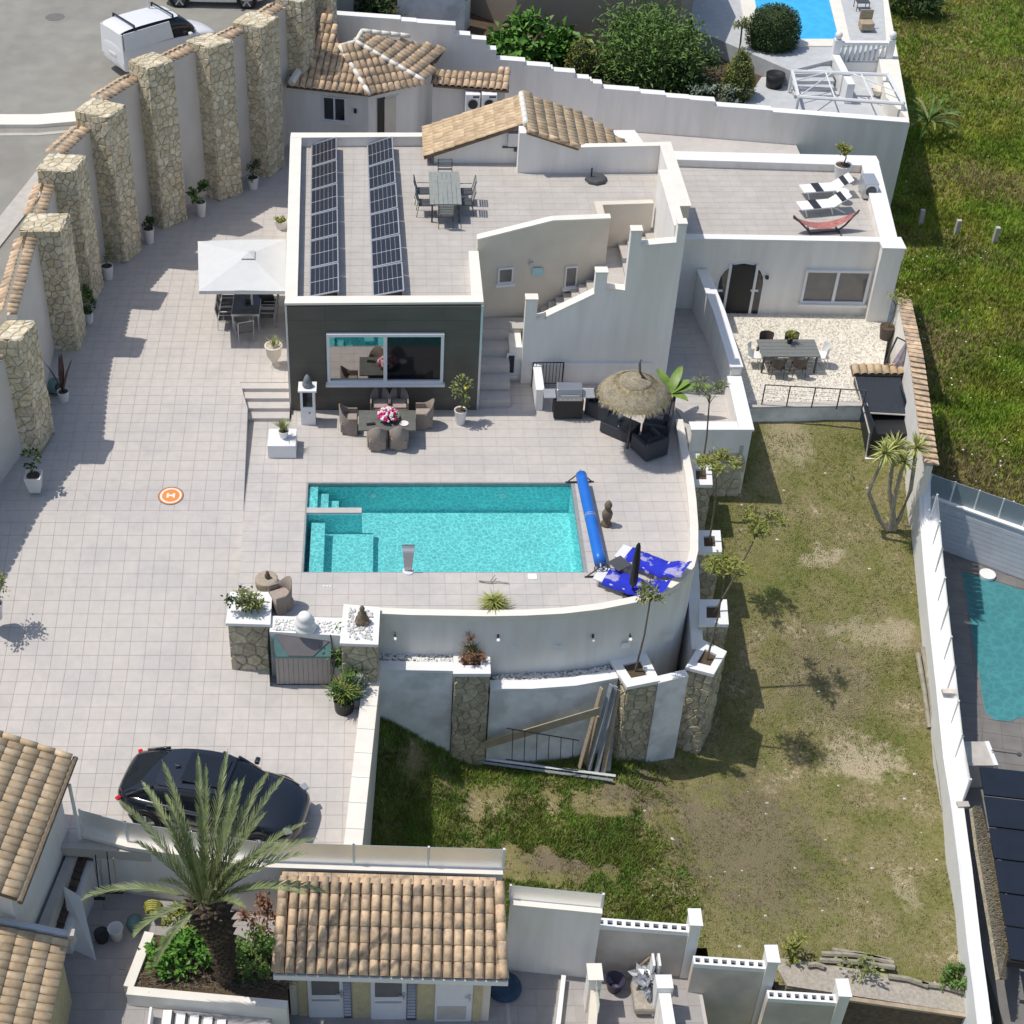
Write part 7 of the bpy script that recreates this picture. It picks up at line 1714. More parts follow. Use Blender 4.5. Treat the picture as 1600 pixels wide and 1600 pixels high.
for i in range(260):
    f = (i/260)**.8; c = base.lerp(ctop,f)+Vector((.12*math.sin(f*3.1),0,0)); rr = interp([(0,.25),(.3,.21),(.6,.28),(.8,.40),(1,.34)],f); a = i*2.4; d = Vector((math.cos(a),math.sin(a),0)); s_ = .07+.05*f
    sd = Vector((-d.y,d.x,0)); p = c+d*(rr-.02); g.add([p-sd*s_,p+sd*s_,p+d*.12*(1+f)+Vector((0,0,.16)),p+Vector((0,0,.10))],[(0,1,2),(1,3,2),(3,0,2)])
obj('boot', g, 'palmtrunk', pt_, kind='stuff')
FR = []
for i in range(15): FR.append((i*2.399+.3, .95+.6*((i*7)%10)/10, 2.1+.2*((i*3)%5), .8))
FR += [(rad(178),.45,3.1,1.5),(rad(200),.2,1.9,1.6),(rad(2),.5,2.9,1.3),(rad(18),.75,3.0,1.0),(rad(-140),-.3,1.9,1.4),(rad(95),1.0,3.4,.6),(rad(80),.9,3.5,.6),(rad(115),.95,3.4,.7),(rad(60),.8,3.3,.8),(rad(125),.75,3.2,.8),(rad(88),1.15,3.3,.5),(rad(40),1.0,3.6,.7),(rad(10),1.0,3.4,.9),(rad(-20),.85,3.0,1.1),(rad(50),1.2,3.4,.5),(rad(20),1.15,3.0,.6),(rad(-30),1.1,2.8,.7),(rad(0),.9,3.0,.9),(rad(150),1.0,3.2,.8)]
for i,(az,el,l,dr) in enumerate(FR): obj('frond', frond(ctop+Vector((math.cos(az)*.12,math.sin(az)*.12,0)),az,el,l,dr,i), 'frond', pt_)
def clipped(t, c, prof, n, L, w, seed, m):
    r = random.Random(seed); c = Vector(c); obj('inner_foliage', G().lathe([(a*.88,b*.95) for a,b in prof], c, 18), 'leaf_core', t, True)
    tot = [0]
    for (a,b),(a2,b2) in zip(prof,prof[1:]): tot.append(tot[-1]+(a+a2)*math.hypot(a2-a,b2-b))
    g = G()
    for i in range(n):
        q = r.uniform(0,tot[-1]); k = max(j for j in range(len(tot)-1) if tot[j] <= q); f = (q-tot[k])/(tot[k+1]-tot[k])
        rr = prof[k][0]+(prof[k+1][0]-prof[k][0])*f; z = prof[k][1]+(prof[k+1][1]-prof[k][1])*f; an = r.uniform(0,6.283); jj = r.uniform(.86,1.04)+.06*noise.noise(Vector((math.cos(an)*3,math.sin(an)*3,z*3+seed)))
        d = Vector((math.cos(an)*.8+r.gauss(0,.5),math.sin(an)*.8+r.gauss(0,.5),.3+r.gauss(0,.6)))
        g.leaf(c+Vector((math.cos(an)*rr*jj,math.sin(an)*rr*jj,z*jj)), d, Vector((r.gauss(0,.4),r.gauss(0,.4),1)), L*r.uniform(.6,1.2), w)
    obj('foliage', g, m, t)
def shrub(name, label, cat, c, rx, ry, rz, n, m, L, w, seed, trunkto=None, group=None):
    c = Vector(c); t = thing(name, label, cat, (c.x,c.y,trunkto if trunkto is not None else c.z-rz), group)
    if trunkto is not None:
        obj('trunk', G().tube([(c.x,c.y,trunkto),(c.x+.05,c.y,(trunkto+c.z)/2),(c.x,c.y,c.z)],max(.04,rx*.07),7), 'trunk', t)
        gg = G(); r = random.Random(seed)
        for k in range(7): a = k*.9; gg.tube([(c.x,c.y,c.z-rz*.6),(c.x+rx*.6*math.cos(a),c.y+ry*.6*math.sin(a),c.z+r.uniform(-.2,.5)*rz)],max(.02,rx*.03),5,.01)
        obj('branch', gg, 'trunk', t)
    obj('crown' if cat == 'tree' else 'foliage', crown(c, rx, ry, rz, n, L, w, seed), m, t); return t
p = at(285,1520,-3.4); shrub('bush','bright green leafy bush left of the palm trunk','bush',(p.x,p.y+.3,-2.95),.75,.55,.55,900,'leaf_br',.17,.11,61)
p = at(288,1440,-3.0); shrub('bush','yellow green bush under the palm crown beside the yellow basket','bush',(p.x+.05,p.y,-2.9),.5,.4,.6,500,'leaf_ye',.14,.09,62)
p = at(395,1525,-3.4); shrub('bush','mid green bush right of the palm trunk','bush',(p.x,p.y+.3,-2.9),.75,.5,.65,900,'leaf_g',.14,.08,63)
p = at(405,1452,-3.2); shrub('bush','bush with red young leaves next to the annex roof','bush',(p.x,p.y,-2.85),.5,.4,.7,420,'reddish',.14,.07,64)
g = G(); r = random.Random(8); a0, a1 = pb_[0], pb_[1]
for i in range(700):
    f = r.random(); x = a0.x+(a1.x-a0.x)*f; y = a0.y+.1+r.uniform(0,.55); d = Vector((r.uniform(-1,1),r.uniform(-.5,.5),r.uniform(-.05,.1))).normalized()*r.uniform(.08,.3); g.tube([(x,y,-3.40),(x+d.x,y+d.y,-3.37+d.z)],.008,3)
solo('bark_mulch', g, 'statue', 'brown bark and dry frond litter along the kerb of the palm bed', 'mulch', kind='stuff')
# yucca tree by the black shed
yb_ = on(1392,828,lawn_z); t = thing('yucca_tree', 'yucca with three curved trunks and spiky heads beside the black shed', 'yucca tree', yb_)
heads = [(1383,708,-.2),(1412,722,-.1),(1432,700,.1),(1398,700,.2)]
for k,(px,py,dy) in enumerate(heads):
    h = onplane(px,py,(0,yb_.y+dy),(1,yb_.y+dy)); bx = yb_+Vector((-.12+.08*k,0,0)); sgn = (3.2,.3,-1.2,1)[k]
    obj('trunk', G().tube([bx,bx+Vector((-.12*sgn,0,.5)),bx.lerp(h,.5)+Vector((-.18*sgn,0,0)),h],.085,8,.06), 'wood_g', t)
    gg = G(); r = random.Random(k)
    for i in range(70):
        a = r.uniform(0,6.28); e = r.uniform(-.5,1.3); d = Vector((math.cos(a)*math.cos(e),math.sin(a)*math.cos(e),math.sin(e))); l = r.uniform(.45,.65); m1 = h+d*l*.6; m2 = m1+(d+Vector((0,0,-.35))).normalized()*l*.4; sd = d.cross(Vector((0,0,1))).normalized()*.022
        gg.add([h-sd,h+sd,m1+sd,m1-sd,m2],[(0,1,2,3),(3,2,4)])
    obj('leaf_head', gg, 'leaf_yu', t)
# ============================================================ SHED, PATIO OBJECTS
zs = lawn_z(0,38.5)
a = at(1352,715,-1.6); t = thing('black_shed', 'tall black clad shed with tiled strip between lawn and tile capped wall', 'shed', a)
f0, f1 = at(1353,716,-1.6), at(1418,722,-1.6); y0, y1 = f0.y, f0.y+2.75; ztop = -.15
x0, x1 = f0.x, f1.x+.15
obj('wall', G().box(x0,x0+.06,y0,y1,-2.4,ztop-.1).box(x1-.06,x1,y0,y1,-2.4,ztop-.1).box(x0,x1,y1,y1+.06,-2.4,ztop), 'navy', t)
obj('front_sill', G().box(x0-.05,x1+.05,y0-.1,y0+.08,-2.0,-1.55), 'white', t)
obj('roof', G().add([(x0-.02,y0+1.1,ztop-.35),(x1+.05,y0+1.1,ztop-.45),(x1+.05,y1,ztop),(x0-.02,y1,ztop+.05),(x0-.02,y0+1.1,ztop-.39),(x1+.05,y0+1.1,ztop-.49),(x1+.05,y1,ztop-.04),(x0-.02,y1,ztop+.01)],[(0,1,2,3),(7,6,5,4),(0,4,5,1),(1,5,6,2),(2,6,7,3),(3,7,4,0)]), 'navytex', t)
obj('side_frame', G().tube([(x0,y0,-1.6),(x0,y0+.2,ztop-.55),(x0,y1,ztop)],.035,6).tube([(x0,y0+1.1,ztop-.35),(x1,y0+1.1,ztop-.45)],.03,6), 'concrete', t)
obj('interior_shade', G().box(x0+.1,x1-.1,y0+.25,y1-.05,-2.4,ztop-.62), 'black', t)  # solid black block stands in for the shade inside the shed
facet(t, [(x0-.1,y1-.02,ztop+.08),(x1+.1,y1-.02,ztop+.08),(x1+.1,y1+.42,ztop+.22),(x0-.1,y1+.42,ztop+.22)], 'roof2', .26, .42)
# patio railing
q0, q1 = at(1190,632,-.4), at(1346,641,-.4); t = thing('patio_railing', 'thin metal railing with five posts along the edge of the gravel patio', 'railing', q0)
for k in range(5):
    p = q0.lerp(q1,k/4); obj('post', G().box(p.x-.018,p.x+.018,p.y-.018,p.y+.018,-.41,.42), 'dkgrey', t)
obj('handrail', G().tube([q0+Vector((0,0,.82)),q1+Vector((0,0,.82))],.02,6), 'dkgrey', t)
for h in (.16,.32,.48,.64): obj('wire', G().tube([q0+Vector((0,0,h)),q1+Vector((0,0,h))],.006,4), 'alu', t)
# patio dining
a, b = at(1191,557,.25), at(1283,558,.25); yb2 = at(1235,530,.25).y; t = thing('dining_table', 'long grey slatted dining table on the gravel patio', 'table', (a.x,a.y,-.5))
for k in range(5): w_ = (yb2-a.y)/5; obj('slat', G().box(a.x,b.x,a.y+w_*k,a.y+w_*(k+1)-.012,.21,.25), 'greytab', t)
for x in (a.x+.1,b.x-.1):
    for y in (a.y+.08,yb2-.08): obj('leg', G().box(x-.03,x+.03,y-.03,y+.03,-.49,.21), 'dkgrey', t)
def pchair(label, m_):
    t = thing('patio_chair', label, 'chair', (0,0,0), 'chairs at the gravel patio table')
    obj('seat', G().box(-.23,.23,-.22,.24,.41,.45), m_, t, local=True, bevel=.015); vs = []
    for i in range(7):
        a_ = math.pi*(.08+.84*i/6); vs += [(-.25*math.cos(a_),-.22*math.sin(a_),.45),(-.27*math.cos(a_),-.24*math.sin(a_)-.03,.84)]
    obj('backrest', G().add(vs,[(i*2,i*2+2,i*2+3,i*2+1) for i in range(6)]), m_, t, True, local=True)
    for x in (-.2,.2):
        for y in (-.18,.2): obj('leg', G().tube([(x,y,.41),(x*1.15,y*1.15,0)],.014,5), m_, t, local=True)
    return t
pc1 = pchair('x','brownp'); pc2_ = pchair('x','white')
mx = (a.x+b.x)/2
for i,(src,x,y,rz_,l) in enumerate([(pc1,mx-.62,yb2+.15,180,'brown chair behind the patio table, left one'),(None,mx+.28,yb2+.15,180,'brown chair behind the patio table, right one'),(None,mx-.45,a.y-.1,0,'brown chair in front of the patio table, left one'),(None,mx+.30,a.y-.1,0,'brown chair in front of the patio table, right one')]):
    c = pc1 if src else copy_tree(pc1); c.location = (x,y,-.49); c.rotation_euler.z = rad(rz_); c['label'] = l
for i,(x,rz_,l) in enumerate([(a.x-.15,-90,'white chair at the left end of the patio table'),(b.x+.2,90,'white chair at the right end of the patio table')]):
    c = pc2_ if i == 0 else copy_tree(pc2_); c.location = (x,(a.y+yb2)/2,-.49); c.rotation_euler.z = rad(rz_); c['label'] = l
p = Vector((mx+.08,yb2-.25,.25)); t = thing('table_plant', 'spiky potted plant in the middle of the patio table', 'plant', p); pot(p,.16,.07,.09,'black',parent=t); blade_tuft(p+Vector((0,0,.14)),60,.45,.03,'leaf_ye',t,.5,seed=71)
p = at(1383,528,-.49); t = thing('potted_tree', 'thin small tree in a brown pot against the right wing corner', 'potted tree', p); pot(p,.5,.2,.27,'brownp',parent=t); tree_slim(t,p+Vector((0,0,.45)),p+Vector((.1,.05,1.45)),.35,70,'leaf_ol',.12,.06,seed=72)
p = at(1372,592,-.49); t = thing('parasol_stand', 'grey cantilever parasol post leaning beside the mauve folded canopy', 'parasol', p)
e = onplane(1402,527,(0,p.y),(1,p.y)); obj('post', G().tube([p+Vector((0,0,.05)),e],.035,8), 'dkgrey', t); obj('base', G().ob(p+Vector((.05,0,.04)),(.6,.45,.08)), 'dkgrey', t)
c0_ = onplane(1418,535,(0,p.y+.2),(1,p.y+.2)); c1_ = onplane(1396,592,(0,p.y),(1,p.y)); obj('arm', G().tube([e,c0_],.025,6), 'dkgrey', t)
vs = []; n = 14
for k in range(7):
    f = k/6; c = c0_.lerp(c1_,f); rr = .06+.26*f
    for i in range(n): an = 2*math.pi*i/n; q_ = rr*(1+.25*(i%2)); vs.append((c.x+q_*math.cos(an),c.y+q_*.7*math.sin(an),c.z+.04*(i%2)*f))
obj('folded_canopy', G().add(vs,[(j*n+i,j*n+(i+1)%n,(j+1)*n+(i+1)%n,(j+1)*n+i) for j in range(6) for i in range(n)]), 'purple', t)
# ---------- right roof objects
zR = 2.3
def white_lounger(label, pos, rz):
    t = thing('sun_lounger', label, 'sun lounger', pos, 'white loungers on the right roof', rad(rz))
    obj('bed', G().box(-.32,.32,-1.0,.25,.30,.36), 'white', t, local=True, bevel=.02); obj('backrest', G().ob((0,.56,.52),(.62,.75,.05),rx=.55), 'white', t, local=True, bevel=.02)
    for x in (-.27,.27):
        for y in (-.85,.15): obj('leg', G().tube([(x,y,.30),(x,y+.12,0)],.022,6), 'white', t, local=True)
        obj('arm', G().tube([(x,.25,.32),(x,.75,.02)],.022,6), 'white', t, local=True)
    obj('dark_strap', G().box(-.325,.325,-.55,-.25,.361,.372), 'cushion', t, local=True); obj('dark_pillow', G().ob((0,.60,.58),(.60,.18,.04),rx=.55), 'cushion', t, local=True); return t
p = at(1290,305,zR); wl_ = white_lounger('white plastic lounger with dark stripes on the right roof, rear one', p, -82)
c = copy_tree(wl_); c.location = at(1286,331,zR); c.rotation_euler.z = rad(-80); c['label'] = 'white plastic lounger with dark stripes on the right roof, nearer the hammock'
p = at(1313,316,zR); t = thing('side_table', 'small round white table between the two roof loungers', 'side table', p); obj('top', G().cyl(p+Vector((0,0,.45)),.24,.24,.03,18), 'white', t); obj('leg', G().tube([p,p+Vector((0,0,.45))],.03,6), 'white', t)
p = at(1290,366,zR); hm = thing('hammock', 'faded red hammock on a dark curved stand near the roof edge', 'hammock', p)
L_, R_ = onplane(1240,337,(0,p.y+.1),(1,p.y+.1)), onplane(1343,328,(0,p.y+.3),(1,p.y+.3))
obj('stand', G().tube([L_,(p.x-.75,p.y,zR+.25),(p.x-.55,p.y,zR+.04),(p.x+.45,p.y+.15,zR+.06),(p.x+.7,p.y+.2,zR+.25),R_],.035,8), 'dkgrey', hm)
obj('foot', G().tube([(p.x-.6,p.y-.25,zR+.03),(p.x-.55,p.y+.5,zR+.03)],.03,6).tube([(p.x+.55,p.y-.25,zR+.03),(p.x+.45,p.y+.6,zR+.03)],.03,6), 'dkgrey', hm)
vs = []; n = 12
for i in range(n+1):
    f = i/n; c = L_.lerp(R_,f); zz = c.z-.10-.85*4*f*(1-f)*.55; w_ = .02+.22*math.sin(math.pi*f)**.6; vs += [(c.x,c.y-w_,zz+.05),(c.x,c.y,zz-.02),(c.x,c.y+w_,zz+.05)]
obj('cloth', G().add(vs,[(i*3+j,i*3+j+1,(i+1)*3+j+1,(i+1)*3+j) for i in range(n) for j in (0,1)]), 'faded_red', hm, True)
p = at(1357,313,zR); ac = thing('air_conditioner', 'grey outdoor fan unit standing beside the right roof parapet', 'air conditioner', p); obj('case', G().box(p.x-.22,p.x+.28,p.y,p.y+.85,zR+.06,zR+.68), 'alu', ac, bevel=.02); obj('fan', G().cyl((p.x+.03,p.y-.002,zR+.37),.2,.2,.02,18,(0,-1,0)), 'dkgrey', ac); obj('foot', G().box(p.x-.2,p.x+.26,p.y+.1,p.y+.2,zR,zR+.059).box(p.x-.2,p.x+.26,p.y+.6,p.y+.7,zR,zR+.059), 'dkgrey', ac)
p = at(1313,280,zR); t = thing('potted_tree', 'round headed small tree in a big white pot on the right roof', 'potted tree', p); pot(p,.62,.22,.33,parent=t); tree_slim(t,p+Vector((0,0,.6)),p+Vector((0,.05,1.15)),.30,300,'leaf_ye',.12,.06,seed=75)
# left roof dining + parasol base
q0 = at(672,319,4.55); q1 = at(722,319,4.55); yb3 = at(700,268,4.55).y; t = thing('dining_table', 'grey slatted table on the flat roof beside the solar panels', 'table', (q0.x,q0.y,3.8))
for k in range(7): w_ = (q1.x-q0.x)/7; obj('slat', G().box(q0.x+w_*k,q0.x+w_*(k+1)-.012,q0.y,yb3,4.51,4.55), 'slatgrey', t)
for x in (q0.x+.08,q1.x-.08):
    for y in (q0.y+.08,yb3-.08): obj('leg', G().box(x-.03,x+.03,y-.03,y+.03,3.81,4.51), 'dkgrey', t)
def rchair(label):
    t = thing('roof_chair', label, 'chair', (0,0,0), 'grey metal chairs at the roof table')
    g = G()
    for x in (-.25,.25): g.tube([(x,.24,0),(x,.24,.62),(x,-.22,.62)],.015,5); g.tube([(x,-.30,0),(x,-.22,.45),(x,-.34,.95)],.015,5)
    obj('frame', g, 'dkgrey', t, local=True); obj('seat', G().box(-.24,.24,-.22,.24,.42,.45), 'dkgrey', t, local=True)
    for k in range(4): obj('slat', G().ob((0,-.26-.03*k,.58+.11*k),(.5,.018,.07),rx=.25), 'slatgrey', t, local=True)
    return t
rc = rchair('x'); xm = (q0.x+q1.x)/2; ym = (q0.y+yb3)/2
for i,(x,y,rz_,l) in enumerate([(q0.x-.15,ym-.5,-90,'grey metal chair left of the roof table, front one'),(q0.x-.2,ym+.35,-90,'grey metal chair left of the roof table, rear one'),(q1.x+.15,ym-.45,90,'grey metal chair right of the roof table, front one'),(q1.x+.2,ym+.3,90,'grey metal chair right of the roof table, rear one'),(xm,q0.y-.1,0,'grey metal chair at the front end of the roof table'),(xm+.05,yb3+.25,180,'grey metal chair at the rear end of the roof table')]):
    c = rc if i == 0 else copy_tree(rc); c.location = (x,y,3.8); c.rotation_euler.z = rad(rz_); c['label'] = l
p = at(931,282,3.8); t = thing('weighted_stand', 'empty dark grey parasol base with short stub on the roof terrace', 'parasol base', p); obj('slab', G().lathe([(.40,0),(.42,.05),(.38,.14),(.1,.17)],p,8), 'dkgrey', t, bevel=.02); obj('tube', G().tube([p+Vector((-.18,0,.1)),p+Vector((-.18,0,.5))],.03,8), 'black', t)
# ============================================================ PLANKS, LOGS, POSTS, MISC
zl_ = -5.26
r = random.Random(12); Yw_ = 31.35
pls = [((905,1200),(940,1075)),((920,1203),(955,1070)),((932,1207),(962,1072)),((942,1208),(966,1078)),((915,1195),(935,1120)),((950,1205),(958,1120))]
for i,((x0,y0),(x1,y1)) in enumerate(pls):
    b0 = at(x0,y0,zl_+.1); top = onplane(x1,y1,(0,Yw_-.06),(1,Yw_-.06)); d = top-b0; c = b0+d/2
    q = d.to_track_quat('Z','Y').to_matrix(); w_ = .07 if i != 4 else .10; g = G().box(-w_,w_,-.02,.02,-d.length/2,d.length/2); g.v = [tuple(c+q@Vector(v)) for v in g.v]
    solo('plank', g, ['wood','steelgrey','steelgrey','wood','wood','steelgrey'][i], ['sunlit wooden plank leaning on the lower wall, leftmost of the bundle','grey metal beam second from left in the leaning bundle','grey metal beam in the middle of the leaning bundle','wooden plank leaning nearest the stone pillar','short pale plank at the foot of the leaning bundle','short dark beam leaning lowest beside the stone pillar'][i], 'plank', 'planks and beams leaning on the lower wall')
a, b = onplane(757,1165,(0,31.1),(1,31.1)), onplane(935,1112,(0,31.1),(1,31.1)); d = (b-a); n_ = Vector((0,0,.16))
solo('plywood_board', G().add([a-n_,b-n_,b+n_,a+n_]+[v+Vector((0,.03,.0)) for v in (a-n_,b-n_,b+n_,a+n_)],[(0,1,2,3),(7,6,5,4),(0,4,5,1),(1,5,6,2),(2,6,7,3),(3,7,4,0)]), 'ply', 'long plywood strip leaning diagonally across the lower wall', 'board')
a, b = onplane(792,1138,(0,30.9),(1,30.9)), onplane(905,1157,(0,30.9),(1,30.9)); t = thing('iron_gate', 'rusty iron gate frame leaning in front of the plywood strip', 'gate frame', a)
obj('rail', G().tube([a,b],.02,5), 'black', t); dn = Vector((.0,-.35,-.95)); obj('lower_rail', G().tube([a+dn,b+dn],.02,5), 'black', t)
for k in range(6): p = a.lerp(b,(k+.5)/6); obj('bar', G().tube([p,p+dn],.013,5), 'black', t)
for i,((x0,y0),(x1,y1)) in enumerate([((742,1184),(962,1212)),((746,1190),(958,1219))]):
    a, b = at(x0,y0,zl_+.12), at(x1,y1,zl_+.12); solo('long_beam', G().tube([a,b],.05,4), 'white_m' if i == 0 else 'steelgrey', ['white metal beam lying on the grass below the lower wall','grey metal beam lying on the grass in front of the white one'][i], 'beam', 'beams lying on the grass')
lg = [((1433,1024),(1451,1140)),((1440,1019),(1457,1136)),((1447,1022),(1464,1138)),((1459,1150),(1474,1272)),((1464,1148),(1480,1278))]
for i,((x0,y0),(x1,y1)) in enumerate(lg):
    a, b = on(x0,y0,lawn_z), on(x1,y1,lawn_z); h = .10+(.12 if i in (1,4) else 0); a.z += h; b.z += h
    solo('log', G().tube([a,a.lerp(b,.5)+Vector((.02,0,.01)),b],.085,8,.07), 'wood_g', ['log lying beside the white side wall, outermost of the upper stack','log on top of the upper stack beside the white side wall','log touching the white side wall in the upper stack','pale log in the lower pair beside the white side wall, lawn side','pale log in the lower pair beside the white side wall, wall side'][i], 'log', 'logs stacked along the side wall')
for i,((x0,y0),(x1,y1)) in enumerate([((1283,1490),(1392,1500)),((1280,1500),(1398,1512)),((1300,1484),(1396,1505)),((1388,1525),(1450,1540)),((1440,1537),(1512,1552)),((1262,1508),(1288,1511))]):
    a, b = at(x0,y0,-5.1), at(x1,y1,-5.1); solo('edging_beam', G().tube([a,a.lerp(b,.5)+Vector((0,.06,0)),b],.075,6), 'wood_g', 'weathered timber beam at the lower end of the lawn, '+['upper left','middle of the stacked trio','back of the stacked trio','right of the stacked trio','nearest the white side wall','short piece at the left end'][i], 'beam', 'timber beams edging the lawn')
for i,(px,py) in enumerate(((1437,352),(1493,368),(1553,379))):
    p = at(px,py,-4); solo('concrete_post', G().ob(p+Vector((0,0,.35)),(.19,.19,.85),rx=.05*(i-1)), 'concrete', ['squat pale post in the shaded meadow, leftmost','squat pale post in the sunlit meadow, middle','squat pale post in the meadow, rightmost'][i], 'post', 'posts in the meadow', bevel=.015)
# lower yard clutter
p = at(959,1545,-5.2); t = thing('plastic_bucket', 'dark purple bucket on the floor of the lower right yard', 'bucket', p); obj('bucket', G().lathe([(.17,0),(.25,.42),(.27,.43),(.24,.42),(.16,.05),(.01,.05)],p,20), 'purpled', t, True)
p = at(788,1545,-5.2); solo('paddling_pool', G().lathe([(.42,0),(.46,.08),(.44,.15),(.30,.16),(.1,.12),(.01,.12)],p,22), 'navyblue', 'dark blue round tub beside the annex eave', 'tub', smooth=True)
t = thing('rubble_sack', 'yellow timber frame, grey tube and plastic sheet piled in the lower right yard', 'rubble', at(1000,1540,-5))
for i,((x0,y0,z0),(x1,y1,z1)) in enumerate([((978,1528,-5.1),(1015,1495,-4.3)),((990,1534,-5.1),(1018,1502,-4.3)),((985,1540,-5.0),(1008,1553,-5.0))]): obj('batten', G().tube([at(x0,y0,z0),at(x1,y1,z1)],.03,4), 'wood', t)
q = at(1003,1550,-5.1); obj('sand_bag', G().ob(q+Vector((0,-.25,.15)),(.6,.9,.3)), 'gravel_d', t, bevel=.08); obj('plastic_sheet', crown(at(1014,1525,-4.4),.22,.3,.35,70,.3,.2,9), 'alu', t)
for i,(x,) in enumerate(((1019,),(1028,))):
    a = at(x,1492,-4.0); solo('white_shutter', G().ob(a+Vector((0,-.15,-.45)),(.06,.35,1.1),rx=.1), 'white', ['white louvred shutter leaning on the grey wall, left one','white louvred shutter leaning on the grey wall, right one'][i], 'shutter', 'white shutters in the lower yard')
fy = 24.75
for i,(px,py0,py1) in enumerate(((150,1330,1395),(158,1335,1420),(168,1325,1385),(178,1335,1385))):
    a, b = onplane(px,py0,(-9,25.25),(-5,25.1)), onplane(px+7,py1,(-9,25.25),(-5,25.1)); t = thing('garden_rake', ['broom hanging on the white wall, leftmost','long rake hanging on the white wall, second','dark handled brush hanging on the white wall, third','rake with wide head hanging on the white wall, rightmost'][i], 'garden tool', b, 'tools hanging on the wall')
    obj('handle', G().tube([a+Vector((0,-.12,0)),b+Vector((0,-.16,0))],.018,5), 'wood' if i%2 else 'black', t); obj('head', G().ob(b+Vector((0,-.18,0)),(.30,.06,.07)), 'black', t)
p = at(183,1466,-3.8); solo('white_bin', G().lathe([(.14,0),(.20,.45),(.21,.46),(.18,.45),(.12,.06),(.01,.06)],p,18), 'pot_w', 'white plastic bin on the shaded yard floor', 'bin', smooth=True)
p = at(160,1468,-3.8); solo('plant_pot', G().lathe([(.16,0),(.20,.3),(.18,.3),(.01,.26)],p,14), 'black', 'black flower pot left of the white bin', 'pot')
p = at(212,1448,-3.8); solo('watering_can', G().lathe([(.2,0),(.24,.15),(.2,.3),(.1,.36),(.01,.36)],p,16), 'tealp', 'round green garden container between bin and yellow basket', 'container', smooth=True)
p = at(240,1415,-3.3); t = thing('hose_basket', 'yellow hose coil hanging near the palm', 'hose', p)
for k in range(5): obj('coil', G().tube([p+Vector((.24*math.cos(j*.5236)*(1-.08*k),-.05*k-.02,.26*math.sin(j*.5236)*(1-.08*k))) for j in range(13)],.025,6), 'yellowg', t)
a, b = at(112,1482,-3.8), at(150,1500,-3.8); t = thing('white_gate', 'white metal gate leaf leaning against the tiled garden wall', 'gate', a)
obj('leaf', G().add([a,b,b+Vector((-.35,.9,1.5)),a+Vector((-.1,.7,1.7)),a+Vector((.02,-.03,.0)),b+Vector((.02,-.03,0)),b+Vector((-.33,.87,1.5)),a+Vector((-.08,.67,1.7))],[(0,1,2,3),(7,6,5,4),(0,4,5,1),(1,5,6,2),(2,6,7,3),(3,7,4,0)]), 'white_m', t)
# ============================================================ TREES AND SHRUBS AT THE BACK
def zb_(px,py,Y): return Vector((ray(px,py)[0]*Y/ray(px,py)[1],Y,zat(px,py,Y)))
c = zb_(1010,88,65.5); shrub('garden_tree','large feathery green tree overhanging the stepped back wall','tree',c,2.3,1.9,2.0,7000,'leaf_g',.30,.09,81,trunkto=1.5)
c = zb_(832,70,66.3); shrub('garden_tree','broad leaved bright green tree left of the small golden shrub','tree',c,1.85,1.2,.95,1300,'leaf_br',.42,.28,82,trunkto=2.0)
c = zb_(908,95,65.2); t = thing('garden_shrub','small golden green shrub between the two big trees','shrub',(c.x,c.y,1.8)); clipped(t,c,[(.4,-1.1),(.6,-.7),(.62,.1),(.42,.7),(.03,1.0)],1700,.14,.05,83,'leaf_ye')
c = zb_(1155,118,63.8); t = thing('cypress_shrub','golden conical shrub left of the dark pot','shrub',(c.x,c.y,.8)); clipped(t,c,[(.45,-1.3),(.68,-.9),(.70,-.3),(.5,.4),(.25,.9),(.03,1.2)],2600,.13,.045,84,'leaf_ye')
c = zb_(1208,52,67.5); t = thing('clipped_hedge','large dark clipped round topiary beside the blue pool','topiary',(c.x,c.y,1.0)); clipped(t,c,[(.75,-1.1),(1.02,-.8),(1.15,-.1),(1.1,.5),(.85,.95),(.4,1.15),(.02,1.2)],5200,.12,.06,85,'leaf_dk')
c = zb_(1095,115,64.4); shrub('garden_shrub','dark spiky shrubs behind the wall next to the golden cone','shrub',c,.95,.8,.8,1400,'leaf_dk',.26,.07,86)
c = zb_(575,8,68.0); shrub('garden_shrub','dark shrub against the brown building at the top edge','shrub',c,1.4,.8,.6,700,'leaf_dk',.3,.15,87)
c = zb_(1160,35,67); t = shrub('multi_head_yucca','small pale tree with rounded heads beside the blue pool','tree',c,.35,.35,.35,260,'leaf_ol',.15,.07,88,trunkto=1.2)
c = zb_(1120,150,63.0); shrub('garden_shrub','grey leaved shrubs along the back wall coping','shrub',c,1.3,.5,.4,500,'leaf_gy',.22,.07,89)
p = at(1209,135,1.15); solo('dark_planter', G().lathe([(.35,0),(.42,.6),(.40,.6),(.3,.5),(.01,.5)],p,18), 'black', 'large black pot on the lower back deck', 'pot', smooth=True)
p = at(1372,150,1.15); solo('white_bowl', G().lathe([(.12,0),(.2,.08),(.34,.3),(.36,.36),(.30,.36),(.01,.2)],p,18), 'cream', 'white round bowl planter under the pergola', 'bowl', smooth=True)
p = at(1352,47,ZP); t = thing('wooden_chair', 'pale wooden chair on the back pool terrace', 'chair', p); obj('seat', G().box(p.x-.3,p.x+.3,p.y-.3,p.y+.3,ZP+.1,ZP+.42), 'wood', t, bevel=.03); obj('backrest', G().box(p.x-.3,p.x+.3,p.y+.25,p.y+.32,ZP+.42,ZP+.85), 'wood', t)
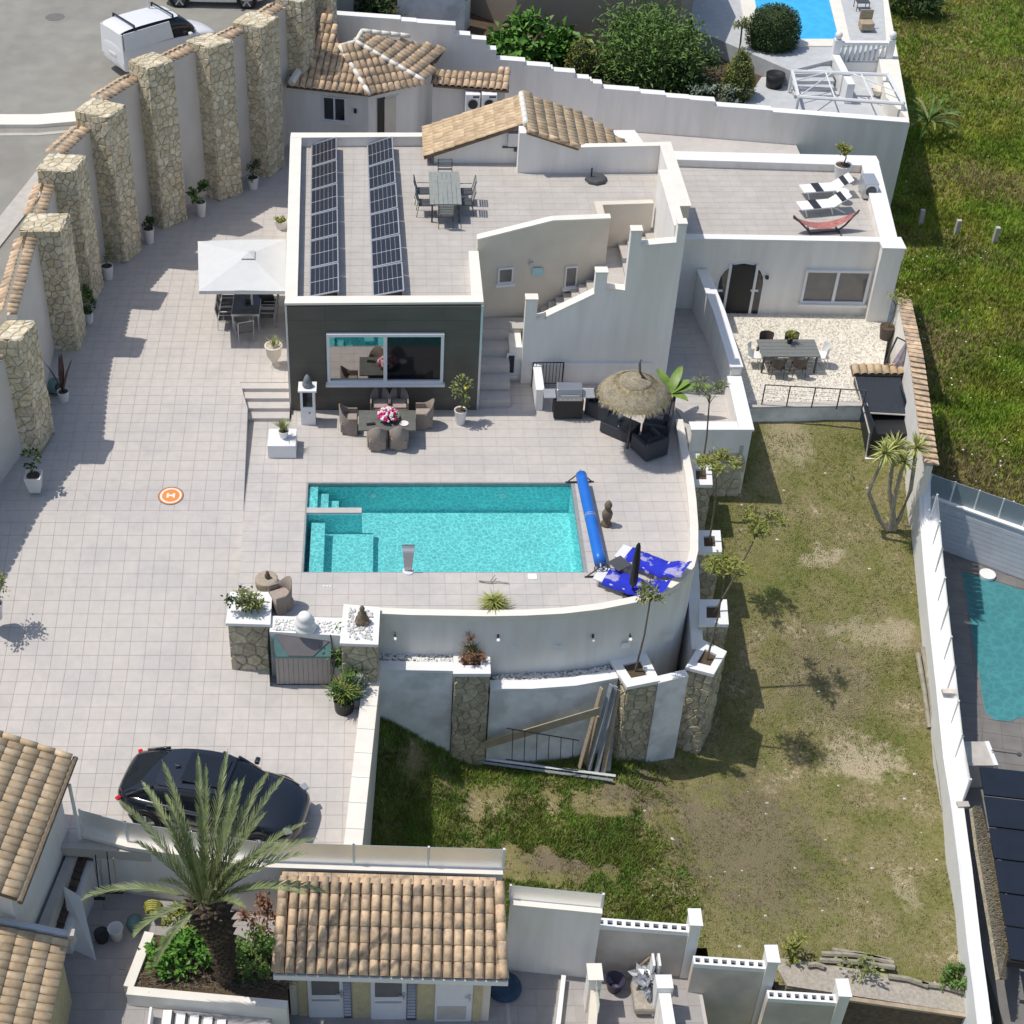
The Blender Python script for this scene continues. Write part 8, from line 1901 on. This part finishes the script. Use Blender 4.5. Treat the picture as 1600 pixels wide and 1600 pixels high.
p = at(1345,14,ZP); t = thing('metal_chair', 'grey metal garden chair at the top edge by the blue pool', 'chair', p); obj('seat', G().box(p.x-.3,p.x+.3,p.y-.3,p.y+.3,ZP+.38,ZP+.42), 'dkgrey', t)
for k in range(4): obj('bar', G().box(p.x-.3,p.x+.3,p.y+.3,p.y+.32,ZP+.5+.1*k,ZP+.54+.1*k), 'dkgrey', t)
for dx in (-.28,.28):
    for dy in (-.28,.28): obj('leg', G().box(p.x+dx-.015,p.x+dx+.015,p.y+dy-.015,p.y+dy+.015,ZP,ZP+.379), 'dkgrey', t)
p = at(1445,215,-3.9); t = thing('agave_palm', 'dark green spiky palm in the meadow beside the tall white wall', 'palm', p)
for i in range(26): obj('frond', frond(p+Vector((0,0,.8)),i*2.4,.2+.9*((i*3)%7)/7,1.7,1.1,200+i,lw=.035,ll=.3,n=26), 'leaf_g' if i%3 else 'leaf_ol', t)
p = at(1425,20,-3.9); t = thing('agave_palm', 'dark bushy agave at the top of the meadow', 'palm', p); obj('foliage', crown(p+Vector((0,0,.5)),1.4,1.2,.8,1200,.55,.08,92), 'leaf_dk', t)
# vines at the bottom of the side wall
for i,(px,py,n_,m_,lab) in enumerate([(1490,1530,260,'leaf_g','leafy vine plant at the foot of the white side wall'),(1240,1500,170,'leaf_ye','yellowing weed clump behind the lowest pierced wall'),(1345,1525,110,'leaf_ol','thin twiggy weed on the dusty strip')]):
    p = at(px,py,-5.2); t = thing('weed_plant', lab, 'weed', p); obj('foliage', crown(p+Vector((0,0,.35)),.55,.35,.4,n_,.15,.08,95+i,hollow=.1), m_, t)
p = at(1345,1612,-8.4); shrub('bush','bright green bush below the end of the lawn','bush',Vector((p.x,p.y,-7.6)),1.7,1.0,.8,1500,'leaf_br',.24,.14,99)
# ============================================================ GRASS
def grass(name, label, m, n, area_fn, zf, h, w, seed, dens=None, splay=.5):
    r = random.Random(seed); vs = []; fs = []; k = 0; tries = 0
    while k < n and tries < n*14:
        tries += 1; x, y = area_fn(r)
        if dens and r.random() > dens(x, y): continue
        z = zf(x, y)-.01; k += 1
        for b_ in range(4):
            a = r.uniform(0,6.283); s_ = r.uniform(.1,splay); hh = h*r.uniform(.5,1.3); dx, dy = math.cos(a)*w, math.sin(a)*w; ex, ey = r.uniform(-1,1)*s_*hh, r.uniform(-1,1)*s_*hh; ox, oy = r.uniform(-.06,.06), r.uniform(-.06,.06); i = len(vs)
            vs += [(x+ox-dx,y+oy-dy,z),(x+ox+dx,y+oy+dy,z),(x+ox+ex,y+oy+ey,z+hh)]; fs.append((i,i+1,i+2))
    g = G(); g.v = vs; g.f = fs; return solo(name, g, m, label, 'grass', kind='stuff')
nz = lambda x, y, s_, o: noise.noise(Vector((x*s_, y*s_, o)))
def in_lush(r):
    return r.uniform(-.6,9.2), r.uniform(23.6,31.6)
lush = lambda x, y: 0 if not lawn_in(x,y) else (0 if min(((x-4.4)/1.8)**2+((y-27.6)/.8)**2, ((x-6.6)/1.0)**2+((y-30.0)/.8)**2)+1.4*nz(x,y,1.3,77) < .75 else 1)*max(0,min(1, (.6+1.1*nz(x,y,.55,1)+.6*nz(x,y,1.7,5))*(1 if x < 7.2 else max(0,1-(x-7.2)/1.6))))
grass('weedy_grass', 'lush green weeds on the lower garden below the curved wall', 'grass_a', 17000, in_lush, lawn_shape, .17, .020, 1, lush, .9)
grass('weedy_grass', 'straw coloured dry blades among the lush weeds of the lower garden', 'grass_d', 5000, in_lush, lawn_shape, .15, .014, 2, lambda x,y: lush(x,y)*.6+.12*(lawn_in(x,y)), .9)
def in_lawn(r): return r.uniform(5,18.5), r.uniform(22.5,43)
grass('lawn_grass', 'short patchy olive grass over the right hand lawn', 'grass_b', 26000, in_lawn, lawn_shape, .05, .016, 3, lambda x,y: 0 if (not lawn_in(x,y) or lawn_z(x,y) > -1.2) else max(0,.55+.9*nz(x,y,.6,9)), .9)
def in_field(r):
    y = r.uniform(40,88); return r.uniform(17.5,y*.48+4), y
ffield = lambda x, y: (1 if (y > fence_y(x)+.3) and x < y*.48+4 and (y < 60 or x > 24.5 or x > 22) and not (y > 59 and x < 22.5) else 0)
grass('meadow_grass', 'tall dark green wild grass of the meadow', 'grass_m', 42000, in_field, field_b, .20, .035, 4, lambda x,y: ffield(x,y)*max(0,.6+1.0*nz(x,y,.22,2)), .8)
grass('meadow_grass', 'brownish dry grass patches of the meadow', 'grass_d', 12000, in_field, field_b, .2, .03, 5, lambda x,y: ffield(x,y)*max(0,.25-1.3*nz(x,y,.22,2)), .9)
g = G(); r = random.Random(33); k = 0
while k < 80:
    x, y = in_lawn(r)
    if not lawn_in(x,y) or lawn_z(x,y) > -1.3 or nz(x,y,.5,20) < -.05: continue
    k += 1; s_ = r.uniform(.02,.06); z = lawn_shape(x,y); g.add([(x-s_,y-s_*.6,z),(x+s_,y-s_*.5,z),(x+s_*.8,y+s_*.7,z),(x-s_*.7,y+s_*.6,z),(x,y,z+s_*.7)],[(0,1,4),(1,2,4),(2,3,4),(3,0,4)])
solo('lawn_stones', g, 'pebble', 'small pale stones scattered over the lawn', 'stones', kind='stuff')
g = G(); k = 0
while k < 140:
    x, y = in_field(r)
    if not ffield(x,y) or nz(x,y,.2,40) < .05: continue
    k += 1; s_ = r.uniform(.025,.045); z = field_b(x,y)+.3; g.add([(x-s_,y,z),(x,y-s_,z+.02),(x+s_,y,z),(x,y+s_,z+.02)],[(0,1,2,3)])
solo('meadow_flowers', g, 'petal', 'tiny pale flower heads scattered over the meadow', 'flowers', kind='stuff')
